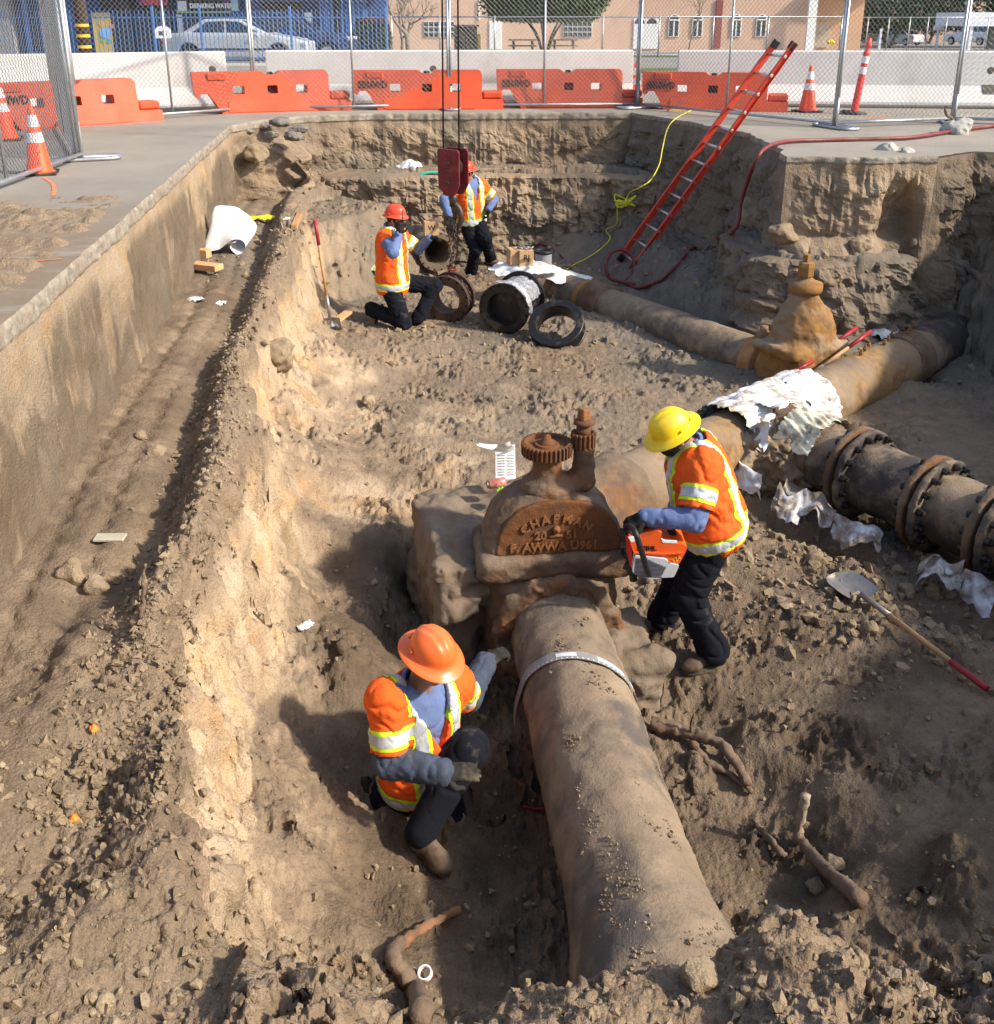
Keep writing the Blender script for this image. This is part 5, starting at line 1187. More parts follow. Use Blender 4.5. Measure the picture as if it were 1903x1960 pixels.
# spray-painted survey marks on the street
M_SPRAY = mat('orange_marking_paint', (0.85, 0.20, 0.06), 0.8, 0, 0.3, 20, 0.2, 60, 0.55, (0.24, 0.21, 0.17), 9)
def paint_line(px, w_, nm, label):
    pts = catmull([PZ(x, y, 0.004) for x, y in px], 8); T = np.gradient(pts, axis=0); T /= np.linalg.norm(T, axis=1)[:, None]; N = np.stack([-T[:, 1], T[:, 0], T[:, 2] * 0], 1)
    jit = w_ * (0.8 + 0.4 * noise2(np.arange(len(pts)) * 0.7, np.arange(len(pts)) * 0.0 + 3))[:, None]
    V = np.concatenate([pts - N * jit / 2, pts + N * jit / 2]); n = len(pts); F = [(i, i + 1, n + i + 1, n + i) for i in range(n - 1)]
    return obj(nm, mesh_np(nm, V, F, M_SPRAY, False), label=label, cat='paint mark')
paint_line([(84, 340), (100, 350), (104, 362), (102, 374)], 0.045, 'spray_paint_mark', 'curved orange spray paint mark below the near left cone')
paint_line([(1625, 232), (1660, 228), (1700, 222)], 0.06, 'spray_paint_mark', 'faint orange spray paint line behind the right fence panel')
paint_line([(0, 508), (60, 500), (118, 495)], 0.03, 'spray_paint_mark', 'thin orange spray paint line on the dirty street at the left edge')

# ================================================================== BACKGROUND
M_ROAD = mat('far_road', (0.22, 0.215, 0.205), 0.9, 0, 0.15, 1.0, 0.2, 60, 0.2, local=False)
M_FARG = mat('far_ground', (0.24, 0.22, 0.19), 0.95, 0, 0.2, 0.2, 0.2, 20, 0.2, local=False); M_GRASS = mat('grass_verge', (0.075, 0.125, 0.025), 0.95, 0, 0.4, 1.5, 0.6, 40, 0.3, (0.16, 0.14, 0.06), local=False)
# the land beyond the road, falling gently away to the horizon
ys = [27, 33, 40, 50, 60, 71, 85, 100, 150, 400, 2000]; xs = [-900, -60, 60, 900]
V = [(x, y, far_z(y)) for y in ys for x in xs]; F = [(j * 4 + i, j * 4 + i + 1, (j + 1) * 4 + i + 1, (j + 1) * 4 + i) for j in range(len(ys) - 1) for i in range(3)]
obj('far_ground', mesh_np('far_ground', V, F, M_FARG, False), kind='structure')
V = [(-900, -400, -0.03), (-60, -400, -0.03), (-60, 27, -0.03), (-900, 27, -0.03), (60, -400, -0.03), (900, -400, -0.03), (900, 27, -0.03), (60, 27, -0.03), (60, -12, -0.03), (-60, -12, -0.03)]
obj('side_ground', mesh_np('side_ground', V, [(0, 1, 2, 3), (4, 5, 6, 7), (1, 4, 8, 9)], M_FARG, False), kind='structure')
def strip(nm, x0, x1, y0, y1, m, dz=0.012):
    yy = [y0] + [y for y in ys if y0 < y < y1] + [y1]; V = []; F = []
    for y in yy: V += [(x0, y, far_z(y) + dz), (x1, y, far_z(y) + dz)]
    for i in range(len(yy) - 1): F.append((2 * i, 2 * i + 1, 2 * i + 3, 2 * i + 2))
    return obj(nm, mesh_np(nm, V, F, m, False), kind='structure')
M_KERB = mat('kerb_concrete', (0.38, 0.36, 0.32), 0.9, 0, 0.15, 3, 0.3, 40, 0.2, local=False)
def kerb(nm, x0, x1, y, h=0.14, w_=0.18):
    z = far_z(y); MB().add(*box(((x0 + x1) / 2, y, z + h / 2 - 0.02), (x1 - x0, w_, h + 0.04), None, 0.02)).build(nm, M_KERB, kind='structure')
kerb('kerb', -60, -2.5, 30.6); strip('sidewalk', -60, -2.5, 30.7, 33.0, M_KERB, 0.12)
strip('grass_verge', 4.0, 60, 27.5, 31.5, M_GRASS); strip('grass_verge_church', -8, 26, 46.0, 53.0, M_GRASS)
strip('parking_lot', -60, -2.5, 33.0, 46, M_ROAD)
strip('grass_verge_far', 20, 80, 60, 66, M_GRASS); strip('far_road', 20, 120, 66, 84, M_ROAD)
# ---- blue iron fence
M_BLUE = mat('blue_painted_iron', (0.055, 0.17, 0.42), 0.5, 0, 0.2, 8, 0.1, 40, 0.15); M_BLUED = mat('blue_wall', (0.028, 0.085, 0.26), 0.7, 0, 0.2, 3, 0.1, 40, 0.1)
YF = 33.0
xa, xb = PY(0, 60, YF).x, PY(735, 60, YF).x
zb = far_z(YF) + 0.12; zt = PY(500, 33, YF).z
t = empty('blue_iron_fence', (xa - 3, YF, zb), 'blue iron picket fence in front of the silver car', 'fence')
xs_ = np.arange(xa - 3, xb, 0.135)
for i, x in enumerate(xs_):
    MB().add(*box((x - xa + 3, 0, (zt - zb) / 2 + 0.12), (0.020, 0.020, zt - zb + 0.20))).build('picket', M_BLUE, t)
for zz in (0.10, zt - zb): MB().add(*box(((xb - xa + 3) / 2, 0, zz), (xb - xa + 3, 0.035, 0.035))).build('rail', M_BLUE, t)
for px_ in (295, 385, 557, 740): MB().add(*box((PY(px_, 60, YF).x - xa + 3, 0, (zt - zb) / 2 + 0.15), (0.075, 0.075, zt - zb + 0.35), None, 0.008)).build('fence_post', M_BLUE, t)
# ---- blue shop with dark bays
YS = 44.0
t = empty('blue_shop', (PY(300, 60, YS).x, YS, far_z(YS)), 'dark blue shop building with white panels and a drinking water banner behind the cars', 'building')
TL = Vector(t.location)
def bpanel(nm, x0, y0, x1, y1, m, yy=YS, dz=0.1, parent=None, depth=0.12):
    a, b = PY(x0, y0, yy), PY(x1, y1, yy); zt_ = a.z if y0 > 0 else 4.2; zb_ = max(b.z, far_z(yy)) if y1 < 100 else far_z(yy)
    mb = MB(); mb.add(*box(((a.x + b.x) / 2, yy - dz, (zt_ + zb_) / 2), (b.x - a.x, depth, zt_ - zb_))); o = mb.build(nm, m, parent or t); o.data.transform(Matrix.Translation(-TL)); return o
M_DARKIN = mat('dark_shop_bay', (0.020, 0.020, 0.024), 0.6, 0, 0.3, 2); M_WPAN = mat('white_panel', (0.70, 0.72, 0.76), 0.6, 0, 0.08, 3, 0, 30, 0.08)
bpanel('wall', -260, 0, 745, 120, M_BLUED, YS + 0.6, 0, depth=0.5)
bpanel('roof', -260, -40, 745, -20, M_BLUED, YS + 0.2, 0, depth=2.0)
for x0, x1 in ((195, 262), (262, 335), (350, 440), (640, 655)): bpanel('dark_bay', x0, 0, x1, 100, M_DARKIN, YS, 0.0, depth=0.55)
bpanel('wall_panel', -200, 0, -30, 120, mat('grey_wall', (0.30, 0.29, 0.27), 0.8, 0, 0.15, 3), YS, 0.0, depth=0.6); bpanel('grey_wall', -30, 0, 38, 120, mat('grey_wall', (0.30, 0.29, 0.27), 0.8, 0, 0.15, 3), YS, 0.0, depth=0.6)
bpanel('door_frame', 52, 0, 60, 110, M_BLUE, YS, 0.1); bpanel('door_bay', 60, 20, 82, 110, M_DARKIN, YS, 0.1)
bpanel('white_panel', 340, 28, 440, 100, M_WPAN); bpanel('white_panel', 446, 28, 500, 100, M_WPAN); bpanel('white_panel', 584, 24, 602, 100, M_WPAN); bpanel('counter_bay', 502, 4, 583, 100, M_DARKIN, YS, 0.05)
bpanel('roller_gate', 612, 0, 705, 105, mat('blue_gate', (0.035, 0.10, 0.27), 0.5, 0, 0.2, 6), YS, 0.15)
gw = PY(705, 60, YS).x - PY(612, 60, YS).x
for k in range(9):
    x = PY(612, 60, YS).x + gw * (k + 0.5) / 9; mb = MB(); mb.add(*box((x, YS - 0.24, 1.0), (0.05, 0.05, 2.4))); o = mb.build('gate_slat', M_BLUE, t); o.data.transform(Matrix.Translation(-TL))
bpanel('poster', 180, 24, 224, 102, mat('yellow_poster', (0.62, 0.42, 0.06), 0.6, 0, 0.25, 2.5, c2=(0.40, 0.30, 0.10)), YS, 0.22)
for (px_, py_, r_, c_) in ((202, 63, 0.24, (0.20, 0.42, 0.75)), (198, 76, 0.10, (0.25, 0.5, 0.12)), (210, 78, 0.09, (0.1, 0.4, 0.6)), (214, 50, 0.10, (0.65, 0.20, 0.08)), (193, 45, 0.09, (0.75, 0.30, 0.05))):
    c = PY(px_, py_, YS - 0.30); mb = MB(); mb.add(*lathe([(0, 0), (r_, 0), (r_, 0.01), (0, 0.01)], 14, (c.x, c.y, c.z), (0, -1, 0))); o = mb.build('poster_blob', mat('poster_%02d' % int(px_), c_, 0.6), t); o.data.transform(Matrix.Translation(-TL))
bpanel('banner', 342, 0, 446, 25, mat('purple_banner', (0.10, 0.05, 0.16), 0.6, 0, 0.3, 2), YS, 0.2)
bpanel('banner_picture', 344, 2, 362, 21, mat('banner_pale', (0.55, 0.62, 0.66), 0.6, 0, 0.2, 6), YS, 0.3); bpanel('banner_picture', 446, 0, 460, 21, mat('banner_teal', (0.35, 0.50, 0.55), 0.6, 0, 0.2, 6), YS, 0.3)
bpanel('banner_stripe', 342, 21.5, 446, 24.5, mat('banner_green', (0.30, 0.42, 0.10), 0.6, 0, 0.2, 6), YS, 0.3)
c = PY(404, 11.5, YS - 0.34); text_obj('banner_lettering', 'DRINKING WATER', 0.26, mat('banner_white', (0.8, 0.8, 0.8), 0.6), t, Matrix.Translation(-TL) @ plane_M(c, (1, 0, 0), (0, 0, 1)), 0.01, 0.008, sx=0.80)
bpanel('neon_sign', 273, 0, 322, 11, mat('purple_sign', (0.16, 0.03, 0.14), 0.5, 0, 0.4, 8), YS, 0.4); c = PY(297, 4.5, YS - 0.48); text_obj('sign_lettering', 'OPEN', 0.28, mat('sign_red', (0.65, 0.08, 0.06), 0.5), t, Matrix.Translation(-TL) @ plane_M(c, (1, 0, 0), (0, 0, 1)), 0.01, 0.006, sx=1.4)
# utility pole with yellow bands
p = PY(213, 108, 32.2); p.z = far_z(32.2)
t = empty('utility_pole', (PY(213, 60, 32.2).x - 0.4, 32.2, far_z(32)), 'brown wooden pole with yellow bands behind the left fence', 'pole')
pw = mat('dark_wood_pole', (0.060, 0.038, 0.026), 0.9, 0, 0.3, 8, 0.4, 40)
zx = PY(159, 66, 32.2); t.location.x = zx.x
MB().add(*lathe([(0.20, 0), (0.185, 5), (0, 5)], 14)).build('pole', pw, t, True)
for py_ in (51, 71, 92):
    z = PY(159, py_, 32.2).z - t.location.z; MB().add(*lathe([(0.206, z), (0.206, z + 0.085)], 14, cap=False)).build('yellow_band', mat('band_yellow', (0.80, 0.45, 0.04), 0.5), t, True)
# mailbox-like white address sign
c = PY(312, 62, 32.4); t = empty('address_sign', (c.x, 32.4, far_z(32)), 'small white number sign on the blue fence beside the silver car', 'sign')
MB().add(*prism(rounded([(-0.24, -0.17), (0.24, -0.17), (0.24, 0.10), (0.10, 0.19), (-0.10, 0.19), (-0.24, 0.10)], 0.04), -0.02, 0.02, plane_M((0, 0, c.z - far_z(32)), (1, 0, 0), (0, 0, 1)))).build('board', M_WPAN, t)
text_obj('number', '805', 0.17, mat('sign_black', (0.02, 0.02, 0.02), 0.6), t, plane_M((0, -0.024, c.z - far_z(32) - 0.03), (1, 0, 0), (0, 0, 1)), 0.003, 0.006)
# ---- cars
M_GLASS = mat('car_glass', (0.018, 0.022, 0.026), 0.08, 0, 0.2, 3, 0, 30, 0, spec=0.8); M_TYRE = mat('tyre', (0.014, 0.014, 0.014), 0.85, 0, 0.3, 12, 0.2, 40); M_RIM = mat('rim', (0.45, 0.46, 0.47), 0.35, 0.6, 0.15, 12)
def car(p, rz, L, H_, W_, body, roof, wins, m, label, group, voxel=0.035, lamps=True, wheels=(0.19, 0.80)):
    """side outline 'body'/'roof' as fractions of length and height, nose at +x"""
    t = empty('parked_car', p, label, 'car', group, rz)
    B = [(x * L - L / 2, z * H_) for x, z in body]; G = [(x * L - L / 2, z * H_) for x, z in roof]; wr = 0.32
    def f(X, Y, Z):
        d1 = sdist(X[:, 0, :], Z[:, 0, :], B)[:, None, :]; d2 = sdist(X[:, 0, :], Z[:, 0, :], G)[:, None, :]
        w1 = np.abs(Y) - (W_ / 2 - 0.04 * sstep(L * 0.30, L * 0.5, np.abs(X)) * 4 - 0.05 * sstep(0.55, 0.9, Z / H_)); w2 = np.abs(Y) - (W_ / 2 - 0.06 - 0.28 * np.maximum(Z / H_ - 0.62, 0))
        r = 0.07; a = np.sqrt(np.maximum(d1 + r, 0) ** 2 + np.maximum(w1 + r, 0) ** 2) + np.minimum(np.maximum(d1 + r, w1 + r), 0) - r
        b = np.sqrt(np.maximum(d2 + r, 0) ** 2 + np.maximum(w2 + r, 0) ** 2) + np.minimum(np.maximum(d2 + r, w2 + r), 0) - r
        d = smin(a, b, 0.03)
        for wx in wheels: d = np.maximum(d, -np.maximum(np.sqrt((X - (wx * L - L / 2)) ** 2 + (Z - wr) ** 2) - (wr + 0.05), W_ / 2 - 0.30 - np.abs(Y)))
        return d
    V, F = sdf_mesh(f, (-L / 2 - 0.1, -W_ / 2 - 0.1, 0.05), (L / 2 + 0.1, W_ / 2 + 0.1, H_ + 0.1), voxel, False); bo = obj('body', mesh_np('body', V, F, m), t)
    for poly in wins:
        for s_ in (-1, 1):
            P = [(x * L - L / 2, z * H_) for x, z in poly]; Vv = []
            for e in (0.012, -0.02):
                for x, z in P: Vv.append((x, s_ * (W_ / 2 - 0.06 - 0.28 * max(z / H_ - 0.62, 0) + e), z))
            n = len(P); F = [tuple(range(n))[::s_], tuple(range(n, 2 * n))[::-s_]] + [(i, (i + 1) % n, n + (i + 1) % n, n + i) for i in range(n)]
            MB().add(Vv, F).build('side_window', M_GLASS, bo)
    for (i0, nm) in ((0, 'rear_window'), (len(G) - 2, 'windscreen')):
        a, b = np.array(G[i0]), np.array(G[i0 + 1]); n = np.array([-(b - a)[1], (b - a)[0]]); n /= np.linalg.norm(n); n = n if n[1] > 0 else -n
        q = [a + (b - a) * 0.12 + n * 0.012, a + (b - a) * 0.9 + n * 0.012]; Vv = []
        for u in q: wv = W_ / 2 - 0.17 - 0.28 * max(u[1] / H_ - 0.62, 0); Vv += [(u[0], -wv, u[1]), (u[0], wv, u[1])]
        MB().add(Vv, [(0, 1, 3, 2)]).build(nm, M_GLASS, bo)
    for wx in wheels:
        for s_ in (-1, 1):
            wh = MB().add(*lathe([(0.0, -0.10), (wr - 0.03, -0.10), (wr, -0.06), (wr, 0.06), (wr - 0.03, 0.10), (0.0, 0.10)], 28, (wx * L - L / 2, s_ * (W_ / 2 - 0.13), wr), (0, 1, 0), up=(0, 0, 1))).build('wheel', M_TYRE, t, False)
            MB().add(*lathe([(0.0, 0.02), (0.06, 0.015), (0.08, -0.01), (0.19, 0.0), (0.205, 0.012), (0.205, -0.02)], 20, (wx * L - L / 2, s_ * (W_ / 2 - 0.022), wr), (0, s_, 0), cap=False)).build('rim', M_RIM, wh)
    if lamps:
        for s_ in (-1, 1):
            MB().add(*box((L / 2 - 0.10, s_ * (W_ / 2 - 0.27), H_ * 0.46), (0.14, 0.34, 0.13), None, 0.03)).build('headlight', mat('lamp_glass', (0.62, 0.64, 0.66), 0.12, 0, 0.1, 5), bo); MB().add(*box((-L / 2 + 0.07, s_ * (W_ / 2 - 0.25), H_ * 0.52), (0.12, 0.34, 0.20), None, 0.03)).build('tail_light', mat('tail_red', (0.45, 0.02, 0.02), 0.25), bo)
            MB().add(*box((L * 0.16, s_ * (W_ / 2 + 0.05), H_ * 0.66), (0.10, 0.17, 0.11), None, 0.03)).build('mirror', m, bo)
    return t
SED_B = [(0.0, 0.22), (0.0, 0.60), (0.04, 0.68), (0.20, 0.70), (0.72, 0.68), (0.94, 0.56), (1.0, 0.46), (1.0, 0.20), (0.85, 0.14), (0.12, 0.14)]
SED_G = [(0.13, 0.66), (0.30, 0.985), (0.42, 1.0), (0.54, 0.985), (0.75, 0.66)]
SED_W = [[(0.22, 0.70), (0.32, 0.93), (0.44, 0.945), (0.44, 0.70)], [(0.455, 0.70), (0.455, 0.945), (0.54, 0.93), (0.66, 0.72), (0.62, 0.70)]]
SUV_B = [(0.0, 0.20), (0.0, 0.55), (0.03, 0.62), (0.70, 0.60), (0.95, 0.55), (1.0, 0.42), (1.0, 0.18), (0.85, 0.14), (0.12, 0.14)]
SUV_G = [(0.01, 0.58), (0.06, 0.97), (0.30, 1.0), (0.52, 0.98), (0.72, 0.58)]
SUV_W = [[(0.06, 0.64), (0.10, 0.93), (0.26, 0.95), (0.26, 0.64)], [(0.28, 0.64), (0.28, 0.95), (0.42, 0.945), (0.42, 0.64)], [(0.44, 0.64), (0.44, 0.945), (0.52, 0.93), (0.66, 0.66), (0.63, 0.64)]]
M_SILV = mat('silver_car_paint', (0.52, 0.53, 0.52), 0.28, 0.35, 0.05, 2, 0, 30, 0.08); M_NAVY = mat('navy_car_paint', (0.022, 0.045, 0.125), 0.25, 0.2, 0.05, 2, 0, 30, 0.08); M_WHTC = mat('white_car_paint', (0.75, 0.76, 0.78), 0.3, 0, 0.05, 2)
c = PY(463, 122, 35.4); tt = car((c.x, 35.4, far_z(35.4)), 0.0, 4.85, 1.46, 1.82, SED_B, SED_G, SED_W, M_SILV, 'silver sedan parked behind the blue iron fence', 'parked cars behind the pit')
for s_ in (-1, 1): MB().add(*box((0.05, s_ * 0.915, 0.50), (3.3, 0.03, 0.06), None, 0.01)).build('rub_strip', M_RUBBER, tt)
c = PY(563, 110, 38.6); car((c.x, 38.6, far_z(38.6)), 0.0, 4.6, 1.72, 1.85, SUV_B, SUV_G, SUV_W, M_NAVY, 'dark blue car parked beyond the silver sedan', 'parked cars behind the pit')
c = PY(430, 50, 39.0)
def far_car(px_, py_, s_, rz, kind, m, label):
    z_ = FPX / s_; r = ray(px_, py_); p = Vector((r.x * z_, r.y * z_, CAM_H + r.z * z_)); zz = far_z(p.y)
    B, G, W3, LL, HH = (SED_B, SED_G, SED_W, 4.7, 1.45) if kind == 'sedan' else (SUV_B, SUV_G, SUV_W, 4.6, 1.72)
    return car((p.x, p.y, p.z), rz, LL, HH, 1.8, B, G, W3, m, label, 'parked cars behind the pit', 0.06)
far_car(1722, 86, 19.5, R(115), 'sedan', M_WHTC, 'white sedan on the far street right of the delineator post')
far_car(1685, 83, 18.0, R(150), 'sedan', mat('beige_car_paint', (0.50, 0.46, 0.38), 0.3, 0.1, 0.05, 2), 'beige car on the far street beside the white sedan')
far_car(1613, 84, 18.5, R(95), 'suv', M_WHTC, 'white van tail showing behind the fence post by the church corner'); far_car(1858, 86, 22.0, R(120), 'suv', M_WHTC, 'white car under the carport at the right edge')
# ---- tan church building
YB = 71.0; GB = far_z(YB)
M_PEACH = mat('peach_stucco', (0.56, 0.375, 0.27), 0.92, 0, 0.08, 0.6, 0.25, 30, 0.08, (0.48, 0.33, 0.25), 0.5); M_WFR = mat('white_window_frame', (0.75, 0.75, 0.74), 0.6, 0, 0.06); M_PANE = mat('dark_window_pane', (0.035, 0.042, 0.05), 0.12, 0, 0.2, 1.5, spec=0.7); M_WDOOR = mat('white_door', (0.70, 0.70, 0.69), 0.6, 0, 0.06, 2)
bx0, bx1 = PY(735, 60, YB).x, PY(1562, 60, YB).x
t = empty('tan_building', (bx0, YB, GB), 'long peach stucco building with arched windows and white double doors', 'building'); TL = Vector((bx0, YB, GB))
MB().add(*box(((bx1 - bx0) / 2, 4, 3.0), (bx1 - bx0, 8, 6.0))).build('wall', M_PEACH, t); MB().add(*box(((bx1 - bx0) / 2, 4, 6.12), (bx1 - bx0 + 0.6, 8.6, 0.24))).build('roof', mat('roof_tile', (0.30, 0.12, 0.07), 0.9, 0, 0.2, 2), t)
def W(px_, py_, dy=0.0): q = PY(px_, py_, YB - dy); return q.x - bx0, q.z - GB
def bbx(nm, x0, y0, x1, y1, m, d0=0.0, d1=0.06, parent=None):
    (ax_, az), (bx2, bz) = W(x0, y0), W(x1, y1); return MB().add(*box(((ax_ + bx2) / 2, -(d0 + d1) / 2, (az + bz) / 2), (bx2 - ax_, d1 - d0, az - bz))).build(nm, m, parent or t)
def window(x0, y0, x1, y1, nx, ny):
    f = bbx('window', x0, y0, x1, y1, M_WFR, 0.01, 0.06)
    for i in range(nx):
        for j in range(ny):
            dx, dy = (x1 - x0) / nx, (y1 - y0) / ny; bbx('pane', x0 + dx * (i + 0.08), y0 + dy * (j + 0.08), x0 + dx * (i + 0.92), y0 + dy * (j + 0.92), M_PANE, 0.062, 0.075, f)
window(811, 41, 870, 71, 6, 3); window(1078, 41, 1133, 71, 6, 3)
def door(x0, y0, x1, y1, dbl):
    f = bbx('door', x0, y0, x1, y1, M_WFR, 0.01, 0.05); n = 2 if dbl else 1; w_ = (x1 - x0) / n
    for i in range(n):
        lf = bbx('door_leaf', x0 + w_ * (i + 0.06), y0 + 1.5, x0 + w_ * (i + 0.94), y1, M_WDOOR, 0.052, 0.08, f)
        if dbl:
            cx2, cz2 = W(x0 + w_ * (i + 0.5), y0 + 9); pts = [(0.34 * math.cos(a), 0.34 * math.sin(a)) for a in np.linspace(0, math.pi, 10)]
            MB().add(*prism([(cx2 + x, cz2 + z) for x, z in pts], 0.082, 0.09, Matrix(((1, 0, 0, 0), (0, 0, -1, 0), (0, 1, 0, 0), (0, 0, 0, 1)))) ).build('fan_light', M_PANE, f)
door(936, 40, 961, 94, False); door(1213, 36, 1259, 93, True)
def arched(cx_, y0, y1, w_):
    (x0, z0), (x1, z1) = W(cx_ - w_ / 2, y1), W(cx_ + w_ / 2, y0); hw = (x1 - x0) / 2; cxm = (x0 + x1) / 2; zs = z1 - hw
    def outl(k): return [(cxm - hw * k, z0 + (1 - k) * 0.3)] + [(cxm + hw * k * math.cos(a), zs + hw * k * math.sin(a)) for a in np.linspace(math.pi, 0, 12)] + [(cxm + hw * k, z0 + (1 - k) * 0.3)]
    M = Matrix(((1, 0, 0, 0), (0, 0, -1, 0), (0, 1, 0, 0), (0, 0, 0, 1)))
    f = MB().add(*prism(outl(1.0), 0.01, 0.08, M)).build('arched_window', M_WFR, t); MB().add(*prism(outl(0.84), 0.082, 0.095, M)).build('pane', M_PANE, f)
    MB().add(*box((cxm, -0.10, (z0 + z1) / 2 - 0.2), (0.09, 0.02, z1 - z0 - 0.5))).build('mullion', M_WFR, f); MB().add(*box((cxm, -0.102, zs), (hw * 1.7, 0.02, 0.09))).build('transom', M_WFR, f)
for cx_ in (1290, 1335, 1409, 1457): arched(cx_, 27, 70, 23)
bbx('drain_pipe', 1372, 0, 1378, 92, mat('red_drain', (0.25, 0.06, 0.05), 0.6), 0.0, 0.12); bbx('wall_pipe', 916, 0, 919, 38, M_WFR, 0.0, 0.1); bbx('wall_lamp', 1016, 0, 1024, 16, M_WFR, 0.0, 0.25)
bbx('porch_post', 1543, 0, 1549, 100, M_WFR, 0.6, 0.9)
# porch wing
MB().add(*box((bx1 - bx0 + 1.9, 5, 3.0), (3.8, 6, 6.0))).build('porch_wall', mat('orange_stucco', (0.60, 0.36, 0.22), 0.92, 0, 0.08, 0.6, 0.2, 30), t); MB().add(*box((bx1 - bx0 + 2.3, 1.5, 4.25), (5.2, 5.0, 0.35))).build('porch_roof', M_WFR, t); bbx('porch_door', 1576, 42, 1600, 92, mat('beige_door', (0.50, 0.42, 0.30), 0.6), -2.0, -1.9)
strip('church_path', -10, 34, 64, YB, mat('path_concrete', (0.36, 0.34, 0.30), 0.9, 0, 0.15, 1, local=False), 0.015)
# ---- low brown shed, yellow post, bench, pale rock in front of the church
def place(px_, py_, Y): q = PY(px_, py_, Y); return Vector((q.x, Y, far_z(Y)))
def sz(px_, Y): r = ray(951, 90); return px_ / (FPX / (Y / r.y))
p = place(892, 90, 58); t = empty('utility_shed', p, 'small dark brown shed below the tan wall', 'shed'); M_SHED = mat('brown_shed', (0.085, 0.060, 0.050), 0.85, 0, 0.25, 2, 0.3, 20)
MB().add(*box((0, 0, 0.72), (1.25, 1.1, 1.44), None, 0.02)).build('cabinet', M_SHED, t); MB().add(*box((0, 0, 1.49), (1.45, 1.3, 0.10), None, 0.02)).build('lid', mat('grey_lid', (0.20, 0.18, 0.16), 0.8), t); MB().add(*box((-0.31, -0.565, 0.68), (0.56, 0.03, 1.2))).build('door', M_SHED, t); MB().add(*box((0.31, -0.565, 0.68), (0.56, 0.03, 1.2))).build('door', M_SHED, t)
p = place(917, 90, 57.5); MB().add(*lathe([(0.09, 0), (0.09, 1.0), (0.05, 1.06), (0, 1.06)], 12)).build('bollard', mat('bollard_yellow', (0.75, 0.50, 0.03), 0.5), loc=p, label='yellow bollard beside the brown shed', cat='bollard')
def bench(px_, Y, label):
    p = place(px_, 90, Y); t = empty('picnic_bench', p, label, 'bench'); m = mat('bench_wood', (0.20, 0.14, 0.10), 0.85, 0, 0.2, 4)
    MB().add(*box((0, 0, 0.74), (1.5, 0.7, 0.06))).build('table_top', m, t); MB().add(*box((0, -0.6, 0.44), (1.5, 0.25, 0.05))).build('seat', m, t); MB().add(*box((0, 0.6, 0.44), (1.5, 0.25, 0.05))).build('seat', m, t)
    for s_ in (-0.5, 0.5): MB().add(*bar((s_, -0.55, 0), (s_, 0.25, 0.72), 0.07, 0.05)).build('leg', m, t); MB().add(*bar((s_ + 0.06, 0.55, 0), (s_ + 0.06, -0.25, 0.72), 0.07, 0.05)).build('leg', m, t)
bench(1000, 56, 'brown picnic bench left of the clipped tree trunk'); bench(1078, 57, 'brown picnic bench right of the clipped tree trunk')
# second chain-link fence across the church lawn
YL = 45.0; xa, xb = PY(748, 40, YL).x, PY(1625, 40, YL).x; zt = PY(1000, 32, YL).z
t = empty('lawn_fence', (xa, YL, far_z(YL)), 'tall grey chain link fence across the lawn before the tan building', 'fence')
zr = zt - far_z(YL); MB().add(*tube([(0, 0, zr), (xb - xa, 0, zr)], 0.028, 8)).build('top_rail', M_GALV, t, True); MB().add(*tube([(0, 0, 0.1), (xb - xa, 0, 0.1)], 0.02, 8)).build('bottom_wire', M_GALV, t, True)
for px_ in (750, 842, 947, 1044, 1154, 1262, 1365, 1470, 1610): x = PY(px_, 60, YL).x - xa; MB().add(*tube([(x, 0, 0), (x, 0, zr + 0.05)], 0.035, 8)).build('fence_post', M_GALV, t, True)
V, F = link_mesh(xb - xa, 0.1, zr, 0.16); obj('chain_link_mesh', mesh_np('chain_link_mesh', V, F, M_WIRE, False), t, kind='stuff')
YR = 75.0; xa, xb = PY(1615, 40, YR).x, PY(1960, 40, YR).x; t = empty('far_street_fence', (xa, YR, far_z(YR)), 'grey chain link fence across the far street on the right', 'fence')
zr = PY(1700, 33, YR).z - far_z(YR); MB().add(*tube([(0, 0, zr), (xb - xa, 0, zr)], 0.035, 6)).build('top_rail', M_GALV, t, True)
for px_ in (1622, 1660, 1700, 1740, 1775, 1810, 1850, 1890): x = PY(px_, 60, YR).x - xa; MB().add(*tube([(x, 0, 0), (x, 0, zr + 0.05)], 0.04, 6)).build('fence_post', M_GALV, t, True)
for px_, m, nm, lb in ((1683, M_WPAN, 'white_post', 'slim white post on the far street before the cars'), (1792, M_WPAN, 'mailbox_post', 'white mailbox post on the far lawn right of the cars')):
    p = place(px_, 90, 84); t = empty(nm, p, lb, 'post'); MB().add(*box((0, 0, 0.8), (0.16, 0.16, 1.6))).build('post', m, t)
    if 'mail' in nm: MB().add(*box((0, 0, 1.65), (0.75, 0.45, 0.35), None, 0.05)).build('box', m, t)
p = place(1905, 90, 80); t = empty('white_carport', p, 'white carport with posts at the right edge of the far street', 'carport')
MB().add(*box((1.5, 2, 2.25), (8.5, 6, 1.0))).build('roof', M_WPAN, t)
for x in (-2.4, 0.2, 3.5): MB().add(*box((x, -0.8, 0.9), (0.22, 0.22, 1.8))).build('post', M_WPAN, t)
MB().add(*box((3.0, 3.0, 0.9), (4.5, 0.3, 1.8))).build('back_wall', mat('grey_green_wall', (0.24, 0.27, 0.25), 0.8), t)
p = place(1765, 90, 130); t = empty('far_house', p, 'pale house wall far behind the trees on the right', 'house'); MB().add(*box((0, 0, 3), (16, 6, 6))).build('wall', M_PEACH, t); MB().add(*box((0, 0, 6.2), (17, 7, 0.4))).build('roof', M_SHED, t)
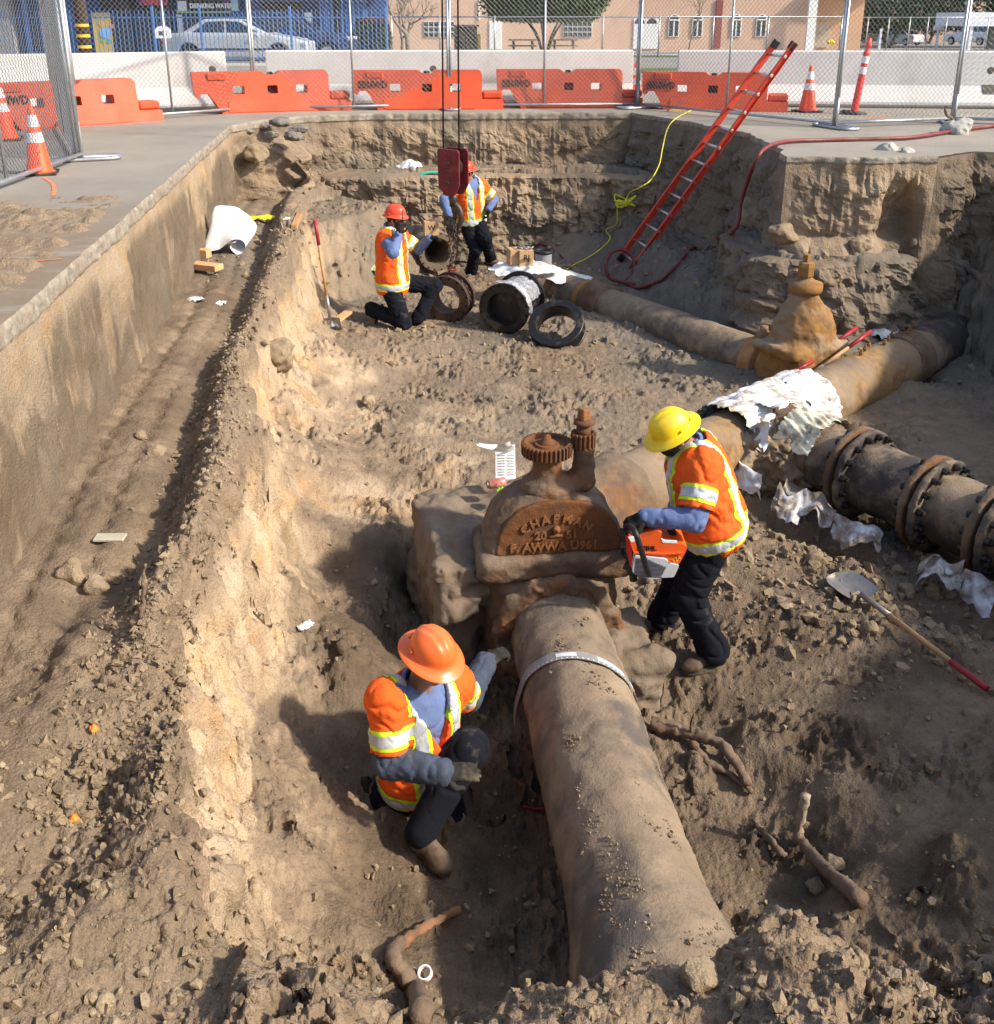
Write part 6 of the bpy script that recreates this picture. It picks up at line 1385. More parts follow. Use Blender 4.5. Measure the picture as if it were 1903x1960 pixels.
# ---- trees and shrubs
def leaf_mat(name, c):
    t = NT(name); n = t.noise(1.4, 3, 0.5); n2 = t.noise(14, 2, 0.5); t.col(t.mix(t.ramp(n, [(0.3, 0.0), (0.7, 1.0)]), tuple(x * 0.55 for x in c), t.mix(n2, c, tuple(x * 1.5 for x in c)))); t.set('Roughness', 0.65); t.set('Specular IOR Level', 0.3); return t.m
def leaves(center, radii, n, size, seed, shell=0.5, flat_bottom=None, sq=2.0):
    r = np.random.RandomState(seed); d = r.normal(size=(n, 3)); d /= np.linalg.norm(d, axis=1)[:, None]
    if sq > 2: d /= (np.sum(np.abs(d) ** sq, 1) ** (1 / sq))[:, None]
    rr = (shell + (1 - shell) * r.rand(n) ** 0.5); lump = 1 + 0.13 * noise3(d[:, 0] * 3 + seed, d[:, 1] * 3, d[:, 2] * 3) + 0.05 * r.normal(size=n)
    P = d * (rr * lump)[:, None] * np.array(radii)
    if flat_bottom is not None: P[:, 2] = np.maximum(P[:, 2], flat_bottom + 0.12 * r.rand(n))
    P += np.array(center); u = r.normal(size=(n, 3)); u /= np.linalg.norm(u, axis=1)[:, None]; v = np.cross(u, r.normal(size=(n, 3))); v /= np.linalg.norm(v, axis=1)[:, None]; s = size * (0.6 + 0.8 * r.rand(n))[:, None]
    V = np.stack([P - u * s, P + v * s * 0.5, P + u * s, P - v * s * 0.5], 1).reshape(-1, 3); return V, np.arange(n * 4).reshape(n, 4)
def branches(mb, p, d, L, r, depth, rg, spread=0.55, up=0.12):
    pts = [np.array(p)]; dd = np.array(d, float)
    for k in range(4):
        dd = dd + rg.normal(size=3) * 0.10 + np.array([0, 0, up * 0.3]); dd /= np.linalg.norm(dd); pts.append(pts[-1] + dd * L / 4)
    mb.add(*tube(pts, np.linspace(r, r * 0.62, 5), 6 if r > 0.03 else 4, cap=False))
    if depth > 0:
        for k in range(2 + (rg.rand() > 0.4)):
            nd = dd + rg.normal(size=3) * spread; nd[2] += up; nd /= np.linalg.norm(nd); branches(mb, pts[-1 if k < 2 else 3], nd, L * rg.uniform(0.62, 0.85), r * 0.58, depth - 1, rg, spread, up)
def tree(p, label, trunk_h, trunk_r, crown_c, crown_r, n, size, seed, col, flat=None, limbs=5, depth=1, sq=2.0, group=None):
    t = empty('leafy_tree', p, label, 'tree', group); rg = np.random.RandomState(seed); mb = MB(); br = mat('bark_brown', (0.13, 0.095, 0.065), 0.95, 0, 0.3, 6, 0.5, 30)
    for i in range(limbs):
        a = 2 * math.pi * i / limbs + rg.rand(); q = np.array([math.cos(a) * crown_r[0] * 0.55, math.sin(a) * crown_r[1] * 0.55, crown_c[2] - crown_r[2] * 0.3])
        pts = catmull([(0.12 * math.cos(a), 0.12 * math.sin(a), -0.05), (0.25 * q[0], 0.25 * q[1], q[2] * 0.35), (0.6 * q[0], 0.6 * q[1], q[2] * 0.7), q], 4); mb.add(*tube(pts, np.linspace(trunk_r, trunk_r * 0.4, len(pts)), 7))
    mb.build('trunk', br, t, True); V, F = leaves(crown_c, crown_r, n, size, seed, 0.55, flat, sq); obj('crown', mesh_np('crown', V, F, leaf_mat('leaf_' + str(seed), col), False), t, kind='stuff'); return t
p = place(1043, 98, 57); tree(p, 'clipped green ficus tree with many stems before the tan building', 1.6, 0.075, (0, 0, 3.05), (3.25, 3.0, 1.55), 16000, 0.13, 5, (0.045, 0.085, 0.022), -1.35, 8, 1, 3.0)
def bare(p, label, h, r, seed, depth=5):
    t = empty('bare_tree', p, label, 'tree', 'leafless trees'); mb = MB(); branches(mb, (0, 0, -0.05), (0.05, 0, 1), h, r, depth, np.random.RandomState(seed), 0.45, 0.2); mb.build('trunk', mat('bark_grey', (0.20, 0.165, 0.125), 0.95, 0, 0.25, 6, 0.4, 30), t, True); return t
bare(place(782, 100, 48), 'bare tree with pale twigs beside the blue gate', 1.0, 0.16, 21, 6); bare(place(770, 100, 50), 'second slender bare tree behind the dark shrub', 0.9, 0.10, 22, 5); bare(place(1318, 96, 66), 'thin bare sapling between the arched windows', 1.8, 0.06, 23, 5)
p = place(713, 105, 41); t = empty('round_shrub', p, 'dense dark green rounded shrub beside the blue gate', 'shrub'); V, F = leaves((0, 0, 0.72), (0.72, 0.7, 0.80), 5000, 0.05, 8, 0.6, -0.7, 3.0); obj('foliage', mesh_np('foliage', V, F, leaf_mat('leaf_shrub', (0.030, 0.050, 0.020)), False), t, kind='stuff')
V, F = leaves((0.1, -0.1, 1.42), (0.55, 0.5, 0.16), 700, 0.04, 9, 0.4); obj('red_tips', mesh_np('red_tips', V, F, leaf_mat('leaf_red', (0.16, 0.045, 0.022)), False), t, kind='stuff'); MB().add(*tube([(0, 0, -0.05), (0, 0, 0.5)], 0.05, 6)).build('stem', mat('bark_brown', (0.13, 0.095, 0.065)), t, True)
for i, (px_, Y, cz, rx, rz, sd_, lb) in enumerate(((1700, 100, 4.4, 5.0, 3.2, 31, 'broad dark green tree above the far parked cars'), (1850, 104, 4.6, 5.5, 3.4, 32, 'dark green tree behind the white carport'), (1640, 108, 3.6, 3.2, 2.6, 33, 'pale green tree at the church corner'), (1775, 118, 4.0, 4.0, 3.0, 34, 'tree between the two dark crowns on the far street'), (1985, 100, 4.5, 5.0, 3.5, 35, 'tree beyond the right edge of the carport'))):
    tree(place(px_, 90, Y), lb, 2, 0.16, (0, 0, cz), (rx, rx * 0.8, rz), 3200, 0.24, sd_, [(0.035, 0.060, 0.020), (0.030, 0.055, 0.020), (0.14, 0.15, 0.09), (0.045, 0.07, 0.025), (0.04, 0.06, 0.02)][i], None, 4, 1, 2.0, 'trees on the far street')
# distant hedge line that closes the view
rg = np.random.RandomState(77)
V = []; F = []; k = 0
for i in range(26):
    x = -70 + i * 8 + rg.uniform(-2, 2); v, f = leaves((x, 150 + rg.uniform(-8, 8), far_z(150) + 3), (6, 4, 4.5), 900, 0.5, 100 + i, 0.6, -4); V.append(v); F.append(f + k); k += len(v)
obj('far_tree_belt', mesh_np('far_tree_belt', np.concatenate(V), np.concatenate(F), leaf_mat('leaf_far', (0.05, 0.075, 0.03)), False), label='distant belt of trees closing the view behind the buildings', cat='trees', kind='stuff')
# ================================================================== PEOPLE
def cloth(name, c, var=0.2, rough=0.9, sc=9, bump=0.35, dirt=0.0):
    if name in MATS: return MATS[name]
    t = NT(name); co = t.coord(); n1 = t.noise(sc, 5, 0.6, co); n2 = t.noise(38, 4, 0.6, co); n3 = t.noise(260, 2, 0.5, co)
    k = t.mix(t.ramp(n1, [(0.3, 0.0), (0.7, 1.0)]), tuple(x * (1 - var) for x in c), tuple(min(1, x * (1 + var * 0.5)) for x in c))
    if dirt: k = t.mix(t.ramp(t.noise(6, 6, 0.7, co), [(0.62 - 0.25 * dirt, 0.0), (0.85 - 0.2 * dirt, 0.7)]), k, (0.20, 0.15, 0.10))
    t.col(k); t.set('Roughness', rough); t.set('Specular IOR Level', 0.2); t.set('Sheen Weight', 0.0)
    t.bump(t.math('ADD', t.math('MULTIPLY', n2, 0.8), t.math('MULTIPLY', n3, 0.25)), bump, 0.012); MATS[name] = t.m; return t.m
M_ORANGE = cloth('orange_hi_vis', (0.86, 0.125, 0.018), 0.16, 0.88, 5, 0.4, 0.26)
M_LIME = cloth('lime_trim', (0.62, 0.86, 0.04), 0.12, 0.7, 9, 0.2)
M_SILVER = mat('reflective_silver', (0.52, 0.53, 0.56), 0.42, 0.1, 0.18, 14, 0.3, 60, 0.20, (0.36, 0.33, 0.28))
M_SHIRT = cloth('blue_work_shirt', (0.125, 0.175, 0.34), 0.25, 0.9, 7, 0.4)
M_SHIRTD = cloth('grey_blue_sleeve', (0.060, 0.075, 0.11), 0.3, 0.9, 7, 0.4, 0.25)
M_TROUS = cloth('dark_navy_trousers', (0.0065, 0.0080, 0.0135), 0.35, 0.95, 6, 0.4, 0.06)
M_SKIN = mat('skin', (0.34, 0.175, 0.105), 0.5, 0, 0.15, 14, 0.15, 90); M_HAIR = mat('black_hair', (0.010, 0.008, 0.007), 0.6, 0, 0.3, 40, 0.5, 120)
M_GLOVE = cloth('black_glove', (0.012, 0.012, 0.012), 0.4, 0.8, 14, 0.4, 0.12); M_GLOVEG = cloth('grey_green_glove', (0.030, 0.028, 0.023), 0.3, 0.85, 14, 0.4, 0.3)
M_MASK = mat('black_mask', (0.012, 0.012, 0.013), 0.55, 0, 0.3)
M_BOOT = mat('dusty_brown_boot', (0.085, 0.052, 0.032), 0.75, 0, 0.3, 12, 0.3, 70, 0.5, (0.20, 0.15, 0.10), 8); M_BOOTT = mat('tan_boot', (0.25, 0.155, 0.085), 0.75, 0, 0.3, 12, 0.3, 70, 0.3)
M_SOLE = mat('boot_sole', (0.030, 0.026, 0.022), 0.8, 0, 0.3, 12, 0.3, 70, 0.4)
def helmet_mat(name, c): return mat(name, c, 0.36, 0, 0.10, 3, 0.06, 30, 0.22, (0.34, 0.24, 0.15), 7, 0.45)
def ik(a, c, l1, l2, hint):
    a, c, hint = Vector(a), Vector(c), Vector(hint); d = c - a; L = d.length
    if L >= l1 + l2 - 1e-4: return a + d * (l1 / (l1 + l2)), c
    x = (l1 * l1 - l2 * l2 + L * L) / (2 * L); hgt = math.sqrt(max(0, l1 * l1 - x * x)); u = d / L
    n = hint - a; n = n - u * n.dot(u); n.normalize(); return a + u * x + n * hgt, c
def bbox(pts, pad):
    A = np.array([tuple(p) for p in pts]); return A.min(0) - pad, A.max(0) + pad
def person(name, label, J, S=None):
    S = dict(dict(vox=0.009, helmet=(0.9, 0.1, 0.01), shirt=M_SHIRT, fore=None, glove=M_GLOVE, boot=M_BOOT, mask=False, brim=0.040, lenU=0.29, lenF=0.26, lenT=0.44, lenS=0.43, build=1.0, collar=True, sleeves=(True, True), tag=None), **(S or {}))
    h = S['vox']; B = S['build']; base = Vector(S['base'])
    root = empty('person', base, label, 'person')
    Mx = Matrix.Translation(-base)
    def put(nm, V, F, m, smooth=True, parent=root, **kw):
        return obj(nm, mesh_np(nm, np.asarray(V) - np.array(base), F, m, smooth), parent, **kw)
    pel, neck = Vector(J['pelvis']), Vector(J['neck']); W = (neck - pel).normalized(); L = (neck - pel).length
    shR, shL = Vector(J['shR']), Vector(J['shL']); Rr = (shR - shL); Rr = (Rr - W * Rr.dot(W)).normalized(); Fw = W.cross(Rr).normalized()
    if Fw.dot(Vector(J['face'])) < 0 and False: Fw = -Fw
    chest = pel + W * (L * 0.66); belly = pel + W * (L * 0.30); tax = (tuple(Rr), tuple(Fw), tuple(W))
    arms = {}; legs = {}
    for sd in 'RL':
        sh = Vector(J['sh' + sd]); el, wr = ik(sh, J['wr' + sd], S['lenU'], S['lenF'], J['el' + sd]); arms[sd] = (sh, el, wr)
        hp = pel + Rr * (0.095 if sd == 'R' else -0.095) - W * 0.02
        kn, an = ik(hp, J['an' + sd], S['lenT'], S['lenS'], J['kn' + sd]); legs[sd] = (hp, kn, an)
    hc = Vector(J['head']); hu = Vector(J['hup']).normalized(); hf = Vector(J['face']); hf = (hf - hu * hf.dot(hu)).normalized(); hr = hf.cross(hu).normalized()
    hax = (tuple(hr), tuple(hf), tuple(hu))
    def torso(X, Y, Z, i):
        d = d_ell(X, Y, Z, chest + Fw * 0.0, (0.185 * B + i, 0.128 * B + i, 0.25 + i), tax)
        d = smin(d, d_ell(X, Y, Z, belly, (0.172 * B + i, 0.13 * B + i, 0.22 + i), tax), 0.06)
        d = smin(d, d_ell(X, Y, Z, pel, (0.175 * B + i, 0.135 * B + i, 0.15 + i), tax), 0.06)
        for sd in 'RL': d = smin(d, d_cap(X, Y, Z, neck - W * 0.06, arms[sd][0], 0.062 + i, 0.068 + i), 0.06)
        return d
    def arm(X, Y, Z, sd, i, both=True):
        a, b, c = arms[sd]; d = d_cap(X, Y, Z, a, b, 0.060 * B + i, 0.048 * B + i)
        return smin(d, d_cap(X, Y, Z, b, c, 0.046 * B + i, 0.034 + i), 0.02) if both else d
    def leg(X, Y, Z, sd, i):
        a, b, c = legs[sd]; d = d_cap(X, Y, Z, a, b, 0.088 * B + i, 0.064 * B + i); return smin(d, d_cap(X, Y, Z, b, c, 0.062 * B + i, 0.046 * B + i), 0.03)
    def head(X, Y, Z):
        d = d_ell(X, Y, Z, hc + hu * 0.02, (0.076, 0.095, 0.105), hax)
        d = smin(d, d_ell(X, Y, Z, hc + hf * 0.022 - hu * 0.055, (0.058, 0.070, 0.070), hax), 0.03)
        d = smin(d, d_cap(X, Y, Z, hc + hf * 0.092 + hu * 0.012, hc + hf * 0.112 - hu * 0.028, 0.008, 0.014), 0.018)          # nose
        d = smin(d, d_cap(X, Y, Z, hc + hf * 0.080 + hr * 0.035 + hu * 0.026, hc + hf * 0.080 - hr * 0.035 + hu * 0.026, 0.013), 0.015)  # brow
        d = smin(d, d_ell(X, Y, Z, hc + hf * 0.083 - hu * 0.062, (0.026, 0.012, 0.010), hax), 0.012)                          # lips
        for k in (-1, 1):
            d = smin(d, d_ell(X, Y, Z, hc + hr * 0.078 * k - hf * 0.008 - hu * 0.012, (0.010, 0.018, 0.030), hax), 0.008)      # ears
            d = np.maximum(d, -d_ell(X, Y, Z, hc + hr * 0.032 * k + hf * 0.094 + hu * 0.004, (0.017, 0.010, 0.010), hax))       # eye sockets
        return smin(d, d_cap(X, Y, Z, hc - hu * 0.05 - hf * 0.02, neck - W * 0.05, 0.056, 0.064), 0.03)
    allp = [pel, neck, hc + hu * 0.1] + [p for a in arms.values() for p in a] + [p for a in legs.values() for p in a]
    def f_bodyall(X, Y, Z):
        d = smin(torso(X, Y, Z, -0.012), head(X, Y, Z), 0.02)
        for sd in 'RL': d = smin(d, arm(X, Y, Z, sd, -0.010), 0.03); d = smin(d, leg(X, Y, Z, sd, -0.012), 0.03)
        return d
    lo, hi = bbox(allp, 0.18); V, F = sdf_mesh(f_bodyall, lo, hi, max(h, 0.010)); put('body', V, F, M_SKIN)
    fold = lambda X, Y, Z, a, sc, sd: a * fbm3(X, Y, Z, sc, 2, 0.5, sd)
    # trousers
    def f_tr(X, Y, Z):
        d = d_ell(X, Y, Z, pel - W * 0.01, (0.178 * B + 0.014, 0.138 * B + 0.014, 0.16), tax)
        d = smin(d, d_ell(X, Y, Z, belly, (0.175 * B + 0.012, 0.133 * B + 0.012, 0.15), tax), 0.04)
        for sd in 'RL':
            a, b, c = legs[sd]; d = smin(d, leg(X, Y, Z, sd, 0.022), 0.045)
            d = smin(d, d_cap(X, Y, Z, b + (c - b) * 0.55, c, 0.066 * B, 0.078 * B), 0.03)                   # cuffs hang wider
        cr = fold(X, Y, Z, 0.007, 7, 1.0) + 0.013 * (1 - np.minimum(np.abs(noise3(X * 8 + Z * 5, Y * 8 - Z * 4, Z * 10)) * 4.5, 1)) - 0.008
        d = d + cr
        return np.maximum(d, (X - pel.x) * W.x + (Y - pel.y) * W.y + (Z - pel.z) * W.z - (S.get('hem', -0.10) + 0.07) + 1e-3 * X * 0) if False else np.maximum(d, np.where(((X - pel.x) * Fw.x + (Y - pel.y) * Fw.y + (Z - pel.z) * Fw.z) < 9, np.minimum((X - pel.x) * W.x + (Y - pel.y) * W.y + (Z - pel.z) * W.z - (S.get('hem', -0.10) + 0.06), np.minimum(leg(X, Y, Z, 'R', 0.03), leg(X, Y, Z, 'L', 0.03))), 0))
    lp = [pel + W * 0.2] + [p for a in legs.values() for p in a]; lo, hi = bbox(lp, 0.22); V, F = sdf_mesh(f_tr, lo, hi, h); put('trousers', V, F, M_TROUS)
    # shirt with sleeves
    def f_sh(X, Y, Z):
        d = torso(X, Y, Z, 0.006)
        for sd in 'RL': d = smin(d, arm(X, Y, Z, sd, 0.014), 0.035)
        d = smin(d, d_cap(X, Y, Z, neck - W * 0.03, neck + W * 0.035 - Fw * 0.012, 0.082, 0.072), 0.02)
        d = np.maximum(d, -d_cap(X, Y, Z, neck, neck + W * 0.15 + Fw * 0.03, 0.058, 0.075))
        hem = (X - pel.x) * W.x + (Y - pel.y) * W.y + (Z - pel.z) * W.z
        arml = np.minimum(arm(X, Y, Z, 'R', 0.03), arm(X, Y, Z, 'L', 0.03))
        d = np.maximum(d, np.minimum(-(hem + 0.05), arml))
        return d + fold(X, Y, Z, 0.004, 11, 3.0) + 0.008 * (1 - np.minimum(np.abs(noise3(X * 13 + Z * 3, Y * 13, Z * 10 - X * 6)) * 4.5, 1)) - 0.003
    sp = [pel - W * 0.1, neck + W * 0.08] + [p for a in arms.values() for p in a]; lo, hi = bbox(sp, 0.20); V, F = sdf_mesh(f_sh, lo, hi, h); so = put('shirt', V, F, S['shirt'])
    if S['fore']:
        for sd in 'RL':
            a, b, c = arms[sd]; m_ = b + (a - b) * 0.25
            def f_fo(X, Y, Z):
                d = smin(d_cap(X, Y, Z, b, c, 0.077, 0.062), d_cap(X, Y, Z, m_, b, 0.076, 0.077), 0.02)
                return d + fold(X, Y, Z, 0.004, 12, 4.0) + 0.008 * (1 - np.minimum(np.abs(noise3(X * 16 + Z * 5, Y * 16, Z * 14 - X * 7)) * 4.0, 1)) - 0.002
            lo, hi = bbox([m_, b, c], 0.11); V, F = sdf_mesh(f_fo, lo, hi, h); put('sleeve_cover', V, F, S['fore'])
    # hi-vis vest
    ends = {sd: arms[sd][0] + (arms[sd][1] - arms[sd][0]) * 0.80 for sd in 'RL'}
    hemw = S.get('hem', -0.10)
    def f_v(X, Y, Z):
        tor = torso(X, Y, Z, 0.036); hem = (X - pel.x) * W.x + (Y - pel.y) * W.y + (Z - pel.z) * W.z
        r_ = (X - pel.x) * Rr.x + (Y - pel.y) * Rr.y + (Z - pel.z) * Rr.z; f_ = (X - pel.x) * Fw.x + (Y - pel.y) * Fw.y + (Z - pel.z) * Fw.z
        tor = smin(tor, d_ell(X, Y, Z, pel, (0.208 * B, 0.175 * B, 0.23), tax), 0.05)
        tor = np.maximum(tor, hemw - hem)
        d = tor
        for i, sd in enumerate('RL'):
            a, b, _ = arms[sd]; e = ends[sd]; u = (b - a).normalized()
            if not S['sleeves'][i]: e = a + u * 0.08
            sl = d_cap(X, Y, Z, a, e + u * 0.1, 0.079 * B, 0.086 * B); sl = np.maximum(sl, (X - e.x) * u.x + (Y - e.y) * u.y + (Z - e.z) * u.z)
            d = smin(d, sl, 0.035)
        d = np.maximum(d, -d_cap(X, Y, Z, neck - W * 0.02, neck + W * 0.2, 0.088, 0.11))
        vcut = np.where(f_ > 0.0, np.maximum(np.abs(r_) - (hem - (L - S.get('vdepth', 0.30))) * 0.33, -(f_ - 0.02)), 1.0)
        d = np.maximum(d, -vcut)
        n_ = noise3(X * 6 + Z * 4 + 3, Y * 6 - Z * 3, Z * 5 - X * 4)
        return d + fold(X, Y, Z, 0.008, 5, 5.0) + 0.012 * (1 - np.minimum(np.abs(n_) * 5.0, 1)) ** 1.3 + 0.006 * (1 - np.minimum(np.abs(noise3(X * 15 + Z * 6, Y * 15, Z * 12 - X * 7)) * 4, 1)) - 0.006
    lo, hi = bbox([pel - W * 0.12, neck + W * 0.05] + [p for a in arms.values() for p in a[:2]], 0.22); V, F = sdf_mesh(f_v, lo, hi, h)
    vo = put('vest', V, F, M_ORANGE); N = vnormals(V, F)
    D = V - np.array(pel); w_ = D @ np.array(W); r_ = D @ np.array(Rr); f_ = D @ np.array(Fw)
    X, Y, Z = [V[:, k].astype(np.float32) for k in range(3)]
    da = {sd: d_cap(X, Y, Z, arms[sd][0], ends[sd], 0.09) for sd in 'RL'}
    ta = {sd: ((V - np.array(arms[sd][0])) @ np.array((arms[sd][1] - arms[sd][0]).normalized())) for sd in 'RL'}
    isarm = {sd: (da[sd] < 0.035) & (ta[sd] > 0.085) for sd in 'RL'}; anyarm = isarm['R'] | isarm['L']
    belt = -np.abs(w_ - S.get('belt', 0.02)); vert = -np.abs(np.abs(r_) - S.get('vx', 0.105))
    vert = np.where(w_ < S.get('belt', 0.02), -1, vert)
    sc = np.maximum(belt, vert); sc = np.where(anyarm, -0.06, sc)
    for sd in 'RL': sc = np.where(isarm[sd], np.maximum(sc, -np.abs(ta[sd] - 0.165)), sc)
    sc = sc + 0.003 * noise3(X * 9, Y * 9, Z * 9)
    for nm, hw, off, m in (('lime_trim', 0.046, 0.0025, M_LIME), ('reflective_stripe', 0.027, 0.005, M_SILVER)):
        VV, FF, _u = clip_pos(V + N * off, F, sc + hw)
        if len(FF): put(nm, VV, FF, m, True, vo)
    # gloves with five fingers
    for sd in 'RL':
        a, b, c = arms[sd]; hd = Vector(J['hand' + sd]).normalized(); pn = Vector(J['palm' + sd]); pn = (pn - hd * pn.dot(hd)).normalized(); sdv = hd.cross(pn).normalized()
        if sd == 'L': sdv = -sdv
        curl = J.get('curl' + sd, 0.5); segs = []
        palm_c = c + hd * 0.055
        for k, (o_, l_) in enumerate(((-0.030, 0.070), (-0.010, 0.080), (0.011, 0.076), (0.031, 0.060))):
            p0 = c + hd * 0.095 + sdv * o_; dirn = hd; prev = p0; ang = 0
            for j, fr in enumerate((0.45, 0.32, 0.25)):
                ang += curl * (0.55 + 0.35 * j) * (1 + 0.12 * k); dv = hd * math.cos(ang) + pn * math.sin(ang); q = prev + dv * l_ * fr; segs.append((prev, q, 0.0125 - 0.0012 * j, 0.0115 - 0.0012 * j)); prev = q
        p0 = c + hd * 0.03 - sdv * 0.036; q = p0 + (hd * 0.62 - sdv * 0.6 + pn * 0.35).normalized() * 0.045; segs.append((p0, q, 0.016, 0.014)); q2 = q + (hd * 0.85 + pn * 0.5 * (0.5 + curl) + sdv * 0.1).normalized() * 0.038; segs.append((q, q2, 0.0135, 0.0115))
        def f_g(X, Y, Z):
            d = d_box(X, Y, Z, palm_c, (0.043, 0.050, 0.017), (tuple(sdv), tuple(hd), tuple(pn)), 0.016)
            d = smin(d, d_cap(X, Y, Z, c - (c - b).normalized() * 0.03, c + hd * 0.03, 0.043, 0.036), 0.02)
            for s0, s1, ra, rb in segs: d = smin(d, d_cap(X, Y, Z, s0, s1, ra, rb), 0.005)
            return d + 0.0015 * noise3(X * 60, Y * 60, Z * 60)
        lo, hi = bbox([c, palm_c] + [s_[1] for s_ in segs], 0.07); V, F = sdf_mesh(f_g, lo, hi, 0.005 if h < 0.012 else 0.009); put('glove', V, F, S['glove'])
    # boots
    for sd in 'RL':
        kn, an = legs[sd][1], legs[sd][2]; ff = Vector(J['foot' + sd]).normalized(); fu = Vector(J.get('footup' + sd, (0, 0, 1))); fu = (fu - ff * fu.dot(ff)).normalized(); fr = ff.cross(fu); fax = (tuple(fr), tuple(ff), tuple(fu))
        heel = an - fu * 0.085 - ff * 0.055
        def f_b(X, Y, Z):
            d = d_cap(X, Y, Z, an + (kn - an).normalized() * 0.05, an - fu * 0.03, 0.052, 0.050)
            d = smin(d, d_ell(X, Y, Z, heel + ff * 0.05 + fu * 0.03, (0.044, 0.068, 0.052), fax), 0.04)
            d = smin(d, d_cap(X, Y, Z, an - fu * 0.035 + ff * 0.02, heel + ff * 0.19 + fu * 0.025, 0.046, 0.040), 0.03)
            d = smin(d, d_ell(X, Y, Z, heel + ff * 0.205 + fu * 0.02, (0.052, 0.068, 0.044), fax), 0.03)
            return np.maximum(d, -((X - heel.x) * fu.x + (Y - heel.y) * fu.y + (Z - heel.z) * fu.z)) + 0.003 * noise3(X * 25, Y * 25, Z * 25)
        lo, hi = bbox([an + (kn - an).normalized() * 0.1, heel, heel + ff * 0.28], 0.09); V, F = sdf_mesh(f_b, lo, hi, max(0.007, h * 0.8)); bo = put('boot', V, F, S['boot'])
        out = []
        for a_ in np.linspace(0, 2 * math.pi, 24, endpoint=False):
            y_ = math.sin(a_); wx = 0.050 if y_ > 0 else 0.043; out.append((wx * math.cos(a_) * (1 - 0.12 * (abs(y_) < 0.5) * (math.cos(a_) > 0)), 0.103 + 0.158 * y_))
        M = Matrix((fr, ff, fu)).transposed().to_4x4(); M.translation = heel - base
        Vp, Fp = prism(out, -0.028, 0.006, M); MB().add(Vp, Fp).build('sole', M_SOLE, bo)
    # hair, mask, helmet
    def f_hair(X, Y, Z):
        d = d_ell(X, Y, Z, hc + hu * 0.02 - hf * 0.006, (0.085, 0.102, 0.110), hax)
        v = (X - hc.x) * hf.x + (Y - hc.y) * hf.y + (Z - hc.z) * hf.z; u_ = (X - hc.x) * hu.x + (Y - hc.y) * hu.y + (Z - hc.z) * hu.z
        return np.maximum(np.maximum(d, -(u_ + 0.045)), v - 0.03 - np.maximum(u_ - 0.03, 0) * 0.9) + 0.003 * noise3(X * 70, Y * 70, Z * 70)
    lo, hi = bbox([hc], 0.16); V, F = sdf_mesh(f_hair, lo, hi, 0.009); put('hair', V, F, M_HAIR)
    for k in (-1, 1):
        e = hc + hr * 0.032 * k + hf * 0.082 + hu * 0.004; MB().add(*lathe([(0.0, -0.008), (0.008, -0.004), (0.010, 0.0), (0.008, 0.004), (0.0, 0.008)], 8, e - base, hf)).build('eye', M_HAIR, root, True)
    if S['mask']:
        def f_m(X, Y, Z):
            d = d_ell(X, Y, Z, hc + hf * 0.030 - hu * 0.048, (0.070, 0.082, 0.072), hax); v = (X - hc.x) * hf.x + (Y - hc.y) * hf.y + (Z - hc.z) * hf.z; u_ = (X - hc.x) * hu.x + (Y - hc.y) * hu.y + (Z - hc.z) * hu.z
            return np.maximum(np.maximum(d, u_ + 0.004), 0.0 - v + 0.01)
        V, F = sdf_mesh(f_m, lo, hi, 0.007); put('face_mask', V, F, M_MASK)
    # helmet: dome with three ridges, rolled full brim
    n = 64; rows = []; ct = hc + hu * 0.055
    for i in range(17):
        ph = i / 16 * math.pi / 2; rows.append((0.099 * math.sin(ph) ** 0.92, 0.112 * math.cos(ph) ** 0.85))
    rows += [(0.103, -0.006), (0.103 + S['brim'] * 0.5, -0.013), (0.103 + S['brim'], -0.018), (0.105 + S['brim'], -0.022), (0.103 + S['brim'], -0.025), (0.103 + S['brim'] * 0.5, -0.019), (0.099, -0.011), (0.092, 0.03)]
    V = []
    for i, (r0, z0) in enumerate(rows):
        for k in range(n):
            a = 2 * math.pi * k / n; x = r0 * math.cos(a); y = r0 * math.sin(a) * (1.22 if i < 18 else 1.20); z = z0
            if i < 15:
                rd = math.exp(-(x / 0.014) ** 2) * 0.007 + 0.004 * (math.exp(-((x - 0.042) / 0.009) ** 2) + math.exp(-((x + 0.042) / 0.009) ** 2))
                z += rd * min(1, (16 - i) / 6)
            if i >= 18: z += -0.006 * math.sin(a) ** 2 + (0.010 * (math.sin(a) > 0) * math.sin(a) * -1)
            V.append(ct + hr * x + hf * y + hu * z)
    F = []
    for i in range(len(rows) - 1):
        for k in range(n): F.append((i * n + k, (i + 1) * n + k, (i + 1) * n + (k + 1) % n, i * n + (k + 1) % n))
    ho = put('hard_hat', V, F, S['helmet'])
    for a in S.get('clips', (250, 290, 200, 340)):
        a = R(a); p = ct + hr * 0.104 * math.cos(a) + hf * 0.104 * 1.22 * math.sin(a) + hu * 0.012; on = (hr * math.cos(a) + hf * math.sin(a)); tg = on.cross(hu)
        M = Matrix((tg, on, hu)).transposed(); MB().add(*box(p - base, (0.030, 0.012, 0.018), M, 0.003)).build('clip_slot', S['helmet'], ho)
    return root

M_HO = helmet_mat('orange_helmet', (0.86, 0.16, 0.035)); M_HY = helmet_mat('yellow_helmet', (0.90, 0.62, 0.012)); M_HR = helmet_mat('red_orange_helmet', (0.80, 0.075, 0.028))
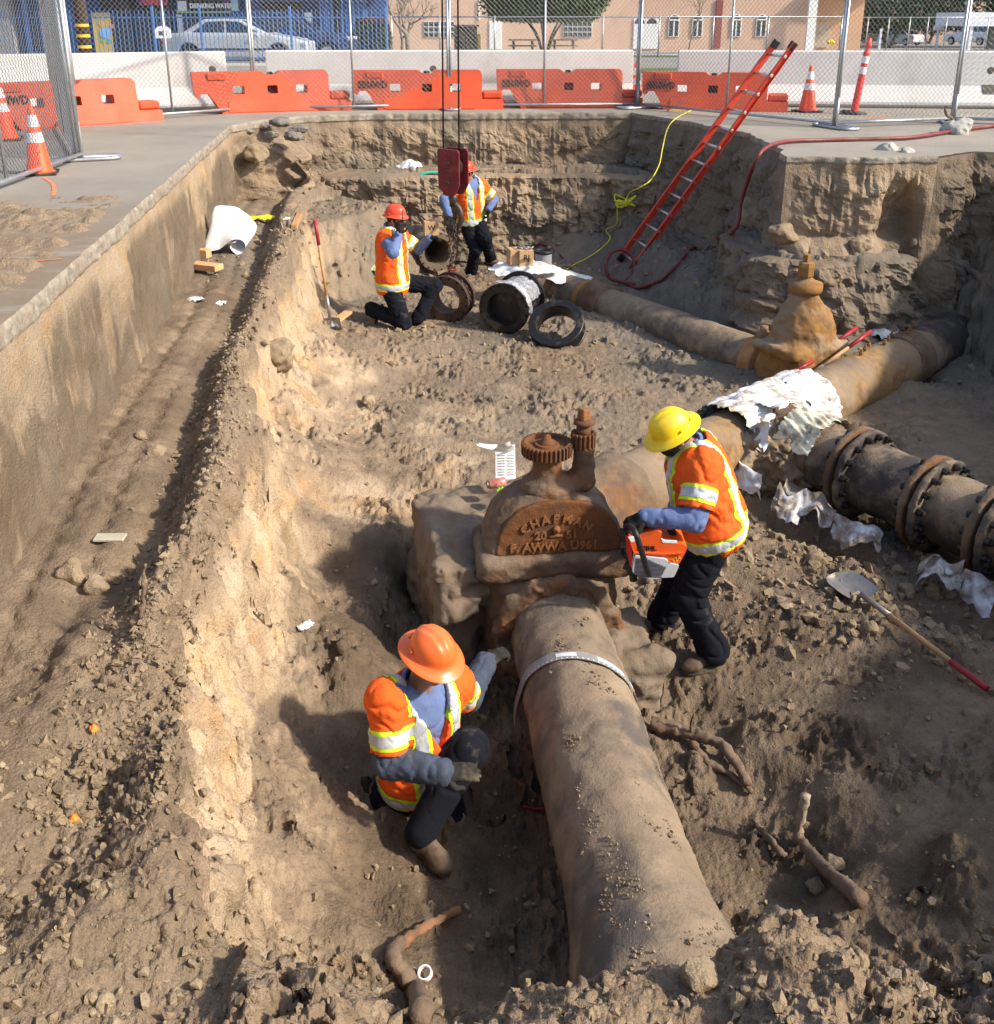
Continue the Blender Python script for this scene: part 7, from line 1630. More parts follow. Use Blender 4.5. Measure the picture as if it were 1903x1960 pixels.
# A: crouching beside the near pipe
person('person', 'worker in orange helmet and orange vest crouching beside the near pipe', dict(
    pelvis=PY(806, 1470, 4.08), neck=PY(800, 1314, 3.98), head=PY(824, 1262, 3.92), hup=(0.20, -0.16, 0.96), face=(0.62, -0.62, -0.42),
    shR=PY(742, 1338, 3.83), shL=PY(866, 1310, 4.14), elR=PY(752, 1478, 3.72), wrR=PY(846, 1478, 3.66), elL=PY(890, 1350, 4.30), wrL=PY(930, 1268, 4.56),
    handR=(0.97, -0.05, 0.06), palmR=(0.1, 0.5, -0.85), curlR=0.22, handL=(0.75, 0.45, 0.25), palmL=(0.35, 0.25, -0.9), curlL=0.7,
    knR=PY(930, 1470, 3.75), anR=PY(806, 1592, 3.70), knL=PY(965, 1530, 4.10), anL=PY(742, 1520, 4.02),
    footR=(0.62, -0.62, -0.10), footL=(0.25, -0.1, -0.95), footupL=(0.9, -0.2, 0.25)),
    dict(base=(-0.3, 3.8, -2.36), helmet=M_HO, fore=M_SHIRTD, glove=M_GLOVEG, vox=0.008, build=1.02, belt=-0.02, vdepth=0.33))
# B: standing with the cut-off saw
person('person', 'worker in yellow helmet and orange vest standing with a cut-off saw beside the valve', dict(
    pelvis=PY(1360, 996, 5.22), neck=PY(1326, 862, 5.18), head=PY(1290, 832, 5.12), hup=(-0.46, -0.20, 0.86), face=(-0.80, -0.10, -0.55),
    shR=PY(1356, 893, 5.38), shL=PY(1348, 892, 4.98), elR=PY(1300, 975, 5.36), wrR=PY(1296, 985, 5.12), elL=PY(1310, 975, 4.86), wrL=PY(1236, 990, 4.86),
    handR=(-0.75, -0.1, -0.6), palmR=(-0.3, 0.2, -0.9), curlR=0.8, handL=(-0.9, -0.05, -0.35), palmL=(-0.35, 0.2, -0.9), curlL=0.95,
    knR=PY(1280, 1100, 5.32), anR=PY(1268, 1180, 5.50), knL=PY(1352, 1130, 5.10), anL=PY(1366, 1243, 5.08),
    footR=(-0.97, -0.15, -0.02), footL=(-0.92, -0.38, -0.03)),
    dict(base=(1.2, 5.1, -2.33), helmet=M_HY, vox=0.008, mask=True, hem=-0.125, belt=-0.025, build=1.16, vdepth=0.24, lenU=0.30, lenT=0.415, lenS=0.405))
# C: kneeling at the hanging spool
person('person', 'worker in red helmet kneeling on one knee beside the hanging flanged ring', dict(
    pelvis=PY(752, 540, 11.45), neck=PY(748, 440, 11.45), head=PY(757, 418, 11.42), hup=(0.06, -0.05, 1), face=(0.96, -0.25, -0.12),
    shR=PY(738, 456, 11.28), shL=PY(764, 450, 11.64), elR=PY(740, 490, 11.05), wrR=PY(763, 448, 11.22), elL=PY(800, 468, 11.65), wrL=PY(822, 456, 11.55),
    handR=(0.3, 0.25, 0.9), palmR=(0.4, 0.8, 0.1), curlR=0.9, handL=(0.95, -0.1, 0.1), palmL=(0.1, -0.3, -0.9), curlL=0.9,
    knR=PY(757, 598, 11.28), anR=PY(712, 592, 11.42), knL=PY(800, 545, 11.55), anL=PY(800, 611, 11.42),
    footR=(-0.35, 0.05, -0.95), footupR=(-0.9, 0, 0.35), footL=(0.95, -0.30, -0.02)),
    dict(base=(-1.1, 11.4, -2.07), helmet=M_HR, vox=0.013, mask=True, hem=-0.13, belt=-0.02, sleeves=(False, True), brim=0.026, boot=M_BOOTT, vdepth=0.2, build=1.08, lenT=0.46, lenS=0.45))
# D: standing by the back bank behind the crane block
person('person', 'worker in red helmet standing by the back bank behind the crane block', dict(
    pelvis=PY(903, 420, 14.35), neck=PY(899, 346, 14.3), head=PY(893, 330, 14.22), hup=(-0.10, -0.1, 1), face=(-0.72, -0.68, -0.2),
    shR=PY(878, 358, 14.18), shL=PY(921, 356, 14.42), elR=PY(864, 392, 14.0), wrR=PY(860, 412, 13.9), elL=PY(946, 378, 14.5), wrL=PY(936, 400, 14.25),
    handR=(-0.3, -0.5, -0.6), palmR=(0.3, 0.3, -0.6), curlR=0.5, handL=(-0.15, -0.1, -0.95), palmL=(-0.7, 0, 0), curlL=0.7,
    knR=PY(903, 470, 14.2), anR=PY(902, 520, 14.3), knL=PY(928, 458, 14.2), anL=PY(939, 494, 14.3),
    footR=(-0.3, -0.9, -0.05), footL=(0.80, -0.55, -0.10)),
    dict(base=(-0.37, 14.3, -2.2), helmet=M_HR, vox=0.014, hem=-0.10, belt=0.0, brim=0.034, boot=M_BOOTT, glove=M_GLOVE))
# ================================================================== PROPS
def ground_hit(px_, py_, z_off=0.0, tmin=2.0, tmax=19.0, pull=0.0):
    r = ray(px_, py_); tt = np.linspace(tmin, tmax, 700); X = r.x * tt; Y = r.y * tt; Z = CAM_H + r.z * tt
    Hh, _ = ground_height(X[None, :].astype(float), Y[None, :].astype(float), False); Hh = np.where(sdist(X[None, :], Y[None, :], RING[::6]) > 0, 0.0, Hh)[0]
    i = int(np.argmax(Z < Hh)) if (Z < Hh).any() else len(tt) - 1
    a, b = max(i - 1, 0), i; f = (Z[a] - Hh[a]) / max(1e-6, (Z[a] - Hh[a]) - (Z[b] - Hh[b])); t_ = tt[a] + (tt[b] - tt[a]) * f
    t_ -= pull; return Vector((r.x * t_, r.y * t_, CAM_H + r.z * t_ + z_off))
M_REDF = mat('orange_red_fibreglass', (0.62, 0.060, 0.030), 0.42, 0, 0.12, 4, 0.1, 40, 0.08); M_ALU = mat('aluminium_rung', (0.55, 0.55, 0.55), 0.35, 0.8, 0.1, 10)
M_WOODH = mat('ash_handle', (0.46, 0.27, 0.12), 0.6, 0, 0.2, 10, 0.2, 60, 0.15); M_GRIP = mat('red_grip', (0.33, 0.022, 0.030), 0.5, 0, 0.15, 8, 0.1, 50, 0.15); M_STEEL = mat('worn_steel', (0.30, 0.28, 0.26), 0.45, 0.6, 0.25, 10, 0.2, 50, 0.45, (0.30, 0.23, 0.16), 9)
M_LUMB = mat('fresh_lumber', (0.56, 0.32, 0.15), 0.75, 0, 0.2, 8, 0.3, 60, 0.12); M_CARD = mat('cardboard', (0.50, 0.32, 0.17), 0.85, 0, 0.12, 6, 0.1, 50)
M_HOSE = mat('dark_red_hose', (0.17, 0.022, 0.022), 0.5, 0, 0.2, 8, 0.1, 60, 0.3); M_ROPE = mat('yellow_rope', (0.70, 0.62, 0.03), 0.6, 0, 0.2, 20, 0.2, 90, 0.1)
M_MAROON = mat('maroon_block_paint', (0.16, 0.013, 0.016), 0.5, 0, 0.3, 9, 0.3, 50, 0.22, (0.30, 0.10, 0.09), 14); M_CHAIN = mat('rusty_chain', (0.075, 0.055, 0.045), 0.5, 0.5, 0.35, 20, 0.2, 60); M_CABLE = mat('steel_cable', (0.055, 0.045, 0.042), 0.5, 0.5, 0.3, 30)
M_ROOT = mat('muddy_root', (0.17, 0.115, 0.075), 0.9, 0, 0.35, 9, 0.6, 50, 0.3); M_ROOTR = mat('raw_orange_root', (0.24, 0.115, 0.055), 0.9, 0, 0.45, 12, 0.7, 60, 0.5, (0.15, 0.105, 0.07), 14); M_PAPER = mat('white_paper', (0.78, 0.78, 0.77), 0.8, 0, 0.05, 6, 0.1, 20, 0.05)

# ---- crane block, cables, hook, chains
YC = 11.62
t = empty('crane_hook_block', PY(861, 328, YC), 'maroon crane hook block hanging on two cables above the flanged ring', 'crane block'); TB = Vector(t.location)
def pl(px_, py_, dy=0.0): return PY(px_, py_, YC + dy) - TB
XR = Vector((0.93, -0.36, 0)).normalized()   # cheek plates face the camera, turned a little
outl = [(-0.13, 0.26), (0.11, 0.25), (0.13, 0.22), (0.13, -0.16), (0.065, -0.28), (-0.05, -0.28), (-0.13, -0.17), (-0.14, 0.23)]
for k, off in enumerate((-0.02, 0.15)):
    M = plane_M(-XR.cross(Vector((0, 0, 1))) * 0 + Vector((0.36, 0.93, 0)) * off + XR * (0.04 * k) , XR, (0, 0, 1)); MB().add(*prism(rounded(outl, 0.02), -0.016, 0.016, M)).build('cheek_plate', M_MAROON, t)
nd = Vector((0.36, 0.93, 0))
MB().add(*lathe([(0, -0.05), (0.115, -0.05), (0.115, -0.035), (0.09, -0.02), (0.09, 0.02), (0.115, 0.035), (0.115, 0.05), (0, 0.05)], 24, nd * 0.07 + Vector((0, 0, 0.04)), nd)).build('sheave', M_CABLE, t, False)
for z in (0.0, -0.13, 0.10): MB().add(*lathe([(0, 0), (0.024, 0), (0.024, 0.02), (0, 0.02)], 6, Vector((0, 0, z)) - nd * 0.036 + XR * (-0.01), -nd)).build('bolt', M_CHAIN, t)
MB().add(*lathe([(0, -0.42), (0.045, -0.42), (0.05, -0.30), (0.03, -0.27), (0, -0.27)], 12, nd * 0.09)).build('swivel', M_CHAIN, t, True)
hk = catmull([(0, 0, -0.38), (0.075, 0, -0.45), (0.10, 0, -0.56), (0.055, 0, -0.66), (-0.03, 0, -0.68), (-0.095, 0, -0.62), (-0.10, 0, -0.54)], 6)
MB().add(*tube([Vector(nd * 0.09) + XR * p[0] + Vector((0, 0, p[2])) for p in hk], np.linspace(0.040, 0.022, len(hk)), 10)).build('hook', M_CHAIN, t, True)
for px0, px1 in ((846.5, 849), (876.5, 879)):
    a, b = PY(px0, 0, YC + 0.08) - TB, PY(px1, 300, YC + 0.08) - TB; d = (a - b).normalized(); MB().add(*tube([b, b + d * 14.0], 0.011, 6)).build('cable', M_CABLE, t, True)
def chain(pts, link_l=0.062, r=0.0075, parent=None, m=M_CHAIN, loc=None):
    P = catmull(pts, 10); s = np.concatenate([[0], np.cumsum(np.linalg.norm(np.diff(P, axis=0), axis=1))]); n = int(s[-1] / (link_l * 0.72))
    for i in range(n):
        c = np.array([np.interp((i + 0.5) * s[-1] / n, s, P[:, k]) for k in range(3)]); e = np.array([np.interp((i + 0.6) * s[-1] / n, s, P[:, k]) for k in range(3)]); d = Vector(e - c).normalized(); x, y, _ = frame(d); u = x if i % 2 else y
        ring = [Vector(c) + d * (link_l / 2 * math.sin(a)) + u * (link_l * 0.30 * math.cos(a)) for a in np.linspace(0, 2 * math.pi, 10, endpoint=False)]
        o = MB().add(*tube(ring, r, 4, closed=True)).build('chain_link', m, parent, True); o.data.transform(Matrix.Translation(-Vector(parent.location)))
hookp = TB + nd * 0.09 + Vector((0, 0, -0.66)); topS = HS + SP_AX * 0.12 + Vector((0, 0, 0.25))
t = empty('lifting_chain', hookp, 'rusty lifting chain from the crane hook to the flanged ring', 'chain')
chain([hookp + Vector((-0.03, 0, 0)), hookp + Vector((-0.06, 0.0, -0.30)), PY(860, 478, YC) , PY(866, 512, YC)], parent=t); chain([hookp + Vector((0.03, 0, 0)), PY(870, 440, YC), PY(869, 480, YC), topS + Vector((0, 0, 0.08))], parent=t)
xs3, ys3, _d = frame(SP_AX); cs = HS + SP_AX * 0.12
chain([cs + xs3 * 0.262 * math.cos(a) + ys3 * 0.262 * math.sin(a) for a in np.linspace(R(100), R(-40), 9)], parent=t)
o = MB().add(*tube(catmull([PY(860, 513, YC), PY(864, 516, YC), PY(870, 516, YC), PY(874, 512, YC)], 4), 0.014, 6)).build('shackle', mat('shackle_red', (0.45, 0.06, 0.04), 0.5), t, True); o.data.transform(Matrix.Translation(-Vector(t.location)))

# ---- ladder
fR, fL, tR, tL = PY(1212, 512, 13.6), PY(1188, 495, 13.95), PY(1521, 82, 13.0), PY(1488, 79, 13.35)
for nm_ in (0,):
    dR = (tR - fR).normalized(); zg = min(gz(fR.x, fR.y), gz(fL.x, fL.y)); ext = max(0.0, min(0.6, (fR.z - zg) / dR.z)); fR = fR - dR * ext; fL = fL - (tL - fL).normalized() * ext
t = empty('extension_ladder', (fR + fL) / 2, 'orange fibreglass ladder leaning on the street edge out of the pit', 'ladder'); TB = (fR + fL) / 2
side = (fL - fR).normalized(); nrm = (tR - fR).cross(side).normalized()
for a, b in ((fR, tR), (fL, tL)):
    s_ = 1 if a is fR else -1; mb = MB(); up_ = side
    web = bar(a - TB, b - TB, 0.085, 0.006, side); web = bar(a - TB, b - TB, 0.006, 0.085, nrm)
    d = (b - a).normalized(); q = side * s_
    prof = [(0, -0.042), (0.032, -0.042), (0.032, -0.034), (0.007, -0.034), (0.007, 0.034), (0.032, 0.034), (0.032, 0.042), (0, 0.042)]
    M = Matrix((-q, nrm, d)).transposed().to_4x4(); M.translation = a - TB
    Vp, Fp = prism([(-x, y) for x, y in prof] if False else prof, 0, (b - a).length, M); rail = MB().add(Vp, Fp).build('side_rail', M_REDF, t)
    for f in (0.20, 0.30, 0.43, 0.64):
        c = a + (b - a) * f - TB + q * -0.0; MB().add(*bar(c + q * 0.0042 * -1 - d * 0.10, c + q * 0.0042 * -1 + d * 0.10, 0.003, 0.05, nrm)).build('warning_label', M_PAPER, rail)
    MB().add(*bar(a - TB - d * 0.02, a - TB + d * 0.10, 0.05, 0.10, nrm, 0.008)).build('foot_pad', M_RUBBER, rail); MB().add(*bar(b - TB - d * 0.09, b - TB + d * 0.012, 0.048, 0.095, nrm, 0.006)).build('end_cap', mat('black_cap', (0.02, 0.02, 0.02), 0.5), rail)
for i in range(13):
    f = 0.028 + i * 0.0765; a = fR + (tR - fR) * f - TB; b = fL + (tL - fL) * f - TB; rg_ = MB().add(*tube([a, b], 0.017, 10)).build('rung', M_ALU, t, True)
    MB().add(*lathe([(0, 0), (0.024, 0), (0.024, 0.008), (0.012, 0.010), (0, 0.010)], 10, a - side * 0.010, -side)).build('rung_end', M_ALU, rg_)

# ---- hose and ropes
def cable_obj(nm, pts, r, m, label, cat, n=8, seg=7): 
    P = catmull(pts, n); return obj(nm, mesh_np(nm, *tube(P, r, seg), m, True), label=label, cat=cat)
lc = ground_hit(1186, 540, 0.03); loop = [lc + Vector((0.20 * math.cos(a), 0.10 * math.sin(a), 0.20 + 0.21 * math.sin(a))) for a in np.linspace(R(-70), R(235), 12)]
hp_ = [PZ(1985, 232, 0.035), PZ(1905, 240, 0.035), PZ(1830, 250, 0.035), PZ(1740, 263, 0.035), PZ(1640, 266, 0.03), PZ(1560, 268, 0.03), PZ(1500, 271, 0.035), PZ(1466, 283, 0.03), PY(1448, 305, 11.2), PY(1432, 345, 11.55), PY(1418, 390, 11.7), PY(1413, 425, 11.5)] + [ground_hit(x, y, 0.03) for x, y in ((1398, 452), (1360, 464), (1325, 480), (1295, 512), (1265, 540), (1222, 555))] + loop + [ground_hit(1215, 548, 0.03)]
cable_obj('red_hose', hp_, 0.024, M_HOSE, 'dark red air hose running down the bank and looping at the ladder foot', 'hose')
hb = [ground_hit(x, y, 0.02) for x, y in ((1015, 478), (1035, 470), (1055, 478), (1080, 500), (1075, 520))]; cable_obj('short_red_hose', hb, 0.016, M_HOSE, 'short red hose curling behind the cardboard boxes', 'hose')
rp = [PZ(1395, 152, 0.35), PZ(1368, 180, 0.10), PZ(1330, 207, 0.02), PZ(1295, 226, 0.02), PY(1278, 246, 14.6), PY(1268, 285, 14.4), PY(1262, 315, 14.1), PY(1245, 345, 13.8), PY(1222, 360, 13.6)] + [ground_hit(x, y, 0.02, pull=0.45) for x, y in ((1205, 372), (1195, 395))]
rg = random.Random(4); cc = ground_hit(1192, 404, 0.03, pull=0.45)
for k in range(26):
    a = k * 2.1; r_ = rg.uniform(0.07, 0.20); rp.append(cc + Vector((r_ * math.cos(a), r_ * 0.7 * math.sin(a), 0.02 + 0.17 * (0.5 + 0.5 * math.sin(a * 1.3)) * r_ / 0.2 + 0.03 * rg.random())))
rp += [ground_hit(x, y, 0.015, pull=q) for x, y, q in ((1180, 430, 0.35), (1160, 442, 0.25), (1168, 458, 0.2), (1150, 478, 0.15), (1125, 495, 0.1), (1100, 508, 0.08), (1078, 522, 0.05))]
cable_obj('yellow_rope', rp, 0.0085, M_ROPE, 'yellow rope hanging down the bank into a tangled coil left of the ladder', 'rope')
cable_obj('black_air_line', [PZ(1395, 150, 0.36), PZ(1408, 133, 0.50), PZ(1432, 128, 0.52), PZ(1462, 150, 0.32), PZ(1490, 185, 0.06)], 0.010, M_RUBBER, 'black cord arching over the orange barrier behind the ladder', 'cord')

# ---- shovels
def shovel(base, top, face, label, Lb=0.29, W_=0.125, short=False, grip=0.28):
    """base: socket end of blade; top: end of handle; face: direction the blade's hollow faces"""
    base, top = Vector(base), Vector(top); d = (base - top).normalized(); f = Vector(face); f = (f - d * f.dot(d)).normalized(); x = d.cross(f).normalized()
    t = empty('shovel', base, label, 'shovel', 'digging shovels'); L = (top - base).length
    def tb(nm, s0, s1, r0, r1, m): MB().add(*tube([-d * s0, -d * s1], [r0, r1], 10)).build(nm, m, t, True)
    tb('socket', -0.02, L * 0.24, 0.019, 0.020, M_STEEL); tb('handle', L * 0.24, L - grip, 0.018, 0.017, M_WOODH); tb('grip', L - grip, L, 0.020, 0.021, M_GRIP)
    if not short:
        nu, nv = 13, 15; V = []
        for j in range(nv):
            v = j / (nv - 1); hw = W_ * (1.0 if v < 0.55 else math.sqrt(max(0, 1 - ((v - 0.55) / 0.45) ** 2)) ** 0.8) * (0.93 + 0.07 * min(1, v * 6))
            for i in range(nu):
                u = -1 + 2 * i / (nu - 1); V.append(d * (v * Lb) + x * (u * hw) + f * (0.045 * u * u * (1 - 0.4 * v) - 0.025 + 0.02 * v - 0.018 * math.exp(-(u / 0.18) ** 2) * (1 - v)))
        F = [(j * nu + i, j * nu + i + 1, (j + 1) * nu + i + 1, (j + 1) * nu + i) for j in range(nv - 1) for i in range(nu - 1)]; n = len(V)
        V2 = [v - f * 0.0035 for v in V]; F2 = [tuple(n + q for q in reversed(ff)) for ff in F]; MB().add(V + V2, F + F2).build('blade', M_STEEL, t, True)
    return t
b0 = ground_hit(633, 628, 0.12); shovel(b0, PY(603, 421, b0.y + 0.10), (-0.2, -0.9, 0.3), 'upright shovel with red grip stuck in the sand behind the spoil ridge')
b1 = ground_hit(1650, 1158, 0.07); shovel(b1, ground_hit(1886, 1332, 0.05), (0.1, -0.5, 0.9), 'shovel with red grip lying on the dark soil at the right', Lb=0.30, W_=0.13)
for i, (a, b, lb) in enumerate((((1505, 722), (1640, 627), 'upper of the red-gripped shovel handles resting behind the ochre pipe'), ((1545, 722), (1667, 634), 'lower of the red-gripped shovel handles resting on the ochre pipe'), ((1490, 728), (1556, 691), 'short red-gripped handle resting left of the other two'))):
    shovel(PY(a[0], a[1], 9.15 - 0.1 * i), PY(b[0], b[1], 9.75 - 0.25 * i), (0, 0, 1), lb, short=True, grip=0.33 if i < 2 else 0.25)

# ---- cut-off saw
YS_ = 4.86
def zs(zx, zy, Y=YS_): return PY(1176.2 + zx * 0.0951, 980.2 + zy * 0.0951, Y)
t = empty('cut_off_saw', zs(700, 1150), 'orange and grey cut-off saw held against the valve by the yellow-helmet worker', 'saw'); TB = Vector(t.location)
def saw_slab(nm, pts, y0, y1, m, parent=t, r=0.012):
    P = [zs(x, y) for x, y in pts]; poly = rounded([(p.x - TB.x, p.z - TB.z) for p in P], r); Mx = Matrix(((1, 0, 0, 0), (0, 0, 1, 0), (0, 1, 0, 0), (0, 0, 0, 1))); V, F = prism(poly, y0, y1, Mx); V = [tuple(v) for v in V]
    return MB().add(V, [f[::-1] for f in F]).build(nm, m, parent)
M_SAWO = mat('saw_orange', (0.80, 0.115, 0.020), 0.38, 0, 0.08, 5, 0, 30, 0.10); M_SAWG = mat('saw_grey', (0.50, 0.52, 0.54), 0.45, 0, 0.08, 5, 0, 30, 0.12); M_SAWB = mat('saw_black', (0.016, 0.016, 0.017), 0.45, 0, 0.2)
sb = saw_slab('body_shell', [(250, 350), (480, 400), (740, 290), (850, 250), (920, 265), (880, 380), (930, 460), (1280, 480), (1420, 540), (1380, 650), (1250, 890), (1050, 850), (560, 710), (350, 680), (290, 500)], -0.085, 0.10, M_SAWO)
saw_slab('shell_ridge', [(345, 630), (600, 640), (950, 660), (1330, 640), (1330, 660), (950, 690), (600, 668), (345, 655)], -0.097, -0.08, M_SAWO, sb, 0.002)
sc_ = saw_slab('side_cover', [(360, 690), (560, 705), (960, 750), (1030, 800), (1030, 880), (950, 1050), (850, 1140), (700, 1150), (400, 1080), (310, 1010), (330, 850)], -0.105, 0.10, M_SAWG)
saw_slab('tank', [(1055, 850), (1250, 900), (1140, 1130), (880, 1140), (985, 1010)], -0.095, 0.10, M_SAWG)
for k in range(15):
    y = 735 + k * 25; x0, x1 = 350 - max(0, (y - 850) * 0.12), min(1000, 620 + k * 60) if k < 6 else 985 - max(0, y - 900) * 0.55
    saw_slab('vent_slot', [(x0 + 20, y), (x1, y + 12 + k * 0.4), (x1, y + 19 + k * 0.4), (x0 + 20, y + 7)], -0.1075, -0.10, M_SAWB, sc_, 0.0005)
hb_ = [zs(250, 285, YS_ - 0.02), zs(345, 300, YS_ - 0.10), zs(430, 430, YS_ - 0.15), zs(500, 640, YS_ - 0.16), zs(590, 930, YS_ - 0.15), zs(690, 1240, YS_ - 0.13), zs(730, 1210, YS_ - 0.02)]
MB().add(*tube(catmull([p - TB for p in hb_], 6), 0.0165, 10)).build('front_handle', M_SAWB, t, True)
MB().add(*tube(catmull([p - TB for p in (zs(480, 390, YS_ + 0.02), zs(600, 290, YS_ + 0.02), zs(780, 205, YS_ + 0.02), zs(960, 190, YS_ + 0.02), zs(1100, 300, YS_ + 0.02), zs(1200, 460, YS_ + 0.02))], 6), 0.020, 10)).build('rear_handle', M_SAWB, t, True)
saw_slab('label_plate', [(240, 350), (350, 345), (380, 430), (300, 450)], -0.0875, -0.08, M_PAPER, sb, 0.002); saw_slab('label_plate', [(890, 375), (960, 410), (1210, 425), (1200, 470), (930, 460)], -0.0875, -0.08, M_PAPER, sb, 0.002)
MB().add(*tube(catmull([p - TB for p in (zs(230, 1050, YS_ + 0.02), zs(330, 1120, YS_ + 0.0), zs(370, 1240, YS_ - 0.02), zs(385, 1370, YS_ - 0.02))], 5), [0.030] * 6 + [0.026] * 5 + [0.022] * 5, 8)).build('belt_arm', M_SAWB, t, True)
saw_slab('front_guard', [(250, 380), (300, 500), (330, 700), (320, 950), (290, 1000), (270, 700), (240, 480)], -0.06, 0.10, M_DEL, t, 0.004)
ccb = zs(150, 760, 5.28); MB().add(*lathe([(0, -0.0016), (0.15, -0.0016), (0.15, 0.0016), (0, 0.0016)], 40, ccb - TB, (0, 1, 0))).build('blade', M_STEEL, t, False); MB().add(*tube([zs(300, 900, YS_ + 0.05) - TB, ccb - TB], 0.022, 8)).build('blade_arm', M_SAWB, t, True)
text_obj('brand_lettering', 'STIHL', 0.040, M_SAWB, sb, Matrix.Translation(-TB) @ plane_M(zs(615, 575, YS_) + Vector((0, -0.088, 0)), (1, 0, 0.02), (0, 0, 1)), 0.0012, 0.0012); text_obj('paint_number', '324', 0.036, mat('yellow_pen', (0.75, 0.42, 0.05), 0.7), sb, Matrix.Translation(-TB) @ plane_M(zs(1195, 790, YS_) + Vector((0, -0.088, 0)), (1, 0, 0.55), (0, 0, 1)), 0.001, 0.0)
# ---- radio held by the kneeling worker
p = PY(768, 436, 11.12); t = empty('hand_radio', p, 'black two-way radio held to the face by the kneeling worker', 'radio'); MB().add(*box((0, 0, 0), (0.06, 0.04, 0.12), rotz(0.4), 0.008)).build('case', M_MASK, t); MB().add(*tube([(0.015, 0, 0.05), (0.02, 0, 0.20)], 0.007, 6)).build('antenna', M_MASK, t, True)

# ---- thin buried conduit along the right bank
cp = catmull([ground_hit(x, y, 0.03) for x, y in ((1745, 470), (1790, 500), (1850, 535), (1905, 562), (1960, 590))], 4); cp[:, 2] = np.linspace(cp[0, 2], cp[-1, 2], len(cp)) * 0.5 + cp[:, 2] * 0.5
V_, F_ = swept(cp, 0.045, 24, 0.02, 0.03, 9.0, step=0.02); obj('buried_conduit', mesh_np('buried_conduit', V_, F_, M_PIPE), label='thin soil crusted conduit pipe running along the right bank', cat='conduit')
# ---- draped plastic, paper, litter
def crumple(c, rx, ry, h_, seed, m, nm, label, cat, n=46, rot=0.0, peak=1.6, fold=0.05):
    """a draped sheet: heap profile with folds, ragged outline, real thickness"""
    a = np.linspace(-1, 1, n); U, Vv = np.meshgrid(a, a, indexing='ij'); rr = np.sqrt(U ** 2 + Vv ** 2); ang = np.arctan2(Vv, U)
    sc = 1 + 0.25 * noise2(np.cos(ang) * 1.5 + seed, np.sin(ang) * 1.5) ; X = U * rx * sc; Y = Vv * ry * sc
    Z = h_ * np.clip(1 - rr ** peak, 0, 1) + fold * (np.abs(noise2(U * 1.7 + seed, Vv * 1.7, seed)) + 0.35 * noise2(U * 3.6, Vv * 3.6, seed + 2)) * (0.3 + rr)
    cr, sr = math.cos(rot), math.sin(rot); P = np.stack([c[0] + X * cr - Y * sr, c[1] + X * sr + Y * cr, c[2] + Z], -1).reshape(-1, 3); I = np.arange(n * n).reshape(n, n); ok = rr < 1.12 + 0.1 * noise2(np.cos(ang) * 3, np.sin(ang) * 3, seed)
    Qs = np.stack([I[:-1, :-1], I[1:, :-1], I[1:, 1:], I[:-1, 1:]], -1); k = ok[:-1, :-1] & ok[1:, 1:] & ok[1:, :-1] & ok[:-1, 1:]; Qs = Qs[k]; N_ = len(P); Vt = np.concatenate([P, P - [0, 0, 0.004]]); Q2 = np.concatenate([Qs, Qs[:, ::-1] + N_])
    us = np.unique(Q2); rm_ = np.full(2 * N_, -1); rm_[us] = np.arange(len(us)); o = bpy.data.objects.new(nm, mesh_np(nm, Vt[us] - np.array(c), rm_[Q2], m, True)); link(o); o.location = c; return setp(o, label, cat)
# large stiff white sheet: propped against the wall, curled into a roll at its foot
near_ = catmull([(-.40, 0), (-.36, .03), (-.26, .05), (-.12, .09), (0.0, .18), (.10, .25), (.21, .24), (.27, .14), (.23, .03), (.12, 0), (.03, .06), (.04, .15), (.12, .18)], 8); far_ = catmull([(-.40, .30), (-.40, .52), (-.34, .66), (-.22, .68), (-.06, .64), (.10, .56), (.21, .46), (.27, .34), (.24, .2), (.15, .15), (.05, .2), (.04, .3), (.12, .34)], 8); nprof = len(near_); ny_s = 30; Vb = []
for j_ in range(ny_s):
    v = j_ / (ny_s - 1); sk = np.linspace(0, 1, nprof); pr_ = near_ * (1 - v ** 0.8) + far_ * v ** 0.8
    cr_ = 0.03 * noise2(sk * 5 + v * 1.5, sk * 0 + v * 2.0, 4) + 0.02 * np.abs(noise2(sk * 9 - v * 4, sk * 0 + v * 3.0, 6)); Vb.append(np.stack([pr_[:, 0] + cr_ + 0.06 * v, v * 0.50 + 0.06 * noise2(sk * 4, sk * 0 + 2.0, 3) * (1 - v), np.maximum(pr_[:, 1] + cr_, 0.0)], 1))
Vb = np.stack(Vb, 0).reshape(-1, 3); I = np.arange(ny_s * nprof).reshape(ny_s, nprof); Qb = np.stack([I[:-1, :-1], I[:-1, 1:], I[1:, 1:], I[1:, :-1]], -1).reshape(-1, 4); NB = len(Vb)
g = ground_hit(436, 486); o = obj('white_plastic_sheet', mesh_np('white_plastic_sheet', np.concatenate([Vb, Vb + [0.003, 0.003, 0.004]]), np.concatenate([Qb, Qb[:, ::-1] + NB]), M_POLYC), loc=(g.x + 0.0, g.y, g.z - 0.01), label='big white plastic sheet curled up against the left wall', cat='plastic sheet'); o.scale = (0.72, 0.72, 0.70)
p = PY(1003, 502, 12.35); s0 = MA - MD * 0.05; crumple((s0.x - 0.02, s0.y - 0.05, s0.z + 0.17), 0.50, 0.30, 0.10, 3, M_POLYC, 'white_cover_sheet', 'clean white sheet draped over the end of the tan pipe under the boxes', 'plastic sheet', rot=-0.6)
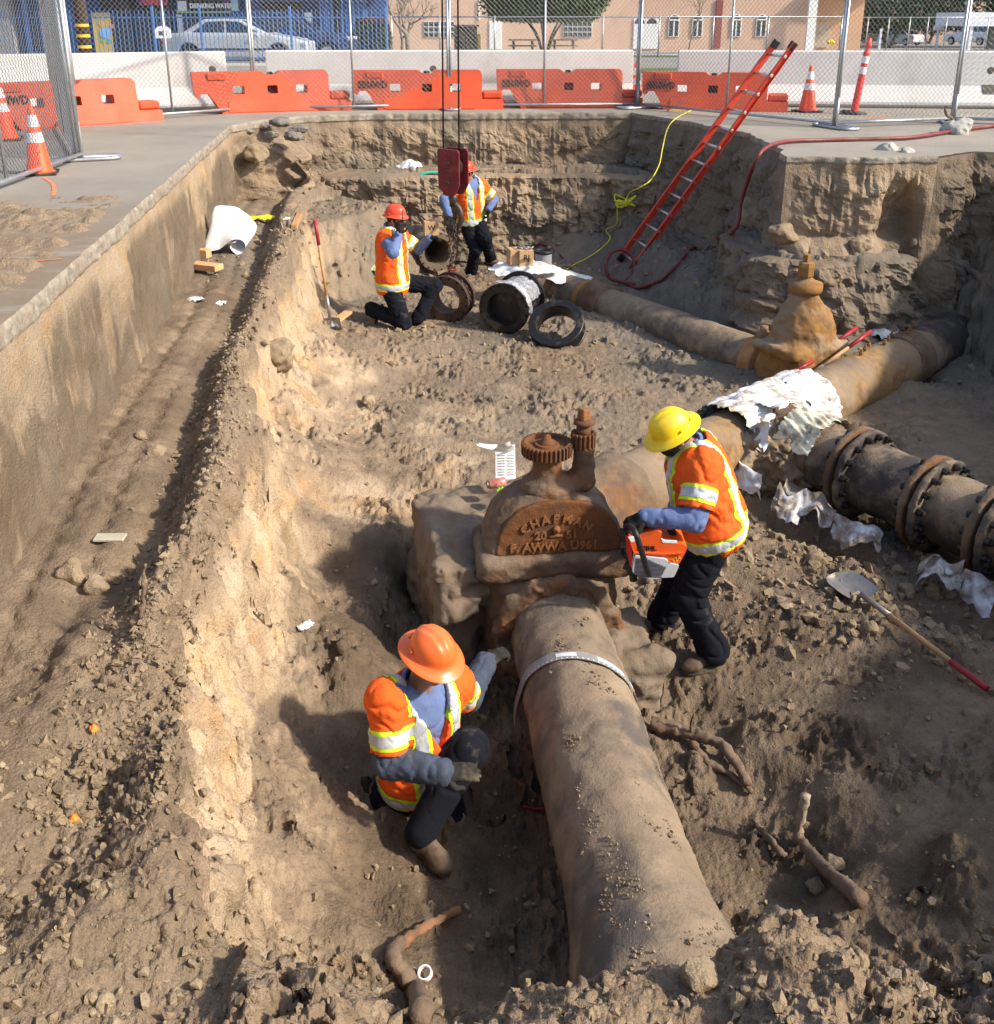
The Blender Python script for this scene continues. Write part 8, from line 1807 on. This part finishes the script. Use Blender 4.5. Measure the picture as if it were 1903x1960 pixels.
def cardbox(c, s, rz, nm, label, mark=None, group=None):
    t = empty(nm, c, label, 'box', group, rz); MB().add(*box((0, 0, s[2] / 2), s, None, 0.003)).build('carton', M_CARD, t); MB().add(*box((0, 0, s[2] + 0.0015), (s[0] * 0.16, s[1] * 0.98, 0.002))).build('tape', mat('brown_tape', (0.36, 0.22, 0.11), 0.35), t)
    if mark: text_obj('marker_writing', mark, 0.10, mat('marker_black', (0.03, 0.025, 0.02), 0.7), t, plane_M((0.0, -s[1] / 2 - 0.001, s[2] * 0.55), (1, 0, 0), (0, 0, 1)), 0.0006, 0.0015)
    return t
q = MA + Vector((-0.02, -0.02, 0.30)); bx1_ = PY(984, 504, 12.75); cardbox((bx1_.x, bx1_.y, bx1_.z), (0.15, 0.20, 0.20), 0.25, 'cardboard_box', 'left one of the two cardboard boxes on the white sheet'); bx2_ = PY(1004, 506, 12.72); cardbox((bx2_.x, bx2_.y, bx2_.z - 0.005), (0.19, 0.20, 0.21), 0.25, 'cardboard_box', 'right one of the two cardboard boxes on the white sheet with marker writing', 'RJ')
V_, F_ = None, None
crumple((bx1_.x + 0.12, bx1_.y, bx1_.z - 0.09), 0.42, 0.33, 0.085, 8, M_POLYC, 'white_cover_sheet', 'rumpled white sheet under the cardboard boxes beside the black spool', 'plastic sheet', rot=0.3, peak=3)
for i in range(3):
    c = Vector((bx2_.x - 0.05 + 0.06 * i, bx2_.y, bx2_.z + 0.225)); ring = [c + Vector((0.04 * math.cos(a), 0.028 * math.sin(a), 0.01 * math.sin(2 * a + i))) for a in np.linspace(0, 2 * math.pi, 12, endpoint=False)]
    obj('steel_shackle', mesh_np('steel_shackle', *tube(ring, 0.012, 6, closed=True), M_STEEL, True), label=('left', 'middle', 'right')[i] + ' steel shackle on top of the cardboard boxes', cat='shackle')
# face shield
c = PY(1040, 512, 12.45); t = empty('face_shield', c, 'clear face shield with black headgear lying beside the boxes', 'face shield')
tg = NT('clear_visor'); tg.col((0.75, 0.77, 0.80)); tg.set('Roughness', 0.08); tg.set('Alpha', 0.35); V = []; F = []
for j in range(7):
    for i in range(13): a = R(-75 + 150 * i / 12); V.append((0.11 * math.sin(a), -0.11 * math.cos(a), 0.22 * j / 6))
for j in range(6):
    for i in range(12): F.append((j * 13 + i, j * 13 + i + 1, (j + 1) * 13 + i + 1, (j + 1) * 13 + i))
MB().add(V, F).build('visor', tg.m, t, True); MB().add(*tube(catmull([(0.11 * math.cos(a), 0.11 * math.sin(a), 0.21) for a in np.linspace(0, 2 * math.pi, 12, endpoint=False)], 3, True), 0.02, 6, closed=True)).build('headband', M_MASK, t, True)
fb = PY(825, 449, 14.0); cardbox(fb, (0.20, 0.17, 0.20), 0.2, 'wooden_box', 'wooden block box standing on the flanged pipe end', 'W')
# paper leaning on the thrust block, drink can, lime glove
c = PY(966, 918, 5.95); t = empty('paper_instruction_sheet', c, 'white printed paper folder standing on the concrete block beside the valve', 'paper')
def quad_sheet(nm, pts, m, parent, th=0.003, sub_=6, bend=0.0):
    A, B, C_, D = [np.array(p) for p in pts]; V = []; n = sub_ + 1
    for j in range(n):
        for i in range(n):
            u, v = i / sub_, j / sub_; V.append((1 - u) * (1 - v) * A + u * (1 - v) * B + u * v * C_ + (1 - u) * v * D + np.array([0, -bend * math.sin(math.pi * u), 0.4 * bend * math.sin(2 * math.pi * v)]))
    F = [(j * n + i, j * n + i + 1, (j + 1) * n + i + 1, (j + 1) * n + i) for j in range(sub_) for i in range(sub_)]; N_ = len(V); V += [v + np.array([0, th, 0]) for v in V]; F += [tuple(N_ + k for k in reversed(f)) for f in F]; return MB().add(V, F).build(nm, m, parent, True)
def rel(px_, py_, Y): return PY(px_, py_, Y) - c
quad_sheet('back_page', [rel(949, 918, 5.94), rel(987, 916, 5.96), rel(986, 850, 6.08), rel(948, 862, 6.08)], M_PAPER, t, bend=0.006); quad_sheet('top_flap', [rel(946, 864, 6.06), rel(986, 862, 6.06), rel(976, 845, 5.98), rel(955, 848, 5.98)], M_PAPER, t, bend=0.02); quad_sheet('side_flap', [rel(912, 852, 6.05), rel(950, 862, 6.04), rel(952, 851, 6.06), rel(918, 848, 6.08)], M_PAPER, t, bend=0.01)
M_INK = mat('grey_print', (0.28, 0.28, 0.30), 0.8)
for j in range(8):
    for k in (0, 1):
        x0 = 952 + 18 * k; yy = 872 + j * 5.2; f = (918 - yy) / 66; quad_sheet('text_line', [rel(x0, yy + 1.4, 5.945 + 0.13 * f - 0.012), rel(x0 + 14, yy + 1.0, 5.945 + 0.13 * f - 0.010), rel(x0 + 14, yy - 0.6, 5.945 + 0.13 * f - 0.010), rel(x0, yy - 0.2, 5.945 + 0.13 * f - 0.012)], M_INK, t, 0.001, 2)
c2 = PY(951, 930, 5.86); t = empty('drink_can', c2, 'crushed pale red drink can lying on the concrete block', 'can'); d = Vector((1, 0.25, 0.05)).normalized()
MB().add(*lathe([(0, -0.06), (0.026, -0.06), (0.033, -0.05), (0.033, 0.048), (0.027, 0.06), (0.0, 0.058)], 20, (0, 0, 0.02), d)).build('can_body', mat('pale_red_can', (0.52, 0.17, 0.14), 0.4, 0.3, 0.3, 20, 0.3, 40, 0.4, (0.6, 0.5, 0.45), 20), t, True); MB().add(*lathe([(0, 0), (0.025, 0), (0.026, 0.003)], 16, d * -0.0615 + Vector((0, 0, 0.02)), -d, cap=False)).build('can_end', M_STEEL, t)
M_LIMEP = mat('lime_plastic', (0.42, 0.72, 0.03), 0.5, 0, 0.2, 20); c3 = PY(969, 940, 5.78); crumple(c3, 0.055, 0.045, 0.02, 12, M_LIMEP, 'lime_ribbon', 'crumpled lime green flagging beside the drink can', 'ribbon', n=22, fold=0.025)
for px_, py_, s_, sd_, m, lb in ((1682, 640, 0.22, 21, M_POLYC, 'white crumpled litter behind the ochre pipe'), (1735, 628, 0.16, 22, mat('blue_white_bag', (0.45, 0.55, 0.75), 0.5), 'pale blue bag behind the dark pipe end'), (420, 582, 0.07, 23, M_POLYC, 'small white scrap on the spoil ridge'), (545, 420, 0.10, 24, M_POLYC, 'white scrap at the far end of the bench'), (375, 574, 0.08, 25, M_POLYC, 'thin white scrap on the bench floor'), (585, 1198, 0.05, 26, M_POLYC, 'small white scrap at the foot of the pale scarp'), (640, 620, 0.13, 27, tf.m, 'clear plastic scrap at the blade of the upright shovel'), (720, 515, 0.17, 28, mat('pale_yellow_cloth', (0.55, 0.52, 0.25), 0.8), 'pale yellow cloth behind the kneeling worker')):
    p = ground_hit(px_, py_, 0.0); crumple(p, s_, s_ * 0.6, s_ * 0.35, sd_, m, 'litter_scrap', lb, 'litter', n=24, fold=s_ * 0.3, rot=sd_)
p = ground_hit(490, 421, 0.01); crumple(p, 0.28, 0.07, 0.04, 31, mat('caution_yellow', (0.72, 0.62, 0.02), 0.5), 'caution_ribbon', 'crumpled yellow caution ribbon at the far end of the bench', 'ribbon', n=34, fold=0.05)
p = PZ(1592, 82, 1.08) if False else PY(1591, 84, 13.72); crumple(p, 0.05, 0.03, 0.05, 33, mat('caution_yellow', (0.72, 0.62, 0.02), 0.5), 'post_ribbon', 'yellow ribbon tied round the right fence post', 'ribbon', n=20, fold=0.04)
# white rag and bottle on the back ledge, green hoop
p = PY(785, 322, 15.75); crumple(p, 0.20, 0.12, 0.14, 41, M_POLYC, 'white_rag', 'white rag lying on the ledge of the back bank', 'rag', n=34, fold=0.05)
p = PY(792, 338, 15.45); t = empty('water_bottle', p, 'clear water bottle standing on the back ledge', 'bottle'); MB().add(*lathe([(0, 0), (0.035, 0), (0.037, 0.02), (0.033, 0.08), (0.037, 0.14), (0.015, 0.19), (0.013, 0.22), (0, 0.22)], 16)).build('bottle', tg.m, t, True); MB().add(*lathe([(0, 0.215), (0.016, 0.215), (0.016, 0.235), (0, 0.235)], 12)).build('cap', M_PAPER, t)
hp2 = catmull([PY(x, y, 15.3 - 0.004 * (y - 330)) for x, y in ((803, 336), (822, 330), (850, 331), (880, 336), (880, 350), (852, 357), (825, 352), (808, 345))], 6, True); obj('green_hose_loop', mesh_np('green_hose_loop', *tube(hp2, 0.035, 8, closed=True, flat=(1, 0.6)), mat('sea_green_plastic', (0.05, 0.42, 0.30), 0.45), True), label='sea green flat loop hanging over the back ledge', cat='hose')
# torn wrap edges under the flanged pipe
def torn(pxs, wdt, seed, m, nm, label):
    """ragged strip of wrap following the points pxs, hanging by wdt"""
    P = catmull(pxs, 12); n = len(P); k = 9; V = []; sarr = np.concatenate([[0], np.cumsum(np.linalg.norm(np.diff(P, axis=0), axis=1))])
    for j in range(k):
        f = j / (k - 1); fr = f * (0.9 + 0.9 * noise2(sarr * 4.5, sarr * 0 + seed) + 0.35 * noise2(sarr * 15, sarr * 0 + seed)); nz_ = 0.06 * noise2(sarr * 5 + f * 2, f * 1.5 + sarr * 0, seed) + 0.018 * noise2(sarr * 16, f * 3 + sarr * 0, seed)
        V.append(np.stack([P[:, 0] + nz_ - 0.05 * f, P[:, 1] - 0.10 * f + nz_, P[:, 2] - wdt * fr + 0.03 * noise2(sarr * 6, f * 4 + sarr * 0, seed + 1)], 1))
    V = np.stack(V, 1).reshape(-1, 3); I = np.arange(n * k).reshape(n, k); Qs = np.stack([I[:-1, :-1], I[:-1, 1:], I[1:, 1:], I[1:, :-1]], -1).reshape(-1, 4); N_ = len(V); V = np.concatenate([V, V + [0.002, 0.004, 0]]); Qs = np.concatenate([Qs, Qs[:, ::-1] + N_]); return obj(nm, mesh_np(nm, V, Qs, m, True), label=label, cat='plastic wrap')
M_FOIL = plastic_white('grey_white_wrap', 0.70, (0.60, 0.62, 0.66))
torn([PY(1490, 925, 7.05), PY(1510, 950, 6.95), PY(1545, 935, 6.95)], 0.20, 1.0, M_FOIL, 'torn_wrap', 'standing torn flap of grey plastic wrap left of the dark hollow'); torn([PY(1505, 915, 7.1), PY(1540, 940, 6.98), PY(1575, 950, 6.9), PY(1600, 975, 6.75)], 0.13, 2.0, M_FOIL, 'torn_wrap', 'crinkled strip of plastic wrap over the dark hollow'); torn([PY(1600, 978, 6.75), PY(1630, 1000, 6.6), PY(1665, 1005, 6.55), PY(1690, 1020, 6.5)], 0.14, 3.0, M_FOIL, 'torn_wrap', 'jagged plastic wrap edge below the first flange')
torn([PY(1762, 1075, 6.1), PY(1790, 1060, 6.1), PY(1820, 1080, 6.0), PY(1850, 1070, 6.0)], 0.12, 4.0, M_FOIL, 'torn_wrap', 'shredded plastic wrap below the second flange'); torn([PY(1850, 1085, 5.95), PY(1880, 1095, 5.85), PY(1910, 1110, 5.8)], 0.24, 5.0, M_FOIL, 'torn_wrap', 'large torn plastic flap at the right edge below the pipe'); torn([PY(1408, 868, 7.45), PY(1430, 890, 7.3), PY(1462, 908, 7.15)], 0.16, 6.0, M_POLYC, 'torn_wrap', 'white plastic flap hanging behind the back of the yellow-helmet worker')
torn([PY(1440, 812, 7.60), PY(1462, 806, 7.5), PY(1475, 810, 7.42)], 0.24, 7.0, M_POLYC, 'torn_wrap', 'bright white patch of plastic showing through the soil heap')

# ---- timber
def timber(px0, px1, w_, h_, label, nm='lumber_block', m=M_LUMB, lift=0.0, cat='wood'):
    a, b = ground_hit(*px0), ground_hit(*px1); a.z = b.z = max(a.z, b.z) + h_ / 2 + lift; V, F = bar(a, b, w_, h_, (0, 0, 1), 0.004); o_ = (a + b) / 2; return obj(nm, mesh_np(nm, V - np.array(o_), F, m, False), loc=o_, label=label, cat=cat)
timber((368, 512), (421, 524), 0.14, 0.06, 'flat orange lumber plank at the foot of the left wall'); timber((380, 502), (402, 505), 0.10, 0.09, 'short lumber block stacked on the flat plank', lift=0.06); timber((640, 620), (668, 614), 0.10, 0.035, 'pale board beside the upright shovel'); timber((1278, 213), (1312, 213), 0.08, 0.05, 'short wooden board on the street by the fence foot', m=M_LUMB)
timber((182, 1034), (240, 1031), 0.07, 0.015, 'weathered flat wood lath lying on the spoil ridge', 'wood_lath', mat('grey_lath', (0.42, 0.39, 0.29), 0.85, 0, 0.2, 8, 0.3, 60)); timber((563, 440), (577, 438), 0.07, 0.06, 'tan wood chunk on the slope beside the upright shovel grip', m=mat('tan_wood', (0.42, 0.24, 0.11), 0.8))
for i, (px_, py_, lb) in enumerate(((1174, 205, 'taller black pipe stub standing at the street edge'), (1208, 205, 'shorter black pipe stub beside the fence post foot'))):
    p = PZ(px_, py_, 0); MB().add(*lathe([(0.0, 0), (0.045, 0), (0.045, 0.20 - 0.08 * i), (0.038, 0.20 - 0.08 * i), (0.038, 0.02), (0, 0.02)], 14)).build('pipe_stub', M_BLACK, loc=p, label=lb, cat='pipe stub')
# ---- roots and sticks
def root(pxs, r0, r1, label, m=M_ROOT, lift=0.02, nm='tree_root', abs_=None):
    P = catmull(abs_ if abs_ else [ground_hit(x, y, lift) for x, y in pxs], 10); n = len(P); k = np.linspace(r0, r1, n) * (1 + 0.22 * noise2(np.arange(n) * 0.35, np.arange(n) * 0.0 + r0 * 99)); V, F = tube(P, k, 10); V = V + 0.011 * np.stack([noise3(V[:, 0] * 30, V[:, 1] * 30, V[:, 2] * 30 + q) for q in (0, 5, 9)], 1); return obj(nm, mesh_np(nm, V, F, m, True), label=label, cat='root')
root([(1245, 1402), (1290, 1412), (1330, 1425), (1375, 1440), (1405, 1475), (1430, 1520)], 0.042, 0.024, 'thick muddy root beside the near pipe', lift=0.06); root([(1325, 1430), (1350, 1465), (1395, 1490), (1440, 1525)], 0.025, 0.012, 'thin root under the thick one beside the near pipe', lift=0.03); root([(1318, 1425), (1322, 1400), (1322, 1378)], 0.007, 0.004, 'thin twig sprouting from the thick root', abs_=[ground_hit(1318, 1425, 0.08), ground_hit(1318, 1425, 0.16) + Vector((0.01, 0, 0)), ground_hit(1318, 1425, 0.25) + Vector((0.015, 0, 0))])
g = ground_hit(1527, 1612, 0.0); root(None, 0.018, 0.024, 'pale broken stick standing in the hollow right of the pipe', mat('pale_stick', (0.34, 0.27, 0.19), 0.9, 0, 0.4, 14, 0.6, 60, 0.35, (0.30, 0.15, 0.08), 9), abs_=[g, g + Vector((0.005, 0.01, 0.12)), g + Vector((0.02, 0.02, 0.26))]); root([(1522, 1612), (1550, 1650), (1590, 1692), (1645, 1738)], 0.024, 0.036, 'dark root reaching from the pale stick to the near bank', lift=0.05); root([(1440, 1580), (1470, 1612), (1500, 1648)], 0.010, 0.022, 'thin pointed root left of the pale stick', lift=0.03)
root([(880, 1757), (845, 1775), (800, 1800), (768, 1828)], 0.018, 0.023, 'raw orange root stub at the bottom of the hollow', M_ROOTR, 0.05); root([(765, 1826), (752, 1850), (775, 1885), (798, 1915), (808, 1965)], 0.030, 0.036, 'bent brown root by the tape roll at the bottom', M_ROOT, 0.05)
g = ground_hit(271, 1186, 0.0); root(None, 0.010, 0.008, 'thin stake stuck upright in the spoil ridge', m=M_ROOT, nm='wood_stake', abs_=[g, g + Vector((0.012, 0.02, 0.11)), g + Vector((0.03, 0.03, 0.24))]); g = ground_hit(1010, 1562, 0.02); root(None, 0.008, 0.008, 'thin reddish rod poking out under the near pipe', m=M_GRIP, nm='metal_rod', abs_=[g + Vector((-0.03, 0, 0.03)), g + Vector((0.05, 0.01, 0.015)), g + Vector((0.16, 0.02, 0.0))])
tw = PZ(1818, 240, 0.0); root(None, 0.022, 0.014, 'gnarled dead root poking up at the broken kerb', nm='dead_root', abs_=[tw + Vector((0.05, 0, -0.05)), tw + Vector((0.02, 0, 0.09)), tw + Vector((-0.06, 0, 0.14)), tw + Vector((-0.09, 0, 0.22)), tw + Vector((-0.07, 0, 0.26))])
g = ground_hit(815, 1872, 0.02); t = empty('tape_roll', g, 'small white and red tape roll lying at the bottom of the hollow', 'tape roll'); t.rotation_euler = (R(18), R(-8), 0); t.scale = (0.8, 0.8, 0.9); MB().add(*lathe([(0.028, 0), (0.036, 0), (0.036, 0.022), (0.028, 0.022)], 24, cap=False, closed=True)).build('roll', M_PAPER, t, False); MB().add(*lathe([(0.027, -0.004), (0.037, -0.004), (0.037, 0.0), (0.027, 0.0)], 24, cap=False, closed=True)).build('rim', M_GRIP, t, False)
for i, (px_, py_, lb) in enumerate(((143, 1577, 'small orange flag scrap on the near spoil'), (181, 1403, 'tiny orange flag scrap by the dark rut'))):
    g = ground_hit(px_, py_, 0.015); crumple(g, 0.020 - 0.006 * i, 0.016, 0.022, 50 + i, mat('flag_orange', (0.95, 0.22, 0.02), 0.6), 'flag_scrap', lb, 'flag scrap', n=14, fold=0.012)

# ---- larger stones and clods that can be told apart
def stone(c, r, seed, label, m=M_CLOD, flat=0.75, nm='soil_clod'):
    rg = np.random.RandomState(seed); ax_ = rg.uniform(0.75, 1.15, 3); ax_[2] *= flat
    def f(X, Y, Z):
        d = d_ell(X, Y, Z, (0, 0, 0), tuple(ax_ * r))
        for k in range(11):
            n = rg2[k]; d = np.maximum(d, X * n[0] + Y * n[1] + Z * n[2] - r * (0.52 + 0.04 * k))
        return d + r * (0.14 * noise3(X / r * 1.6 + seed, Y / r * 1.6, Z / r * 1.6) + 0.09 * noise3(X / r * 4, Y / r * 4 + seed, Z / r * 4) + 0.05 * noise3(X / r * 9, Y / r * 9 + seed, Z / r * 9))
    rg2 = rg.normal(size=(11, 3)); rg2 /= np.linalg.norm(rg2, axis=1)[:, None]
    V, F = sdf_mesh(f, (-r * 1.5,) * 3, (r * 1.5,) * 3, r / (6 if r < 0.1 else 9)); return obj(nm, mesh_np(nm, V, F, m, False), loc=Vector(c) + Vector((0, 0, r * 0.25)), label=label, cat='stone' if nm != 'soil_clod' else 'clod')
for i, (px_, py_, r, lb) in enumerate(((538, 688, 0.19, 'dark blocky clod broken out of the scarp below the ridge'), (705, 772, 0.085, 'rounded dark clod alone on the sandy floor'), (140, 1106, 0.085, 'pale wedge shaped rock on the spoil ridge'), (183, 1126, 0.07, 'pale rock beside the wedge shaped one'), (212, 1112, 0.05, 'small pale rock right of the wedge shaped pair'), (472, 1866, 0.055, 'pale angular rock on the near left bank'), (140, 1540, 0.05, 'grey rock near the orange flag scrap'), (1152, 1862, 0.060, 'tan clod on the near bank beside the pipe end'), (1335, 1880, 0.07, 'large tan clod in the middle of the near bank'), (1010, 1880, 0.045, 'tan clod at the left tip of the near bank'), (200, 1925, 0.032, 'flat pale stone near the bottom left corner'), (1600, 1660, 0.06, 'dark stone beside the bent root'), (1560, 1700, 0.05, 'rounded stone left of the dark root'), (1668, 1210, 0.06, 'brown clod left of the lying shovel handle'), (1735, 1135, 0.075, 'pale clod between the hollow and the lying shovel'), (1640, 1128, 0.055, 'round clod behind the lying shovel blade'), (1790, 1140, 0.08, 'large clod under the torn wrap'), (1560, 1075, 0.09, 'brown clod in front of the dark hollow'), (1600, 1060, 0.07, 'round clod right of the brown one at the hollow'), (1720, 1095, 0.06, 'clod at the edge of the second hollow'), (270, 838, 0.05, 'lumpy clod on the crest of the spoil ridge'), (300, 868, 0.06, 'crumbled clod in the row along the ridge'), (600, 1890, 0.05, 'grey stone on the bottom left slope'), (1445, 428, 0.30, 'big fallen soil block at the foot of the ladder wall'), (1500, 455, 0.20, 'smaller fallen soil block beside the big one'), (490, 285, 0.20, 'knobby boulder of hard soil in the back left corner'), (1650, 480, 0.16, 'crumbled soil lump at the foot of the right block'))):
    p = ground_hit(px_, py_) if i != 25 else PY(490, 300, 14.2); stone(p, r, 200 + i, lb)
# broken asphalt pieces over the back-left corner and the broken kerb on the right
for i, (px_, py_, r) in enumerate(((500, 246, 0.17), (540, 240, 0.20), (575, 252, 0.16), (470, 256, 0.14), (560, 266, 0.18), (520, 262, 0.15))):
    stone(PY(px_, py_, 14.95 - 0.12 * i), r, 300 + i, ('far left', 'top middle', 'right-hand', 'leftmost low', 'lower right', 'lower middle')[i] + ' piece of broken asphalt over the back left corner', mat('broken_asphalt', (0.16, 0.145, 0.125), 0.95, 0, 0.3, 8, 0.6, 50, 0.4, (0.24, 0.19, 0.14), 5), 0.32, 'asphalt_chunk')
for i, (px_, py_, r, lb) in enumerate(((1835, 258, 0.24, 'broken pale kerb piece at the right edge of the street'), (1700, 292, 0.13, 'pale broken concrete chip on the rim of the right block'), (1735, 296, 0.11, 'smaller concrete chip on the rim of the right block'))):
    stone(PZ(px_, py_, -0.02 if i == 0 else -0.03), r, 320 + i, lb, M_KERB, 0.55, 'concrete_chunk')

# ---- small loose clods: a field that nobody could count
rg = np.random.RandomState(12); NV_ = 14; protos = []
ph_ = (1 + 5 ** 0.5) / 2; ICO = np.array([(-1, ph_, 0), (1, ph_, 0), (-1, -ph_, 0), (1, -ph_, 0), (0, -1, ph_), (0, 1, ph_), (0, -1, -ph_), (0, 1, -ph_), (ph_, 0, -1), (ph_, 0, 1), (-ph_, 0, -1), (-ph_, 0, 1)]) / 1.9
ICF = np.array([(0, 11, 5), (0, 5, 1), (0, 1, 7), (0, 7, 10), (0, 10, 11), (1, 5, 9), (5, 11, 4), (11, 10, 2), (10, 7, 6), (7, 1, 8), (3, 9, 4), (3, 4, 2), (3, 2, 6), (3, 6, 8), (3, 8, 9), (4, 9, 5), (2, 4, 11), (6, 2, 10), (8, 6, 7), (9, 8, 1)])
for k in range(NV_): q_ = np.linalg.qr(rg.normal(size=(3, 3)))[0]; protos.append(((ICO * rg.uniform(0.5, 1.35, (12, 1))) @ q_ * rg.uniform(0.6, 1.2, 3), ICF))
def clod_field(nm, n, region, rmin, rmax, power, label, seed):
    rg = np.random.RandomState(seed); X, Y = region(rg, n); keep = sdist(X[None], Y[None], RING[::6])[0] < -0.04; X, Y = X[keep], Y[keep]
    Hh, dd_ = ground_height(X[None], Y[None]); Hh = Hh[0]; r = rmin * (rmax / rmin) ** (rg.rand(len(X)) ** power); Vs = []; Fs = []; k0 = 0
    for i in range(len(X)):
        Vp, Fp = protos[rg.randint(NV_)]; a = rg.uniform(0, 6.28); c, s = math.cos(a), math.sin(a); S = r[i] * rg.uniform(0.75, 1.2, 3)
        V = Vp * S; V = np.stack([V[:, 0] * c - V[:, 1] * s + X[i], V[:, 0] * s + V[:, 1] * c + Y[i], V[:, 2] + Hh[i] + r[i] * 0.25], 1); Vs.append(V); Fs.append(Fp + k0); k0 += len(V)
    return obj(nm, mesh_np(nm, np.concatenate(Vs), np.concatenate(Fs), M_CLOD, False), label=label, cat='soil clods', kind='stuff')
def reg_ridge(rg, n):
    Y = 2.6 + 9.0 * rg.rand(n) ** 1.5; L = np.interp(Y, [p[1] for p in EDGE_LEFT], [p[0] for p in EDGE_LEFT]); c_ = np.array(CREST); o_ = np.argsort(c_[:12, 1]); cxx = np.interp(Y, c_[:12, 1][o_], c_[:12, 0][o_]); u = rg.rand(n); return L + 0.55 + (cxx - L - 0.5) * u ** 0.8, Y
def reg_near(rg, n): return rg.uniform(-1.9, 2.3, n), 1.3 + 1.6 * rg.rand(n) ** 0.9
def reg_right(rg, n): return 2.6 + 0.75 * rg.normal(size=n), 6.0 + 0.55 * rg.normal(size=n)
def reg_floor(rg, n): return rg.uniform(-2.0, 3.6, n), 2.6 + 10.5 * rg.rand(n) ** 1.4
def reg_back(rg, n): return rg.uniform(-3.2, 5.2, n), rg.uniform(9.5, 15.8, n)
clod_field('ridge_clods', 9000, reg_ridge, 0.003, 0.024, 3.2, 'loose soil clods strewn along the spoil ridge', 1); clod_field('near_bank_clods', 11000, reg_near, 0.002, 0.024, 3.0, 'loose soil crumbs strewn over the near bank', 2)
clod_field('hollow_clods', 2200, reg_right, 0.005, 0.055, 2.6, 'soil clods tumbled below the flanged pipe', 3); clod_field('floor_clods', 6000, reg_floor, 0.003, 0.028, 3.4, 'scattered soil crumbs over the pit floor', 4); clod_field('back_clods', 3000, reg_back, 0.008, 0.055, 3.0, 'scattered soil lumps at the back of the pit', 5)
